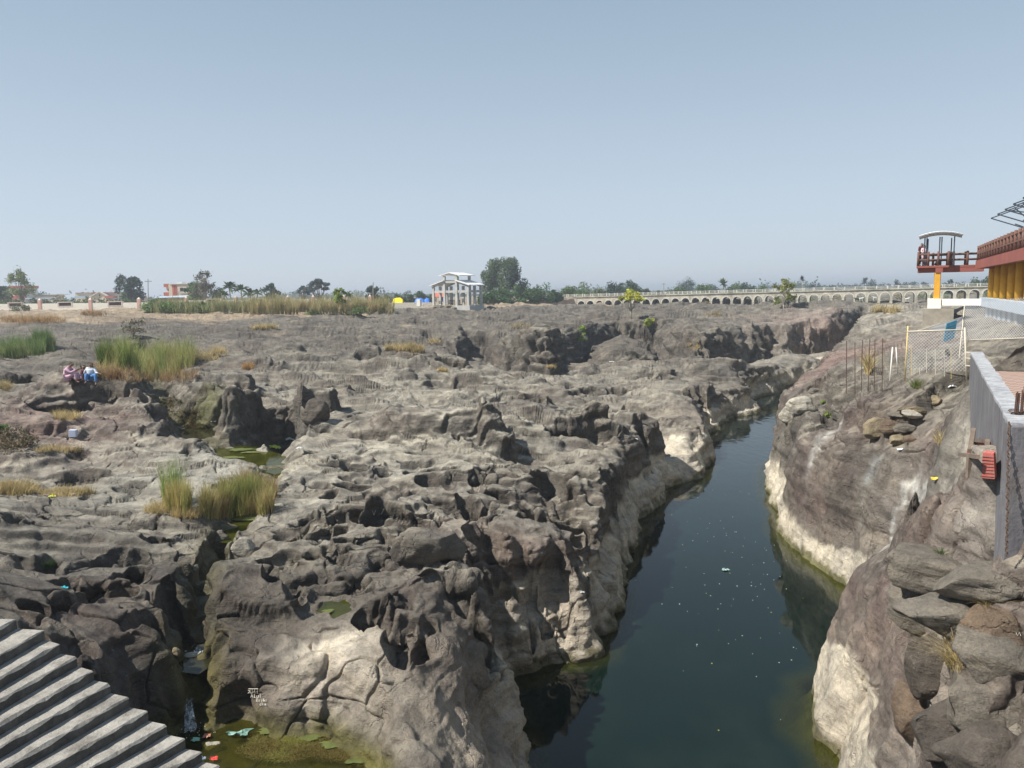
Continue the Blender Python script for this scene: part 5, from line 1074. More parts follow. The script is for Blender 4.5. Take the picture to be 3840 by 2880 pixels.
for k, (px, tp, w_, c_, d_) in enumerate(((2132, 1043, 70, G2, 262), (2188, 1058, 76, G2, 258), (2245, 1078, 70, G3, 255), (2310, 1042, 92, GD, 265), (2368, 1040, 80, G1, 260), (2425, 1082, 60, G1, 262), (2475, 1088, 50, G1, 270))):
    T(px, tp, w_, d_, 'bush', c_, ['bright tree just left of the bridge head', 'low bright tree above the first arches', 'pale bush above the third arch', 'dark round tree above the sixth arch', 'dark leaning tree beside the round one', 'small bush right of the two dark trees', 'smallest dark bush over the bridge rail'][k], group='trees behind the left of the bridge', n=2400)
for k, (px, tp, w_, c_, d_) in enumerate(((2535, 1068, 80, G2, 290), (2580, 1033, 88, GB, 330), (2640, 1064, 80, G2, 295), (2668, 1050, 44, GB, 360), (2755, 1062, 80, G2, 300), (2800, 1058, 60, G1, 300), (2850, 1064, 60, G2, 310))):
    T(px, tp, w_, d_, 'bush', c_, ['green bush at the left of the middle grove', 'tall bluish tree of the middle grove', 'low green bush right of the bluish tree', 'faint bluish tree behind the middle grove', 'wide green bush right of the palm', 'darker bush near the grove end', 'last bush of the middle grove'][k], group='middle grove beyond the bridge', n=2200)
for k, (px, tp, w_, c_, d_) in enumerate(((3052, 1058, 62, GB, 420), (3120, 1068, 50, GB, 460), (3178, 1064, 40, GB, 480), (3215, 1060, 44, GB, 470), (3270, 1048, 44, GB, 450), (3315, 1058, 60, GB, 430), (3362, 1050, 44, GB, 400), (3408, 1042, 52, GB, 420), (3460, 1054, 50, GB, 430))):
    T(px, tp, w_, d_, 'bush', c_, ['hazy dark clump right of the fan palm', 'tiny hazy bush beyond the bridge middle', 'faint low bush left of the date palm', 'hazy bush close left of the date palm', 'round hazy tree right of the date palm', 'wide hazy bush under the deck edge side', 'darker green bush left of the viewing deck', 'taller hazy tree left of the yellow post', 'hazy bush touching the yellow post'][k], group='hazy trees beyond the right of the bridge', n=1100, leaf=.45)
for k, (px, tp, w_) in enumerate(((3560, 1045, 60), (3610, 1040, 66), (3660, 1028, 60), (3705, 1032, 60))):
    T(px, tp, w_, 260+k*6, 'bush', G1, ['dark tree just right of the yellow post', 'second dark tree right of the yellow post', 'tallest dark tree below the walkway', 'dark tree nearest the yellow columns'][k], group='dark trees under the walkway', n=2200)
for k in range(14):
    px = 2640+k*80+(k*37 % 29); g = az_at(px, 212+(k*13 % 17)); tree('low scrub bush seen through the bridge arches, '+['first', 'second', 'third', 'fourth', 'fifth', 'sixth', 'seventh', 'eighth', 'ninth', 'tenth', 'eleventh', 'twelfth', 'thirteenth', 'last'][k]+' from the left', g, 1.6+(k*7 % 5)*.3, 4.5+(k % 3), 'bush', (.07, .10, .04) if k % 3 else (.13, .12, .06), n=420, leaf=.2, group='scrub behind the bridge arches')
# trees standing on the rock
def T2(px, by, top, w_, kind, col_, label, **k):
    g = ground(px, by); tp = at(px, top, g.y).z; return tree(label, g, tp-g.z, w_*g.y/F, kind, col_, **k)
T2(1276, 1186, 1080, 62, 'airy', (.14, .19, .03), 'slender light green young tree rising from the reeds', n=1500, leaf=.16, base=.45, trunk=.1)
T2(2365, 1192, 1088, 110, 'umbrella', (.20, .22, .03), 'crooked yellow green tree leaning before the left arches', n=1800, leaf=.17, base=.35, trunk=.14, bark=M_barkp)
T2(2432, 1225, 1182, 44, 'bush', (.15, .19, .03), 'yellow green bush on the cliff lip below the crooked tree', n=900, leaf=.14)
T2(2182, 1322, 1222, 42, 'airy', (.13, .20, .03), 'thin bright green sapling in the dark cleft', n=700, leaf=.13, base=.4, trunk=.05, bark=M_barkp)
T2(2938, 1170, 1044, 92, 'airy', (.14, .16, .045), 'branching light green tree standing before the bridge arches', n=1700, leaf=.16, base=.3, trunk=.13, bark=M_barkp)
T2(2925, 1150, 1112, 50, 'bush', (.10, .13, .03), 'low leafy bush at the root of the branching tree', n=600, leaf=.13)
def palm(label, px, top, d, trunk_h=None, fr=1.9, nf=22, fan=False, colr=(.07, .10, .03), group=None):
    global RNG
    g = az_at(px, d); g.z = -3.4; tz = at(px, top, d).z-(.9 if not fan else 1.1)*fr*.6; RNG = np.random.RandomState(int(px)); e = empty('palm_tree', g, label, 'palm tree', group)
    MB().tube([g, g+Vector((.15, 0, (tz-g.z)*.5)), Vector((g.x+.05, g.y, tz))], [.22, .17, .14], 7).build('trunk', M_barkp, e, True)
    Q = []; 
    for k in range(nf):
        a = RNG.uniform(0, 2*math.pi); el_ = RNG.uniform(-.5, 1.3) if fan else RNG.uniform(-.1, 1.35); L = fr*RNG.uniform(.8, 1.1)
        d0 = np.array([math.cos(a)*math.cos(el_), math.sin(a)*math.cos(el_), math.sin(el_)]); p = np.array([g.x, g.y, tz]); N_ = 7; sd_ = np.array([-math.sin(a), math.cos(a), 0])
        for j in range(N_):
            t = (j+1)/N_; q = np.array([g.x, g.y, tz])+d0*L*t+np.array([0, 0, -1])*(L*(.1 if fan else .5)*t*t)
            wv_ = (.42 if fan else .34)*fr/1.9*math.sin(math.pi*min(.93, t*.85+.12)); dr = np.array([0, 0, -.5*wv_]) if not fan else 0
            Q.append([p, q, q+sd_*wv_+dr, p+sd_*wv_*.7+dr]); Q.append([p, q, q-sd_*wv_+dr, p-sd_*wv_*.7+dr]); p = q
    quads_object('fronds', np.array(Q), M_leaf, e, np.array(colr)*RNG.uniform(.7, 1.3, (len(Q), 1)))
gp = 'coconut palms left of the round dark tree'
for k, (px, tp, d_, fr) in enumerate(((862, 1050, 212, 3.4), (905, 1062, 220, 3.2), (938, 1074, 205, 3.0), (965, 1080, 216, 2.6), (840, 1085, 210, 2.4))):
    palm(['tallest coconut palm in the left group', 'second coconut palm of the left group', 'drooping coconut palm of the left group', 'small palm at the right of the group', 'short palm at the left of the group'][k], px, tp, d_, None, fr, 20, group=gp)
palm('palm half hidden behind the slender young tree', 1305, 1088, 200, None, 2.6); palm('palm standing in the middle grove beyond the bridge', 2712, 1046, 300, None, 3.0, 26, True)
palm('lone fan palm with round head on a thin trunk', 3006, 1036, 330, None, 1.9, 40, True, GB); palm('shaggy date palm beyond the bridge', 3240, 1043, 440, None, 3.2, 40, True, GB)
# ragged far wood along the horizon
rs = np.random.RandomState(77); P_ = []; cc = []
for k in range(420):
    u = rs.uniform(-R(38), R(38)); r_ = rs.uniform(650, 1500); hh = rs.uniform(4, 10)*(.55+.45*math.sin(u*23)+.25*math.sin(u*61))
    if hh < 1.5: hh = 1.5
    m_ = 34; d = rs.normal(size=(m_, 3))*np.array([6, 3, hh*.28]); P_.append(np.array([r_*math.sin(u), r_*math.cos(u), -3.4+hh*.5])+d); cc.append(np.tile(np.array([.07, .105, .07])*rs.uniform(.8, 1.2), (m_, 1)))
P_ = np.concatenate(P_); P_[:, 2] = np.maximum(P_[:, 2], -3.5); RNG = rs
tag(recenter(quads_object('distant_wood', leaf_quads(P_, 1.7), M_leaf, None, np.concatenate(cc))), 'low hazy line of far trees along the horizon', 'trees', kind='stuff')
# ------------------------------------------------------------------ raised walkway and viewing deck
M_redc = paint('red oxide concrete', (.27, .088, .065), .8, .15, .8, .3, .01, dirt=(.2, .06, .05), dscale=.6, damt=.5)
M_log = paint('brown log railing', (.14, .07, .05), .85, .25, 3, .4, .01); M_yelc = paint('mustard column paint', (.68, .35, .035), .75, .1, 1.5, .2, .01, dirt=(.40, .2, .04), dscale=.9, damt=.5)
M_steel = paint('dark steel', (.045, .055, .07), .5, .2, 3, .1); M_soff = paint('grey soffit', (.42, .42, .42), .9, .1, 1); M_gblue = paint('pale blue grey piers', (.40, .46, .52), .85, .1, .8, .2, .01, dirt=(.25, .27, .3), dscale=.8, damt=.5)
M_wplin = paint('cream white plinth', (.78, .76, .68), .85, .05, 1, .1, .01)
QA = at(3658, 990, 58.0); QB = at(3840, 936, 37.8)
e1 = Vector((QA.x, QA.y, 0)); e2 = Vector((QB.x, QB.y, 0)); wdr = (e2-e1).normalized(); e3 = e1+wdr*31; inn = Vector((-wdr.y, wdr.x, 0));
if inn.x < 0: inn = -inn                          # points into the building, to the right
zt = 1.72
ewk = empty('raised_walkway', (e1.x+2, e1.y-8, -2.4), 'long raised red walkway on mustard columns at the right edge', 'walkway')
def V3(p, z_): return Vector((p.x, p.y, z_))
b = MB(); b.hexa([V3(e1, 1.12), V3(e3, 1.12), V3(e3+inn*.3, 1.12), V3(e1+inn*.3, 1.12)], [V3(e1, zt), V3(e3, zt), V3(e3+inn*.3, zt), V3(e1+inn*.3, zt)]); b.build('edge_beam', M_redc, ewk)
f1, f3 = e1+inn*.302, e3+inn*.302; b = MB(); b.hexa([V3(f1, 1.35), V3(f3, 1.35), V3(f3+inn*7, 1.35), V3(f1+inn*7, 1.35)], [V3(f1, 1.65), V3(f3, 1.65), V3(f3+inn*7, 1.65), V3(f1+inn*7, 1.65)]); b.build('floor_slab', M_soff, ewk)
f0 = e1+inn*.302; b = MB(); b.hexa([V3(f0-wdr*.3, 1.12), V3(f0-wdr*.002, 1.12), V3(f0-wdr*.002+inn*7, 1.12), V3(f0-wdr*.3+inn*7, 1.12)], [V3(f0-wdr*.3, zt-.01), V3(f0-wdr*.002, zt-.01), V3(f0-wdr*.002+inn*7, zt-.01), V3(f0-wdr*.3+inn*7, zt-.01)]); b.build('edge_beam', M_redc, ewk)
def railing(pts, parent, n_each, zt, skip0=False):
    for a, c, n in zip(pts[:-1], pts[1:], n_each):
        for k in range(n+1):
            if k == 0 and a is not pts[0]: continue
            p = a.lerp(c, k/n); MB().tube([V3(p, zt-.02), V3(p, zt+1.08)], [.095, .085], 9).build('post', M_log, parent, True)
        for hh in (.45, .88): MB().tube([V3(a, zt+hh), V3(c, zt+hh)], .062, 8).build('rail', M_log, parent, True)
railing([e1+inn*.15, e3+inn*.15], ewk, [22], zt)
# mustard columns and the wall under them
for px, d in ((3716, 58), (3738, 55.3), (3762, 52.4), (3790, 49.2), (3820, 46.2), (3856, 43.5)):
    g = at(px, 1118, d); zb = at(3720, 1117, 57).z; MB().tube([V3(g, zb-.3), V3(g, 1.36)], .235, 16).build('column', M_yelc, ewk, True)
# setback face behind columns
g0, g1 = at(3716, 1118, 58.4), at(3856, 1118, 43.5); dd = inn*.9
zb = at(3720, 1117, 57).z
b = MB(); b.hexa([V3(g0+dd, zb), V3(g1+dd, zb), V3(g1+dd*1.3, zb), V3(g0+dd*1.3, zb)], [V3(g0+dd, 1.34), V3(g1+dd, 1.34), V3(g1+dd*1.3, 1.34), V3(g0+dd*1.3, 1.34)]); b.build('back_wall', M_yelc, ewk)
out = -inn
b = MB(); p0, p1 = V3(g0, 0)+out*.7-wdr*.8, V3(g1, 0)+out*.7+wdr*6; b.hexa([V3(p0, zb-.62), V3(p1, zb-.62), V3(p1+inn*5, zb-.62), V3(p0+inn*5, zb-.62)], [V3(p0, zb), V3(p1, zb), V3(p1+inn*5, zb), V3(p0+inn*5, zb)]); b.build('base_slab', M_gblue, ewk)
L_tot = (p1-p0).length
for k in range(7):
    a = p0+wdr*(1.2+k*2.35)+inn*.35; b = MB(); b.hexa([V3(a, -4.6), V3(a+wdr*1.25, -4.6), V3(a+wdr*1.25+inn*.9, -4.6), V3(a+inn*.9, -4.6)], [V3(a, zb-.622), V3(a+wdr*1.25, zb-.622), V3(a+wdr*1.25+inn*.9, zb-.622), V3(a+inn*.9, zb-.622)]); b.build('pier', M_gblue, ewk)
a = p0+inn*1.6; b = MB(); b.hexa([V3(a, -4.6), V3(a+wdr*L_tot, -4.6), V3(a+wdr*L_tot+inn*.3, -4.6), V3(a+inn*.3, -4.6)], [V3(a, zb-.624), V3(a+wdr*L_tot, zb-.624), V3(a+wdr*L_tot+inn*.3, zb-.624), V3(a+inn*.3, zb-.624)]); b.build('foundation_wall', M_gblue, ewk)
# viewing deck, turned square to the line of sight from the stairs
zt = 1.48
D = 61.0; cc_ = at(3515, 1070, D); TH = math.atan2(cc_.x, cc_.y)
def DK(u, v): return (cc_.x+u*math.cos(TH)+v*math.sin(TH), cc_.y-u*math.sin(TH)+v*math.cos(TH))
def DV(u, v, z_=0): q = DK(u, v); return Vector((q[0], q[1], z_))
edk = empty('viewing_deck', DV(0, .8, -2.2), 'red viewing deck on one mustard column reached by the walkway', 'platform')
U0, UM, U1 = -1.50, .72, 3.1
MB().prism([DK(U0, -.6), DK(UM, -.6), DK(UM+.3, .1), DK(U1, .1), DK(U1, 1.9), DK(UM+.2, 1.9), DK(UM, 2.5), DK(U0, 2.5)], zt-.16, zt).build('deck_slab', M_redc, edk)
def bm_(u0, u1, v0, v1, z0, z1, mat, nm='edge_beam'): return MB().prism([DK(u0, v0), DK(u1, v0), DK(u1, v1), DK(u0, v1)], z0, z1).build(nm, mat, edk)
bm_(U0+.08, -.18, -.32, -.08, zt-.52, zt-.162, M_redc); bm_(.34, UM+.26, -.32, -.08, zt-.52, zt-.162, M_redc); bm_(UM+.262, U1, .12, .36, zt-.52, zt-.162, M_redc); bm_(-.178, .338, -.58, .0, zt-.55, zt-.161, M_redc); bm_(U0+.08, U0+.3, -.078, 2.3, zt-.52, zt-.162, M_redc); bm_(U0+.302, U1, 1.6, 1.84, zt-.52, zt-.162, M_redc)
MB().prism([DK(-.20, -.5), DK(.18, -.5), DK(.22, .02), DK(-.24, .02)], -1.08, zt-.553).build('column', M_yelc, edk)
railing([DV(U1-.25, 1.82), DV(UM+.15, 1.82), DV(UM-.1, 2.4), DV(U0+.1, 2.4), DV(U0+.1, -.5), DV(UM-.05, -.5), DV(UM+.3, .18), DV(U1-.2, .18)], edk, [2, 1, 2, 2, 3, 1, 2], zt)
# plinth and long white sill beam
e = empty('white_plinth', DV(0, -.2, -2.6), 'cream white plinth block with a long white sill beam below the deck', 'plinth')
MB().prism([DK(-.62, -.7), DK(.30, -.7), DK(.30, .4), DK(-.62, .4)], -1.85, -1.085).build('plinth_block', M_wplin, e)
bx1 = at(3704, 1120, 58.5).x; s0, s1 = DK(.303, -.55), DK(.303, .05)
MB().hexa([(s0[0], s0[1], -1.62), (bx1, 57.0, -1.62), (bx1+.3, 57.5, -1.62), (s1[0], s1[1], -1.62)], [(s0[0], s0[1], -1.12), (bx1, 57.0, -1.12), (bx1+.3, 57.5, -1.12), (s1[0], s1[1], -1.12)]).build('sill_beam', M_wplin, e)
MB().prism([DK(-.9, -1.3), DK(1.2, -1.3), DK(1.2, .8), DK(-.9, .8)], -3.4, -1.852).build('footing', paint('raw footing', (.3, .27, .22), .95, .3, 2, .5, .03), e)
# canopy
ecn = empty('deck_canopy', DV(0, .9, zt), 'low curved white corrugated canopy on slim black posts over the deck', 'canopy')
for u, v, dbl in ((-.93, -.3, 1), (-.80, 1.9, 0), (.10, -.3, 1), (.85, 1.8, 0), (1.02, -.3, 0)):
    for o_ in ((-.07, .07) if dbl else (0,)): q = DK(u+o_, v); MB().box((q[0], q[1], zt+1.10), (.085, .085, 2.2), -TH).build('post', M_steel, ecn)
uc0, uc1 = -1.44, 1.57; zl, zc = 3.76, 4.04; n_ = 24; m_ = 40; vs = []
for j in range(m_+1):
    for i in range(n_+1):
        u = i/n_; v = j/m_; q = DK(uc0+(uc1-uc0)*u, -.75+v*3.5); vs.append((q[0], q[1], zl+(zc-zl)*(1-(2*u-1)**2)+.015*math.sin(u*math.pi*26)+.16-.20*abs(2*v-1)**1.6))
nv = len(vs); vs2 = vs+[(a_, c_, d_-.03) for a_, c_, d_ in vs]; fs = [(j*(n_+1)+i, j*(n_+1)+i+1, (j+1)*(n_+1)+i+1, (j+1)*(n_+1)+i) for j in range(m_) for i in range(n_)]; fs2 = fs+[tuple(nv+q for q in f_[::-1]) for f_ in fs]
MB().add(vs2, fs2).build('roof_sheet', M_proof, ecn, True)
for v, dz in ((-.62, .0), (1.0, .12), (2.62, .0)):
    pr = []
    for k in range(11): q = DK(uc0+(uc1-uc0)*k/10, v); pr.append((q[0], q[1], zl+(zc-zl)*(1-(2*k/10-1)**2)-.02+dz))
    b = MB(); b.tube(pr, .05, 4); b.build('rafter', M_steel, ecn)
# steel trusses over the walkway
for k in range(6):
    o = V3(e1+wdr*(5.2+k*3.4)+inn*2.6, 1.66); e = empty('steel_truss', o, ['farthest bare steel truss standing over the walkway', 'second bare steel truss from the far end', 'third bare steel truss along the walkway', 'fourth bare steel truss along the walkway', 'fifth steel truss near the picture edge', 'nearest steel truss cut by the picture edge'][k], 'truss', 'bare steel roof trusses over the walkway')
    def q(a, h_): return o-inn*a+Vector((0, 0, h_))
    MB().beam(q(0, -.05), q(0, 2.5), .09, .09).build('post', M_steel, e)
    b = MB()
    for a, c in (((2.3, 2.75), (0, 1.85)), ((2.3, 2.75), (-1.4, 4.1)), ((0, 2.4), (1.0, 3.4)), ((1.2, 3.2), (-.4, 2.9)), ((0, 1.9), (.9, 2.3)), ((-1.4, 4.1), (-2.6, 3.2)), ((0, 2.4), (-1.6, 3.9))): b.beam(q(*a), q(*c), .07, .07)
    b.build('arms', M_steel, e)
# ------------------------------------------------------------------ wire mesh fence
M_pipe = paint('cream white pipe', (.62, .58, .48), .6, .15, 6, .2, .005, dirt=(.4, .22, .1), dscale=6, damt=.6); M_wire = paint('galvanised wire', (.58, .59, .60), .6, .15, 4, 0); M_rebar = paint('rusty rebar', (.10, .055, .04), .9, .3, 10, .3, .003)
M_ylp = paint('yellowed pipe', (.62, .48, .2), .7, .15, 6)
def mesh_panel(parent, c00, c10, c11, c01, sp=.08, r_=.0045):
    """diamond wire net between four corners"""
    c00, c10, c11, c01 = map(Vector, (c00, c10, c11, c01)); W_ = (c10-c00).length; Hh = (c01-c00).length; b = MB()
    def pt(u, v): return c00.lerp(c10, u/W_).lerp(c01.lerp(c11, u/W_), v/Hh)
    k = -Hh
    while k < W_:
        for sg in (0, 1):
            u0, u1 = max(k, 0), min(k+Hh, W_); v0, v1 = u0-k, u1-k
            if sg: v0, v1 = Hh-v0, Hh-v1
            if u1-u0 > .03: b.tube([pt(u0, v0), pt(u1, v1)], r_, 3, False)
        k += sp*1.4
    return b.build('wire_net', M_wire, parent)
FD = 28.0
a0, a1, b0, b1 = at(3394, 1400, FD), at(3405, 1222, FD), at(3627, 1414, FD-1.2), at(3618, 1228, FD-1.2)
ef = empty('wire_fence', a0, 'white framed wire mesh fence panel above the rock stack', 'fence')
MB().tube([a0-Vector((0, 0, .3)), a1], .024, 8).build('post', M_ylp, ef, True); MB().tube([b0-Vector((0, 0, .3)), b1], .028, 8).build('post', M_pipe, ef, True)
tl, tr_ = at(3405, 1243, FD), at(3619, 1236, FD-1.2); MB().tube([tl-Vector((.04, 0, 0)), tr_], .022, 8).build('rail', M_pipe, ef, True)
mesh_panel(ef, a0+Vector((0, 0, .15)), b0+Vector((0, 0, .2)), tr_, tl)
for px, y0, y1 in ((3417, 1300, 1398), (3474, 1308, 1390), (3507, 1308, 1396), (3541, 1310, 1404), (3566, 1306, 1412), (3448, 1378, 1396)):
    MB().tube([at(px+1, y1+8, FD-.6), at(px, y0, FD-.6)], .011, 6).build('stake', M_ylp if px in (3566, 3417) else M_pipe, ef)
for zz_ in (1320, 1342, 1370): MB().beam(at(3620, zz_, FD-1.25), at(3640, zz_+2, FD-1.5), .03, .03).build('bracket', M_pipe, ef)
FD2 = 36.0
c0, c1 = at(3597, 1326, FD2-2), at(3618, 1138, FD2); d0, d1 = at(3870, 1266, FD2-5), at(3870, 1112, FD2-5)
e = empty('rear_wire_fence', c0, 'rear run of wire mesh fence in front of the grey piers', 'fence')
MB().tube([c0-Vector((0, 0, .3)), c1], .025, 8).build('post', M_pipe, e, True); MB().tube([at(3603, 1276, FD2-1), d0], .02, 8).build('rail', M_pipe, e, True); MB().tube([at(3440, 1241, FD+1), at(3611, 1188, FD2-.5)], .02, 8).build('rail', M_pipe, e, True); MB().tube([d0, d1], .025, 8).build('post', M_pipe, e, True)
mesh_panel(e, at(3604, 1276, FD2-1), d0, d1, c1, .10, .006)
mesh_panel(e, at(3480, 1242, FD+1.6), at(3602, 1240, FD2-1.2), at(3611, 1188, FD2-.6), at(3486, 1228, FD+1.6), .12, .006)
# blue board
M_board = paint('faded blue board', (.05, .22, .32), .6, .2, 3)
q = [at(3551, 1213, 29.5), at(3590, 1200, 29.8), at(3578, 1268, 29.4), at(3537, 1284, 29.1)]; b = MB(); b.add([q[0], q[1], q[2], q[3]]+[p+Vector((0, .025, 0)) for p in q], [(3, 2, 1, 0), (4, 5, 6, 7), (0, 1, 5, 4), (1, 2, 6, 5), (2, 3, 7, 6), (3, 0, 4, 7)])
e = empty('blue_sign_board', q[3], 'tilted faded blue board hung on the wire fence', 'board'); bo = b.build('board', M_board, e)
rs = np.random.RandomState(2); M_let = paint('worn pale lettering', (.2, .36, .42), .8)
for k in range(5):
    b = MB()
    t = .2+.15*k; l_, r2 = q[0].lerp(q[3], t), q[1].lerp(q[2], t); u = .12
    while u < .85: 
        w_ = rs.uniform(.04, .12); b.beam(l_.lerp(r2, u)-Vector((0, .004, 0)), l_.lerp(r2, min(.88, u+w_))-Vector((0, .004, 0)), .003, .03); u += w_+.02
    b.build('text_line', M_let, bo)
# upright rods
for k, (px, y0, y1, dx_) in enumerate(((3175, 1278, 1420, 0), (3206, 1285, 1424, 2), (3234, 1275, 1416, -3), (3262, 1270, 1412, -5), (3281, 1272, 1410, 0), (3310, 1268, 1414, 0))):
    p, q_ = at(px+dx_, y1+8, 29.0+.2*k), at(px, y0, 29.0+.2*k); e_ = MB().tube([p-Vector((0, 0, .5)), q_], .015, 6).build('steel_rod', M_rebar); tag(recenter(e_), ['leftmost rusty rod upright in the rock', 'second rusty rod from the left', 'third rusty rod, leaning slightly left', 'fourth rusty rod, leaning most', 'fifth rusty rod, close to the leaning one', 'rightmost rusty rod before the white poles'][k], 'rod', 'rusty steel rods upright in the rock')
tag(recenter(MB().tube([at(3337, 1428, 28.2), at(3347, 1302, 28.6)], .024, 8).build('white_pole', M_wht, smooth=True)), 'white pole leaning right at the rock edge', 'pole', 'white poles by the fence')
tag(recenter(MB().tube([at(3367, 1402, 29.2), at(3360, 1302, 29.2)], .02, 8).build('white_pole', M_wht, smooth=True)), 'shorter cream pole leaning toward the white one', 'pole', 'white poles by the fence')
# ------------------------------------------------------------------ chain, rebar, red window and timber on the parapet
M_chain = paint('rusty chain', (.12, .075, .05), .8, .3, 10, .3, .003)
e = empty('hanging_chain', at(3776, 2075, 10.15), 'rusty chain hanging down the corner of the parapet', 'chain'); p0, p1 = at(3784, 1582, 10.3), at(3774, 2085, 10.0); b = MB(); n_ = 46
for k in range(n_):
    c = p0.lerp(p1, (k+.5)/n_)+Vector((.01*math.sin(k*1.7), 0, 0)); h_ = (p0-p1).length/n_*.62; wv = h_*.5; ax_ = Vector((1, 0, 0)) if k % 2 else Vector((0, 1, 0))
    ringp = [c+ax_*math.cos(a)*wv+Vector((0, 0, math.sin(a)*h_)) for a in [2*math.pi*i/10 for i in range(11)]]; b.tube(ringp, .0065, 5, False)
b.build('links', M_chain, e, True)
g = onz(3818, 1560, -1.93); e = empty('rebar_bundle', g, 'bundle of rusty bars rising from the pier top', 'rebar'); rn = random.Random(4); b = MB()
for k in range(7):
    a = rn.uniform(0, 6.28); b.tube([g+Vector((.05*math.cos(a), .05*math.sin(a), -.05)), g+Vector((.045*math.cos(a)+.01, .045*math.sin(a), .42+rn.uniform(-.1, .05)))], .009, 6)
b.build('bars', M_rebar, e)
b = MB()
for k in range(5): b.tube([g+Vector(((.07+.015*k)*math.cos(t), (.07+.01*k)*math.sin(t), .02+.014*k+.01*math.sin(t*2+k))) for t in [2*math.pi*i/12 for i in range(13)]], .006, 5, False)
b.build('tie_coil', M_rebar, e)
M_timber = paint('weathered timber', (.17, .13, .10), .95, .3, 8, .6, .01); M_rbox = paint('worn red paint', (.46, .10, .08), .8, .2, 6, .3, .004, dirt=(.4, .25, .2), dscale=8, damt=.5)
def wallpt(px, py, off=0):        # on the parapet's outer face
    d = ray(px, py); k = d[0]/d[1]; den = (W1[0]-W0[0])-k*(W1[1]-W0[1]); t = (k*W0[1]-W0[0])/den; p = W0+(W1-W0)*t; q_ = Vector((p[0]-wn[0]*off, p[1]-wn[1]*off, 0)); q_.z = d[2]/d[1]*q_.y; return q_
e = empty('shrine_window', wallpt(3700, 1725, .1), 'small red panel in a weathered timber frame on the parapet side', 'window')
fx0, fx1, fy0, fy1 = 3674, 3728, 1650, 1724
for a, c in (((fx0, fy0), (fx1, fy0+4)), ((fx0, fy1), (fx1, fy1-2)), ((fx0, fy0), (fx0, fy1)), ((fx1, fy0), (fx1, fy1))): MB().beam(wallpt(*a, .10), wallpt(*c, .10), .07, .07).build('frame', M_timber, e)
qq = [wallpt(fx0+5, fy1-4, .06), wallpt(fx1-4, fy1-6, .06), wallpt(fx1-4, fy0+7, .06), wallpt(fx0+5, fy0+5, .06)]; MB().add(qq+[p+Vector((wn[0], wn[1], 0))*.03 for p in qq], [(0, 1, 2, 3), (7, 6, 5, 4), (0, 4, 5, 1), (1, 5, 6, 2), (2, 6, 7, 3), (3, 7, 4, 0)]).build('panel', M_rbox, e)
e = empty('red_cabinet', wallpt(3735, 1795, .2), 'worn red box with grooved sides hung below the window', 'box')
qq = [wallpt(3700, 1788, .32), wallpt(3768, 1797, .12), wallpt(3762, 1700, .12), wallpt(3700, 1690, .32)]; back = [p+Vector((wn[0], wn[1], 0))*.1+Vector((.05, .22, 0)) for p in qq]; MB().add(qq+back, [(0, 1, 2, 3), (7, 6, 5, 4), (0, 4, 5, 1), (1, 5, 6, 2), (2, 6, 7, 3), (3, 7, 4, 0)]).build('body', M_rbox, e, bevel=.006)
b = MB()
for k in range(7): t = (k+.7)/8; b.beam(qq[0].lerp(qq[3], t)-Vector((wn[0], wn[1], 0))*.006, qq[1].lerp(qq[2], t)-Vector((wn[0], wn[1], 0))*.006, .008, .006)
b.build('grooves', M_timber, e)
e = empty('timber_brace', wallpt(3735, 1795, .3), 'crossed weathered timber posts holding the red box', 'timber'); MB().beam(wallpt(3722, 1610, .28), wallpt(3733, 1690, .36), .07, .07).build('post', M_timber, e); MB().beam(wallpt(3733, 1700, .36), wallpt(3728, 1792, .36), .065, .065).build('post', M_timber, e); MB().beam(wallpt(3696, 1702, .42), wallpt(3752, 1712, .30), .07, .06).build('crosspiece', M_timber, e)
# ------------------------------------------------------------------ reeds, grass, shrubs on the rock
RG = ((.50, .42, .18), (.25, .31, .09)); DRY = ((.60, .47, .24), (.46, .37, .18)); BRN = ((.30, .19, .10), (.40, .30, .15))
clump('reed_bed', 'dense green reeds at the far left edge', 'reeds', [(40, 1335, 60, 12), (110, 1325, 60, 12), (170, 1312, 40, 8)], 4200, 1.2, .25, .035, ((.28, .31, .13), (.12, .20, .06)))
clump('reed_bed', 'tall yellow green reeds behind the seated people', 'reeds', [(520, 1380, 110, 30), (640, 1360, 100, 30), (440, 1390, 60, 20), (560, 1395, 120, 25)], 7000, 1.5, .28, .032, RG)
clump('dry_sedge', 'brown withered sedge skirt below the yellow green reeds', 'grass', [(520, 1418, 120, 18), (640, 1418, 110, 16), (400, 1410, 50, 12)], 3500, .6, .6, .03, BRN)
clump('reed_tuft', 'isolated green reed tuft left of the tall reeds', 'reeds', [(395, 1385, 26, 8)], 900, 1.25, .2, .03, ((.24, .23, .06), (.10, .19, .04)))
clump('dry_sedge', 'golden sedge trailing right of the tall reeds', 'grass', [(760, 1345, 60, 10), (820, 1330, 30, 8)], 900, .7, .5, .025, DRY)
clump('reed_tuft', 'slender reed tuft at the left of the middle pool', 'reeds', [(655, 1905, 44, 20), (690, 1925, 30, 12)], 2200, 1.05, .16, .018, ((.50, .41, .17), (.24, .32, .09)))
clump('reed_tuft', 'broad reed tuft beside the middle pool', 'reeds', [(820, 1925, 70, 22), (900, 1915, 90, 30), (960, 1905, 70, 30)], 5200, .85, .30, .018, ((.48, .37, .17), (.28, .30, .09)))
clump('dry_sedge', 'brown grass fringe behind the broad reed tuft', 'grass', [(960, 1830, 70, 16), (880, 1840, 60, 14), (1000, 1860, 40, 16)], 1800, .6, .4, .02, BRN)
clump('dry_sedge', 'straw coloured grass around the foot of the slender tuft', 'grass', [(590, 1915, 50, 14), (700, 1935, 60, 10)], 1400, .38, .6, .014, DRY)
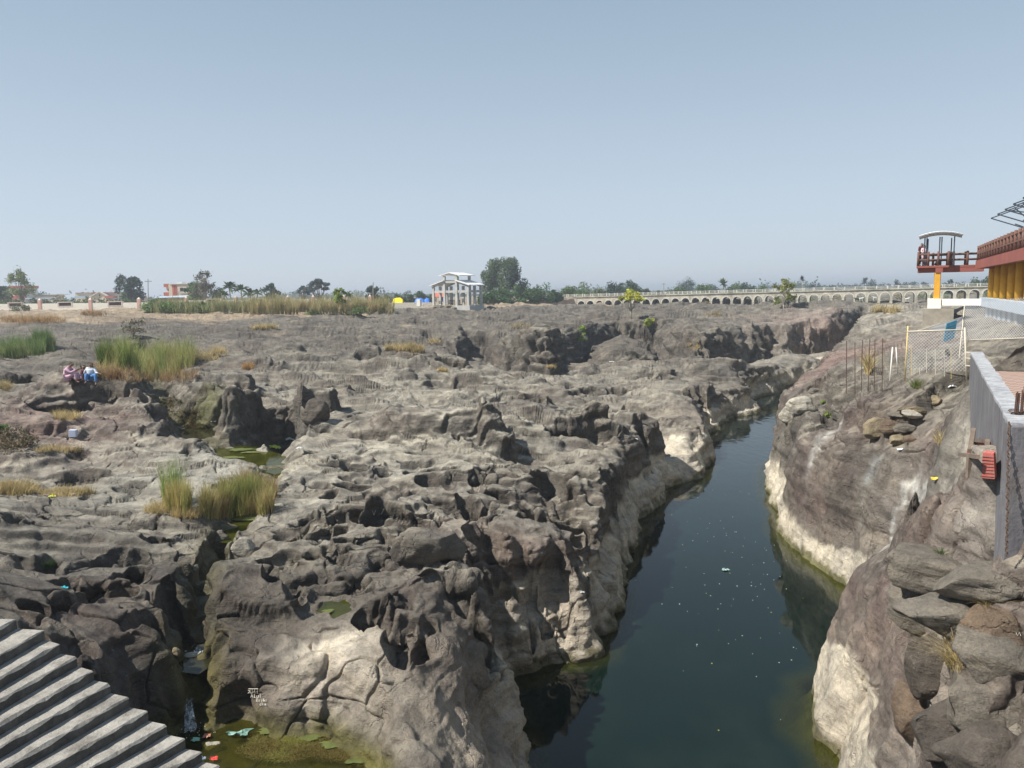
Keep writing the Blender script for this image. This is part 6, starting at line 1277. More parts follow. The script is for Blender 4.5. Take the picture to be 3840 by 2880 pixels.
for k, (px, py, rx, ry, n, h_, lb) in enumerate(((60, 1840, 90, 18, 1600, .35, 'yellow grass strip at the left edge above the plain rock'), (250, 1850, 110, 12, 1200, .25, 'thin yellow grass strip strewn with litter'), (250, 1565, 55, 12, 700, .35, 'golden grass pocket below the seated people'), (20, 1455, 26, 12, 400, .45, 'small golden tuft at the left edge'), (930, 1380, 22, 8, 350, .4, 'lone rusty tuft on the middle rock'), (1500, 1312, 60, 8, 900, .6, 'pale dry grass on the dark ledge'), (1560, 1318, 30, 8, 400, .7, 'taller dry grass at the ledge end'), (1625, 1285, 26, 6, 260, .55, 'small pale tuft above the ledge'), (990, 1232, 55, 6, 700, .6, 'pale dry grass streak on the far plateau'), (2070, 1380, 22, 5, 220, .5, 'straw tuft in the lower rock basin'), (350, 1180, 50, 5, 700, .8, 'orange dry grass before the rubble wall'), (120, 1205, 130, 10, 1500, .8, 'wide orange dry grass patch at the far left'), (2680, 1182, 45, 4, 400, .6, 'dry grass on the far cliff top'), (2600, 1300, 30, 12, 300, .6, 'yellow grass in the cleft under the far cliff'), (3255, 1395, 14, 10, 260, .8, 'straw grass behind the rusty rods'), (1950, 1225, 40, 8, 300, .5, 'rusty grass patch on the far rock'), (1660, 1392, 20, 4, 200, .35, 'pale tuft beside the white deposit'), (3520, 1655, 12, 10, 90, .35, 'dry stalks on the smooth right rock'), (215, 1690, 90, 8, 500, .3, 'thin straw grass by the rubbish'), (3320, 1170, 60, 6, 500, .7, 'dull grass at the bridge foot'))):
    clump('dry_grass', lb, 'grass', [(px, py, rx, ry)], n, h_, .55, .02 if py > 1400 else .05, DRY if k not in (4, 10, 11) else ((.42, .27, .12), (.36, .22, .09)))
clump('dry_grass', 'big straw coloured tuft hanging over the near right rock', 'grass', [(3590, 2480, 34, 40), (3560, 2470, 40, 20)], 420, .55, 1.3, .008, ((.55, .43, .20), (.42, .33, .15)), seg=5)
clump('dry_grass', 'straw tuft on top of the near right rock', 'grass', [(3680, 2270, 40, 10)], 200, .35, 1.2, .007, ((.55, .43, .20), (.42, .33, .15)), seg=5)
clump('dry_grass', 'small curled straw tuft left of the top one', 'grass', [(3610, 2225, 16, 8)], 110, .28, 1.2, .007, ((.50, .40, .20), (.42, .33, .15)), seg=5)
clump('green_tuft', 'small green weed in the crack of the near right rock', 'weed', [(3530, 2080, 14, 10)], 130, .22, .9, .016, ((.10, .14, .05), (.06, .11, .03)))
clump('green_tuft', 'green weed on the dark right outcrop', 'weed', [(3435, 1450, 16, 6)], 120, .4, .9, .03, ((.14, .19, .05), (.22, .22, .08)))
clump('green_tuft', 'weed sprouting in the left pothole', 'weed', [(180, 2125, 26, 8)], 160, .2, .9, .012, ((.10, .15, .05), (.07, .12, .03)))
# reed belt before the boundary wall, thick scrub
def belt(label, spots, n, h_, pal, wdt=.07, nm='reed_belt'): clump(nm, label, 'reeds', spots, n, h_, .3, wdt, pal)
belt('long golden reed belt before the boundary wall', [(x_, 1172, 60, 8) for x_ in range(980, 1450, 55)], 9000, 2.2, ((.62, .50, .27), (.42, .38, .17)), .09)
belt('green scrub reeds left of the golden belt', [(x_, 1168, 50, 6) for x_ in range(600, 980, 50)], 5200, 1.9, ((.26, .30, .13), (.40, .36, .18)), .09)
for k, (px, w_, tp) in enumerate(((590, 90, 1118), (650, 90, 1122), (715, 80, 1126), (770, 60, 1132))):
    g = ground(px, 1164); t_ = at(px, tp, g.y).z; tree(['leftmost green scrub bush hiding the end of the rubble wall', 'second scrub bush right of the rubble wall', 'third scrub bush, lower', 'last low scrub bush of the row'][k], g, t_-g.z, w_*g.y/F, 'bush', (.075, .12, .035), n=2200, leaf=.2, group='green scrub bushes by the rubble wall')
for k, (px, by, tp, w_, c_) in enumerate(((75, 1165, 1142, 70, (.07, .08, .04)), (500, 1270, 1195, 100, (.13, .13, .09)), (1180, 1184, 1152, 60, (.06, .10, .03)), (1340, 1176, 1150, 90, (.08, .11, .04)), (55, 1680, 1590, 150, (.085, .075, .045)), (10, 1620, 1580, 50, (.07, .12, .03)))):
    g = ground(px, by); t_ = at(px, tp, g.y).z; tree(['thorny grey bush against the rubble wall', 'thin grey thorn bush rising behind the reeds', 'dark green bush inside the golden belt', 'olive bush at the right of the golden belt', 'tangled brown thorn bush at the left edge', 'small green bush at the left edge'][k], g, t_-g.z, w_*g.y/F, 'bush' if k != 1 else 'airy', c_, n=(1100, 420, 1100, 1100, 1900, 600)[k], leaf=.05 if by > 1500 else .12, name='thorn_bush', cat='bush', trunk=.05)
# hedge line on top of the rubble wall
for k, (px, w_) in enumerate(((30, 110), (140, 90), (240, 110), (350, 120), (470, 110))):
    g = az_at(px, 196); t_ = at(px, 1116+px*.004, 196).z; tree(['hedge clump at the left end behind the rubble wall', 'hedge clump behind the first pink pillar', 'hedge clump behind the second window of the wall', 'hedge clump behind the middle pink pillar', 'hedge clump behind the last window of the wall'][k], g, t_-g.z, w_*196/F, 'bush', (.05, .065, .03), n=1500, leaf=.25, name='hedge_clump', cat='hedge', group='hedge behind the rubble wall')
# moss hanging over the small fall and weed in the near pool
clump('moss_mat', 'olive moss hanging beside the left pool', 'moss', [(690, 1560, 70, 26), (640, 1510, 40, 20), (740, 1600, 50, 12)], 5200, .16, 1.0, .03, ((.10, .10, .03), (.15, .11, .04)), kind='stuff')
clump('pond_weed', 'brown green weed matted over the near pool', 'weed', [(1120, 2800, 190, 36), (1050, 2840, 160, 40), (1280, 2840, 130, 40)], 16000, .07, 1.8, .010, ((.17, .13, .04), (.26, .26, .06)), kind='stuff', seg=2, zmin=-8.4)
clump('moss_mat', 'yellow moss sheathing the rock beside the waterfall', 'moss', [(750, 2700, 16, 60), (740, 2560, 10, 50)], 2500, .04, .8, .012, ((.20, .16, .04), (.13, .13, .03)), kind='stuff', seg=2)
# two leafy weeds by the pale boulder
for k, (px, by, w_) in enumerate(((3105, 1565, 26), (3084, 1512, 12))):
    g = ground(px, by); tree(['bright leafy weed on the right bank rock', 'smaller leafy weed just above it'][k], g, (44 if k == 0 else 14)*g.y/F, w_*1.6*g.y/F, 'bush', (.12, .18, .03), n=260, leaf=.06, name='leafy_weed', cat='weed')
# ------------------------------------------------------------------ loose stones
R_dk = rock_material((.135, .115, .095), 'dark stone'); R_tan = rock_material((.30, .245, .16), 'tan stone'); R_pale = rock_material((.52, .48, .40), 'bleached stone'); R_gy = rock_material((.22, .195, .16), 'grey stone'); R_br = rock_material((.20, .145, .10), 'brown stone')
def st(px, py, w_px, h_px, mat, label, seed, dep=.8, rz=0, tilt=0, sink=.12, group=None, lift=0, cat='rock', ang=0):
    g = ground(px, py+h_px*.45); s_ = g.y/F; W_, Hh = w_px*s_, h_px*s_*1.05; return stone('boulder' if W_ > .5 else 'stone', label, (g.x, g.y+W_*dep*.3, g.z+Hh*(.5-sink)+lift), (W_, W_*dep, Hh), mat, seed, rz, group, cat, tilt, ang=ang)
st(3420, 1600, 74, 26, R_pale, 'flat white slab on top of the stone stack', 4, .6, .1, .10, 0, 'stacked stones on the right rock', .42); st(3402, 1625, 72, 36, R_gy, 'rounded grey stone in the middle of the stack', 5, .7, 0, .08, 0, 'stacked stones on the right rock', .12); st(3376, 1648, 74, 36, R_tan, 'tan oval stone at the bottom left of the stack', 6, .7, .1, .05, .1, 'stacked stones on the right rock'); st(3418, 1650, 50, 30, R_br, 'small brown stone wedged under the stack', 7, .7, 0, 0, .1, 'stacked stones on the right rock')
st(3295, 1610, 86, 76, R_tan, 'angular tan boulder left of the stone stack', 8, .8, .3, -.1, .1); st(3345, 1605, 70, 60, R_br, 'brown boulder between tan one and stack', 9, .8, .2, 0, .1); st(3370, 1555, 60, 22, R_gy, 'small flat stone above the brown boulder', 10, .6); st(3410, 1562, 50, 24, R_br, 'small dark wedge above the stone stack', 11, .7); st(3440, 1535, 110, 30, R_tan, 'long low tan stone lying behind the stack', 12, .5, .2); st(3518, 1500, 44, 36, R_tan, 'rounded tan stone on the upper right rock', 13)
st(3010, 1518, 100, 60, R_pale, 'bleached boulder standing in the water, upper one', 14, .7, .1, -.1, .2); st(2965, 1550, 80, 54, R_pale, 'bleached boulder at the water edge, lower one', 15, .8, .2, 0, .2); st(3060, 1480, 70, 34, R_gy, 'grey boulder on top of the bleached pair', 16)
st(1600, 2035, 250, 150, R_gy, 'great lodged boulder amid the potholes', 21, .5, .25, .12, .25); st(1510, 2060, 110, 130, R_dk, 'dark boulder at the left flank of the great one', 22, .6, .2, -.15, .25)
st(1310, 1560, 20, 10, R_gy, 'small loose stone on the pale slab', 23)
st(830, 2035, 74, 90, R_gy, 'tilted stone blocking the stream gap', 24, .5, .1, .15, .1); st(900, 2050, 80, 60, R_pale, 'pale wedge stone right of the stream gap', 25, .6, .1, .3, .2)
st(708, 2472, 66, 34, R_pale, 'cream stone beside the upper pool, right one', 26, .6, .2, 0, .1); st(652, 2448, 40, 34, R_tan, 'cream stone beside the upper pool, left one', 27, .8); st(760, 2345, 20, 30, R_tan, 'small mossy stone in the stream crack', 28); st(790, 2805, 66, 42, R_pale, 'rounded pale stone in the near pool', 29, .7)
st(1180, 1540, 84, 90, R_dk, 'dark split boulder at the end of the pool hollow', 30, .7, .2, 0, .2); st(1010, 1575, 10, 10, R_dk, 'tiny dark stone in the hollow', 31)
for k, (px, py, w_, h_) in enumerate(((1645, 1148, 38, 12), (1672, 1150, 34, 14), (1700, 1152, 22, 10), (1716, 1146, 40, 12), (1728, 1154, 24, 12), (1750, 1150, 20, 12), (1772, 1146, 30, 14), (1790, 1149, 22, 10), (1840, 1152, 26, 8), (1628, 1151, 22, 8))):
    st(px, py, w_, h_, R_tan if k % 2 else R_gy, ['long flat boulder at the left before the pavilion', 'tilted slab second from the left before the pavilion', 'small stone between the two slabs', 'flat topped slab in the middle before the pavilion', 'stone leaning under the middle slab', 'grey stone right of the middle slab', 'pale rounded boulder right of the middle', 'last boulder by the right pavilion corner', 'lone flat stone right of the pavilion', 'lowest stone at the left pavilion foot'][k], 40+k, .8, group='boulders in front of the pavilion')
# jointed blocks of the near right bank
for k, (px, py, w_, h_, m_, lb, rz_, tl) in enumerate(((3560, 2085, 300, 120, R_gy, 'broad flat block at the top of the near right bank', .1, .05), (3760, 2150, 260, 120, R_gy, 'flat grey block beneath the parapet end', -.1, -.05), (3480, 2190, 190, 150, R_gy, 'pale faced block at the left edge of the right bank top', .2, .12), (3640, 2270, 260, 150, R_gy, 'ledge block carrying the upper straw tuft', 0, 0), (3810, 2290, 180, 160, R_br, 'cracked block at the right edge below the ledge', .1, .1), (3780, 2400, 240, 150, R_gy, 'block with a faint blue grey scrawl', -.1, .06), (3510, 2400, 150, 210, R_dk, 'tall dark block left of the hanging straw tuft', .3, .1), (3760, 2580, 300, 200, R_gy, 'large rounded block below the scrawled one', .1, -.08), (3600, 2660, 200, 230, R_dk, 'leaning dark block in the middle of the right bank', -.2, .15), (3790, 2790, 260, 170, R_dk, 'massive block at the bottom right corner', 0, .05), (3440, 2600, 150, 200, R_br, 'brownish block low on the right bank', .2, .1))):
    st(px, py, w_*1.5, h_*1.45, m_, lb, 200+k, .9, rz_, tl, .42, 'jointed blocks of the near right bank', ang=6)
# ------------------------------------------------------------------ falling water
M_foam = paint('white water', (.75, .78, .78), .4, .1, 12, .6, .02)
m_, t_, p_ = newmat('thin falling water'); p_.inputs['Base Color'].default_value = (.8, .83, .84, 1); p_.inputs['Roughness'].default_value = .2
nn_ = noiseN(t_, 14, 4, .7, nd(t_, 'ShaderNodeNewGeometry').outputs['Position']); tr_ = nd(t_, 'ShaderNodeBsdfTransparent'); mx = nd(t_, 'ShaderNodeMixShader'); lk(t_, rampN(t_, nn_.outputs['Fac'], [(.45, (0, 0, 0)), (.65, (.75, .75, .75))]).outputs[0], mx.inputs[0]); lk(t_, tr_.outputs[0], mx.inputs[1]); lk(t_, p_.outputs[0], mx.inputs[2]); lk(t_, mx.outputs[0], t_.nodes['Material Output'].inputs[0]); M_fall = m_
g0 = ground(716, 2600); g1 = onz(715, 2738, -8.38); b = MB(); rn = random.Random(8)
for k in range(26):
    o_ = rn.gauss(0, .05); sp2 = rn.gauss(0, .04); top_ = Vector((g0.x+o_, g0.y-.05, g0.z-rn.uniform(0, .3))); bot = Vector((float(g1[0])+o_+sp2, float(g1[1])+rn.uniform(-.05, .05), -8.38)); mid = top_.lerp(bot, .5)+Vector((0, -.04, .10)); b.tube([top_, mid, bot], [.006, .010, .014], 5)
tag(recenter(b.build('waterfall', M_fall, smooth=True)), 'thin white trickle falling into the near pool', 'waterfall', kind='structure')
b = MB(); 
for k in range(60):
    a = rn.uniform(0, 6.28); r_ = abs(rn.gauss(0, .13)); c = Vector((float(g1[0])+math.cos(a)*r_*1.3, float(g1[1])+math.sin(a)*r_, -8.385+max(0, .06-r_*.25))); s2 = rn.uniform(.006, .015); b.box(c, (s2, s2, s2), a, Matrix.Rotation(rn.uniform(0, 3), 3, 'X'))
tag(recenter(b.build('foam', M_foam)), 'white foam where the trickle lands', 'foam', kind='stuff')
for px, py, n_ in ((745, 2445, 24), (800, 1585, 12)):
    g = ground(px, py); b = MB()
    for k in range(n_): c = g+Vector((rn.gauss(0, .10), rn.gauss(0, .06), .03)); s2 = rn.uniform(.008, .02); b.box(c, (s2*2, s2, s2), rn.uniform(0, 3))
    tag(recenter(b.build('foam', M_foam)), 'white riffle foam on the little stream', 'foam', kind='stuff')
# ------------------------------------------------------------------ people
M_skin = paint('brown skin', (.20, .11, .07), .6, .1, 4, 0); M_hair = paint('black hair', (.012, .010, .010), .5, .2, 20, .3, .003)
def cloth(n_, c): return paint(n_, c, .9, .12, 8, .5, .01)
def skin(name, verts, edges, radii, mat, parent, sub=1):
    off = Vector(parent_loc(parent)); me = bpy.data.meshes.new(name); me.from_pydata([tuple(Vector(v)-off) for v in verts], edges, []); me.materials.append(mat)
    o = bpy.data.objects.new(name, me); C.objects.link(o); o.parent = parent
    sk = o.modifiers.new('skin', 'SKIN'); sk.use_smooth_shade = True
    for i, r_ in enumerate(radii): me.skin_vertices[0].data[i].radius = (r_, r_) if not hasattr(r_, '__len__') else r_
    me.skin_vertices[0].data[0].use_root = True
    s = o.modifiers.new('subsurf', 'SUBSURF'); s.levels = sub; s.render_levels = sub; return o
def ensure_skin(me): pass
def figure(label, loc, J, cols, scale=1.0, hair='short', group=None, look=(0, -1, 0)):
    """J: joints in metres from loc. cols: (top, trousers)"""
    e = empty('person', loc, label, 'person', group); Lc = Vector(loc); P = {k: Lc+Vector(v)*scale for k, v in J.items()}; s = scale
    V = []; E = []; Rd = []
    def ch(keys, rad, start=None):
        prev = start
        for k, r_ in zip(keys, rad):
            V.append(P[k] if isinstance(k, str) else k); Rd.append(tuple(q_*s for q_ in r_) if hasattr(r_, '__len__') else r_*s)
            if prev is not None: E.append((prev, len(V)-1))
            prev = len(V)-1
        return prev
    look = Vector(look).normalized(); hd = P['head']
    r0 = ch(['pelvis'], [.13]); c0 = ch(['chest'], [.135], r0); n0 = ch(['neck', hd-Vector((0, 0, .03*s)), hd+Vector((0, 0, .06*s))], [.055, .082, .078], c0)
    nose = hd+look*.105*s-Vector((0, 0, .01*s)); ch([hd+look*.06*s, nose], [.05, .016], n0-1)
    sdv = look.cross(Vector((0, 0, 1))).normalized()
    for sg in (-1, 1): ch([hd+sdv*sg*.092*s], [.018], n0-1)
    for sd in 'lr':
        w_ = ch(['sh_'+sd, 'el_'+sd, 'wr_'+sd], [.062, .045, .032], c0); el, wr = P['el_'+sd], P['wr_'+sd]; dv = (wr-el).normalized(); sv = dv.cross(Vector((0, 0, 1)))
        sv = sv.normalized() if sv.length > .1 else Vector((1, 0, 0)); pl = ch([wr+dv*.05*s], [(.034, .018)], w_)
        for k, (o_, l_) in enumerate(((-.03, .075), (-.01, .085), (.01, .08), (.028, .065))): ch([wr+dv*.085*s+sv*o_*s, wr+dv*(.085+l_*.5)*s+sv*o_*s-Vector((0, 0, .012*s)), wr+dv*(.085+l_*.9)*s+sv*o_*s-Vector((0, 0, .035*s))], [.010, .009, .008], pl)
        ch([wr+dv*.05*s+sv*-.045*s, wr+dv*.09*s+sv*-.06*s], [.011, .009], w_)
        ch(['hip_'+sd, 'kn_'+sd, 'an_'+sd, 'to_'+sd], [.085, .058, .04, .034], r0)
    skin('body', V, E, Rd, M_skin, e)
    # shirt
    V = []; E = []; Rd = []; r0 = ch(['pelvis'], [.165]); mid = (P['pelvis']+P['chest'])/2; c1 = ch([mid], [.16], r0); c0 = ch(['chest'], [.17], c1); ch([P['chest'].lerp(P['neck'], .75)], [.085], c0)
    for sd in 'lr': ch(['sh_'+sd, 'el_'+sd, P['el_'+sd].lerp(P['wr_'+sd], .6 if hair == 'short' else .75)], [.085, .065, .05], c0)
    skin('shirt', V, E, Rd, cols[0], e)
    V = []; E = []; Rd = []; r0 = ch([P['pelvis']-Vector((0, 0, .02))], [.155])
    for sd in 'lr': ch(['hip_'+sd, 'kn_'+sd, P['kn_'+sd].lerp(P['an_'+sd], .92)], [.115, .085, .068], r0)
    skin('trousers', V, E, Rd, cols[1], e)
    # hair
    V = []; E = []; Rd = []; bk = -look; h0 = ch([hd+Vector((0, 0, .075*s))+bk*.02*s], [.118]); ch([hd+bk*.05*s+Vector((0, 0, .01))], [.105], h0)
    if hair == 'long': ch([hd+bk*.09*s-Vector((0, 0, .08)), P['neck']+bk*.10*s-Vector((0, 0, .08))], [.06, .045], 1)
    skin('hair', V, E, Rd, M_hair, e)
    # shoes
    for sd in 'lr': skin('shoe', [P['an_'+sd]-Vector((0, 0, .05)), P['to_'+sd]-Vector((0, 0, .01))], [(0, 1)], [.045*s, .042*s], M_blk, e)
    return e, P
gw = ground(250, 1424); gm = at(338, 1427, gw.y-.30)
pinkc = cloth('pink cotton', (.60, .38, .46)); blue = cloth('blue denim', (.08, .20, .42)); strp = None
m_, t_, p_ = newmat('striped pale shirt'); wv_ = nd(t_, 'ShaderNodeTexWave'); wv_.bands_direction = 'Z'; wv_.inputs['Scale'].default_value = 4.2; lk(t_, nd(t_, 'ShaderNodeNewGeometry').outputs['Position'], wv_.inputs['Vector']); lk(t_, rampN(t_, wv_.outputs['Fac'], [(.3, (.28, .33, .42)), (.55, (.66, .68, .70))]).outputs[0], p_.inputs['Base Color']); p_.inputs['Roughness'].default_value = .9; M_strp = m_
e, P = figure('person in pink clothes leaning forward and holding up a phone, seated left', (gw.x, gw.y, gw.z+.10), dict(pelvis=(0, 0, .08), chest=(.10, -.02, .42), neck=(.24, -.03, .60), head=(.36, -.03, .70), sh_l=(.17, -.22, .50), el_l=(.36, -.26, .30), wr_l=(.66, -.14, .46), sh_r=(.20, .16, .50), el_r=(.42, .14, .34), wr_r=(.66, 0, .48), hip_l=(.08, -.10, .06), kn_l=(.55, -.18, .26), an_l=(.60, -.2, -.12), to_l=(.78, -.24, -.18), hip_r=(.08, .12, .06), kn_r=(.52, .12, .25), an_r=(.56, .1, -.12), to_r=(.74, .08, -.18)), (pinkc, pinkc), 1, 'long', look=(.85, -.3, -.35))
tag(recenter(MB().box(tuple(P['wr_l']+Vector((.16, .05, .08))), (.02, .08, .15)).build('mobile_phone', M_blk, bevel=.006)), 'dark phone held up in the raised hand', 'phone')
figure('person in blue jeans and striped pale shirt leaning back on one arm', (gm.x, gm.y, gm.z+.12), dict(pelvis=(0, 0, .06), chest=(.07, .03, .38), neck=(.10, .02, .54), head=(.13, -.02, .66), sh_l=(-.12, .05, .46), el_l=(-.34, .18, .24), wr_l=(-.30, .28, .02), sh_r=(.26, .02, .46), el_r=(.38, -.08, .26), wr_r=(.58, -.20, .24), hip_l=(-.05, -.08, .05), kn_l=(.06, -.42, .24), an_l=(.06, -.46, -.14), to_l=(.08, -.64, -.19), hip_r=(.12, -.06, .05), kn_r=(.46, -.34, .22), an_r=(.50, -.40, -.22), to_r=(.56, -.58, -.28)), (M_strp, blue), 1, 'short', look=(.6, -.6, -.3))
figure('person in dark maroon half hidden between the two others', (gw.x+.72, gw.y+.45, gw.z+.08), dict(pelvis=(0, 0, .05), chest=(-.03, 0, .34), neck=(-.05, -.01, .48), head=(-.06, -.03, .58), sh_l=(-.17, -.04, .40), el_l=(-.12, -.22, .22), wr_l=(.05, -.30, .2), sh_r=(.12, .02, .40), el_r=(.2, -.14, .2), wr_r=(.12, -.3, .2), hip_l=(-.08, -.06, .04), kn_l=(-.05, -.36, .2), an_l=(0, -.42, -.1), to_l=(.02, -.58, -.14), hip_r=(.08, -.06, .04), kn_r=(.16, -.34, .2), an_r=(.2, -.4, -.1), to_r=(.24, -.55, -.14)), (cloth('maroon cotton', (.10, .03, .05)), cloth('dusty pink cotton', (.42, .25, .33))), .92, 'long', look=(.3, -.9, -.1))
def stand(a=.0, fx=0): return dict(pelvis=(0, 0, .92), chest=(0, .0, 1.25), neck=(0, 0, 1.43), head=(0+fx, -.02, 1.56), sh_l=(-.18, 0, 1.37), el_l=(-.24, -.04, 1.10), wr_l=(-.12, -.22, 1.05), sh_r=(.18, 0, 1.37), el_r=(.25, -.05, 1.1), wr_r=(.14, -.24, 1.06), hip_l=(-.09, 0, .88), kn_l=(-.1, -.02, .48), an_l=(-.1, .02, .07), to_l=(-.12, -.14, .04), hip_r=(.09, 0, .88), kn_r=(.1, -.01, .48), an_r=(.1, .03, .07), to_r=(.12, -.13, .04))
dk = DV(-1.2, .5); figure('person in dark red standing at the left end of the deck railing', (dk.x, dk.y, zt+.02), stand(), (cloth('dark red shirt', (.10, .02, .03)), cloth('black trousers', (.02, .02, .025))), 1.08, 'short', look=(-.3, -.9, 0))
dk = DV(-1.02, 0); figure('person in pale pink standing beside the dark red one on the deck', (dk.x, dk.y, zt+.02), stand(.02), (cloth('pale pink dress', (.72, .55, .58)), cloth('pale trousers', (.6, .45, .48))), .97, 'long', look=(-.5, -.8, 0))
# bag on the deck
b = MB(); g = DV(-.05, .4); stone('bag', 'dark bag with pale top lying on the viewing deck', (g.x, g.y, zt+.2), (.5, .35, .42), M_blk, 3, 0, None, 'bag')
# goats under the bridge
M_goat = paint('white goat hair', (.70, .66, .60), .95, .15, 5); M_goatb = paint('black goat hair', (.03, .025, .025), .9)
def goat(px, py, mat, label, flip=1):
    t = 0; d = 188.0; g = at(px, py, d); g.z = at(px, py, d).z; e = empty('goat', g, label, 'goat', 'goats by the bridge'); f = flip
    V = [(-.32*f, 0, .62), (0, 0, .60), (.3*f, 0, .63), (.44*f, 0, .80), (.58*f, 0, .84), (.70*f, 0, .78), (-.46*f, 0, .70)]; E = [(0, 1), (1, 2), (2, 3), (3, 4), (4, 5), (0, 6)]; Rr = [.14, .16, .15, .08, .075, .04, .03]
    for sx, bx_ in ((-.3, 0), (.27, 2)):
        for sy in (-.09, .09): n = len(V); kx = .04 if sx < 0 else -.01; V += [(sx*f, sy, .42), ((sx+kx)*f, sy, .22), (sx*f, sy, 0)]; E += [(bx_, n), (n, n+1), (n+1, n+2)]; Rr += [.06, .035, .028]
    for sy in (-.05, .05): n = len(V); V.append((.56*f, sy*2, .86)); E.append((4, n)); Rr.append(.022)
    skin('body', [g+Vector(v)*1.15 for v in V], E, [r*1.15 for r in Rr], mat, e)
    for sy in (-.03, .03): MB().tube([g+Vector((.54*f, sy, .93))*1.15, g+Vector((.46*f, sy*1.6, 1.05))*1.15], [.018, .006], 5).build('horn', M_goatb, e)
goat(3229, 1130, M_goat, 'white goat under a middle bridge arch'); goat(3280, 1127, M_goat, 'white goat farther right under the bridge', -1); goat(3402, 1131, M_goat, 'largest white goat under the arch left of the deck', 1); goat(3213, 1132, M_goatb, 'black goat beside the white one under the arch', -1)
# ------------------------------------------------------------------ litter
def crumple(name, label, px, py, w_px, h_px, c, seed, cat='litter', group=None, zz_=None, mat=None):
    g = ground(px, py) if zz_ is None else Vector(onz(px, py, zz_)); s_ = g.y/F; W_ = w_px*s_; Dp = max(h_px*s_*1.4, W_*.4); rs = np.random.RandomState(seed); n = 7; vs = []
    for j in range(n):
        for i in range(n):
            vs.append((g.x+(i/(n-1)-.5)*W_*(1+.15*rs.normal()), g.y+(j/(n-1)-.5)*Dp*(1+.15*rs.normal()), g.z+.012+abs(rs.normal())*W_*.11+(.25*W_*(1-abs(i/(n-1)*2-1)) if zz_ is None else 0)*.5))
    b = MB().add(vs, [(j*n+i, j*n+i+1, (j+1)*n+i+1, (j+1)*n+i) for j in range(n-1) for i in range(n-1)]); o = b.build(name, mat or paint(label[:20], c, .5, .15, 8)); so_ = o.modifiers.new('thickness', 'SOLIDIFY'); so_.thickness = .004
    return tag(recenter(o), label, cat, group)
crumple('plastic_packet', 'bright red packet at the end of the stairs', 320, 2478, 36, 16, (.5, .07, .04), 1); crumple('plastic_bag', 'sea green plastic bag floating in the near pool', 893, 2758, 80, 24, (.22, .36, .30), 2, zz_=-8.40); crumple('plastic_packet', 'orange and white packet in the near pool', 776, 2762, 28, 18, (.55, .24, .15), 3, zz_=-8.40); crumple('plastic_packet', 'pale green packet near the waterfall foot', 734, 2776, 30, 18, (.35, .62, .45), 4, zz_=-8.40); crumple('plastic_packet', 'red wrapper by the last visible step', 803, 2848, 28, 16, (.65, .08, .06), 5, zz_=-8.38); crumple('plastic_packet', 'blue grey wrapper beside the red one', 762, 2846, 20, 12, (.2, .25, .3), 15, zz_=-8.38)
crumple('plastic_scrap', 'turquoise scrap in the left pothole', 242, 2204, 26, 8, (.05, .45, .5), 6); crumple('plastic_bag', 'yellow plastic sheet by the green pool', 1025, 1680, 54, 16, (.62, .70, .12), 7); crumple('paper_sheet', 'pale grey paper near the pool outlet', 1090, 1655, 36, 12, (.6, .65, .66), 8); crumple('paper_scrap', 'white crumpled paper below the pale slab', 1120, 1683, 22, 10, (.8, .8, .78), 9)
crumple('paper_card', 'white card on the smooth right rock', 3378, 1688, 24, 12, (.85, .85, .88), 10); crumple('plastic_scrap', 'yellow scraps on the smooth right rock', 3515, 1800, 44, 12, (.7, .55, .08), 11); crumple('foil_scrap', 'white foil on the upper right rock', 3575, 1448, 34, 8, (.85, .84, .8), 12); crumple('cloth_rag', 'striped grey rag under the thorn bush', 220, 1655, 60, 16, (.38, .38, .36), 13, 'rag'); crumple('plastic_scrap', 'yellow scrap in the thin grass strip', 192, 1864, 24, 8, (.65, .65, .06), 14); crumple('paper_scrap', 'whitish scraps in the thin grass strip', 275, 1856, 26, 7, (.7, .62, .55), 16); crumple('plastic_scrap', 'pale pink scrap left of the yellow one', 170, 1858, 18, 8, (.7, .55, .5), 26)
g = ground(272, 1632); b = MB(); b.beam(g+Vector((-.14, 0, .12)), g+Vector((.14, .03, .10)), .22, .3); b2 = b; tag(recenter(b2.build('paper_box', paint('pale printed carton', (.5, .55, .68), .6, .2, 6), bevel=.01)), 'small pale blue carton under the rocks at left', 'box')
for k, (px, py) in enumerate(((2288, 1352), (2790, 1440), (2235, 1642), (2387, 1648), (2420, 1568), (2180, 2222))): crumple('paper_scrap', ['white rag caught on the far rock block', 'white scrap above the dark cave', 'tiny white scrap in the cliff hollow', 'white paper in the cleft above the water', 'pale scrap on the rock lip', 'pale deposit flake above the lower cliff'][k], px, py, 16, 6, (.6, .6, .56), 60+k, group='white scraps caught on the left cliffs')
# floating leaves and foam specks
rn = random.Random(12); me0 = []
for v in range(3):
    b = MB(); n = 7; b.add([(math.cos(2*math.pi*i/n)*rn.uniform(.6, 1.1), math.sin(2*math.pi*i/n)*rn.uniform(.5, 1), .0) for i in range(n)]+[(0, 0, .25)], [(i, (i+1) % n, n) for i in range(n)]); mt = [paint('floating leaf', (.55, .55, .45), .6), paint('floating yellow leaf', (.45, .42, .06), .6), paint('floating foam', (.62, .66, .66), .6)][v]
    o = b.build(['floating_leaf', 'floating_leaf', 'foam_speck'][v], mt); me0.append(o)
lab = [('small pale leaf floating on the dark river', 'leaf'), ('small yellow leaf floating on the dark river', 'leaf'), ('white foam speck floating on the dark river', 'foam')]
sdl = lambda px, py: None
wpoly = water
cnt = 0
spots_ = [(rn.gauss(2720, 130), rn.triangular(1780, 2600, 1950)) for _ in range(80)]+[(rn.uniform(2500, 3000), rn.uniform(1900, 2860)) for _ in range(22)]
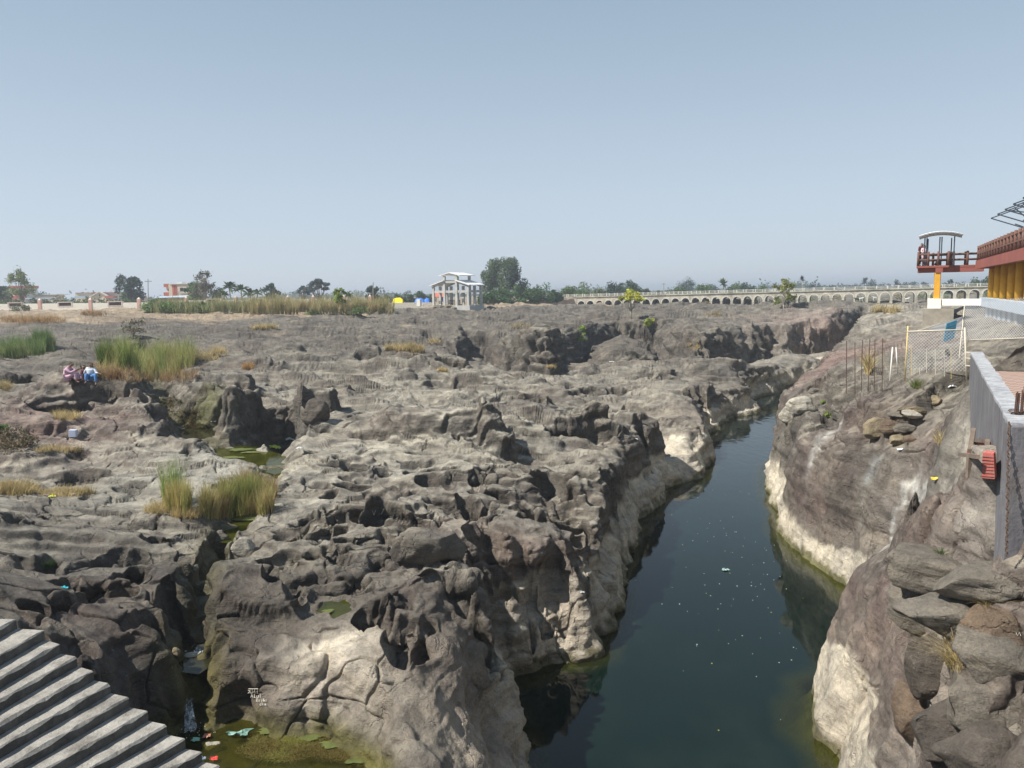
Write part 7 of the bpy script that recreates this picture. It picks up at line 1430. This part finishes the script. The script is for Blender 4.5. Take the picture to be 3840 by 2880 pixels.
for px, py in spots_:
    p = onz(px, py, ZW+.012)
    if float(poly_sd(wpoly, np.array([p[0]]), np.array([p[1]]))[0]) > -.4: continue
    v = rn.choice((0, 0, 1, 2, 2)); src = me0[v]; o = src if not src.get('label') else src.copy()
    if o is not src: C.objects.link(o)
    o.location = p; s2 = rn.uniform(.010, .03); o.scale = (s2, s2, s2); o.rotation_euler = (0, 0, rn.uniform(0, 6)); tag(o, lab[v][0], lab[v][1], 'bits floating on the river'); cnt += 1
crumple('plastic_bag', 'small translucent bag floating in midriver', 2722, 2138, 26, 12, (.3, .42, .38), 31, zz_=ZW+.01)
# scratched chalk marks on the near face and in the large pothole
M_chalk = paint('chalk', (.62, .58, .5), .95)
def strokes(name, label, lines, dist_off=.02, cat='graffiti', w_=.006):
    b = MB()
    for ln in lines:
        pts = []
        for px, py in ln:
            g = ground(px, py); d = Vector(ray(px, py)); k = g.y/d.y; pts.append(d*(k-.004*k))
        if len(pts) > 1 and max((pts[i]-pts[i+1]).length for i in range(len(pts)-1)) < .5: b.tube(pts, w_, 4)
    if b.v: tag(recenter(b.build(name, M_chalk)), label, cat)
def glyph(s, x0, y0, h):
    Gd = {'A': [[(0, 1), (.4, 0), (.8, 1)], [(.2, .6), (.6, .6)]], 'T': [[(0, 0), (.8, 0)], [(.4, 0), (.4, 1)]], 't': [[(.3, .1), (.3, 1), (.6, 1)], [(0, .35), (.6, .35)]], 'u': [[(0, .4), (0, .9), (.3, 1), (.6, .9), (.6, .4)], [(.6, .9), (.7, 1)]], 'l': [[(.2, 0), (.2, 1)]], 'R': [[(0, 1), (0, 0), (.5, .05), (.5, .45), (0, .5), (.6, 1)]], 'i': [[(.1, .4), (.1, 1)], [(.1, .15), (.12, .22)]], 's': [[(.5, .45), (.1, .5), (.4, .75), (0, 1)]], 'h': [[(0, 0), (0, 1)], [(0, .55), (.4, .5), (.4, 1)]], 'c': [[(.5, .5), (.05, .55), (.05, .95), (.5, 1)]], 'a': [[(.5, .5), (.05, .6), (.05, 1), (.5, .9), (.5, .5), (.55, 1)]], 'n': [[(0, .5), (0, 1)], [(0, .6), (.4, .5), (.4, 1)]]}
    out_ = []; x_ = x0
    for ch in s:
        if ch == ' ': x_ += h*.5; continue
        for l_ in Gd.get(ch, []): out_.append([(x_+a*h*.8, y0+c*h) for a, c in l_])
        x_ += h*.8
    return out_
deva = [[(932, 2583), (968, 2583)], [(938, 2583), (938, 2600)], [(938, 2592), (930, 2588)], [(938, 2592), (930, 2600)], [(946, 2583), (946, 2600), (940, 2598)], [(955, 2583), (955, 2600)], [(955, 2592), (949, 2596)], [(966, 2583), (966, 2600)], [(966, 2592), (960, 2594), (958, 2600)], [(955, 2602), (951, 2607), (957, 2606)]]
strokes('chalk_writing', 'chalked name scratched on the near rock face', deva+glyph('Atul', 940, 2602, 14)+glyph('Rishi', 962, 2620, 11)+glyph('cha', 974, 2634, 11))
strokes('chalk_writing', 'pale scribble inside the large pothole', [[(1397, 1915), (1402, 1932)], [(1402, 1932), (1409, 1913)], [(1410, 1930), (1420, 1908), (1422, 1928)], [(1424, 1905), (1426, 1930)], [(1430, 1928), (1440, 1908)], [(1395, 1912), (1446, 1904)]], w_=.008)
strokes('chalk_writing', 'faint blue grey scrawl on the near right block', [[(3768, 2365), (3772, 2378), (3780, 2366)], [(3786, 2378), (3790, 2366), (3794, 2380)], [(3802, 2370), (3802, 2384)], [(3810, 2372), (3816, 2384), (3822, 2370), (3828, 2384)]], w_=.003)
# ------------------------------------------------------------------ the hazy air
m_ = bpy.data.materials.new('haze'); m_.use_nodes = True; t_ = m_.node_tree; t_.nodes.remove(t_.nodes['Principled BSDF'])
pv = t_.nodes.new('ShaderNodeVolumePrincipled'); pv.inputs['Color'].default_value = (.86, .92, 1, 1); pv.inputs['Density'].default_value = .0006; pv.inputs['Anisotropy'].default_value = .3
t_.links.new(pv.outputs[0], t_.nodes['Material Output'].inputs['Volume'])
b = MB().box((0, 4600, 0), (20000, 9400, 36)); h_ = b.build('haze', m_); tag(h_, 'thin pale haze filling the air toward the horizon', 'haze', kind='stuff')
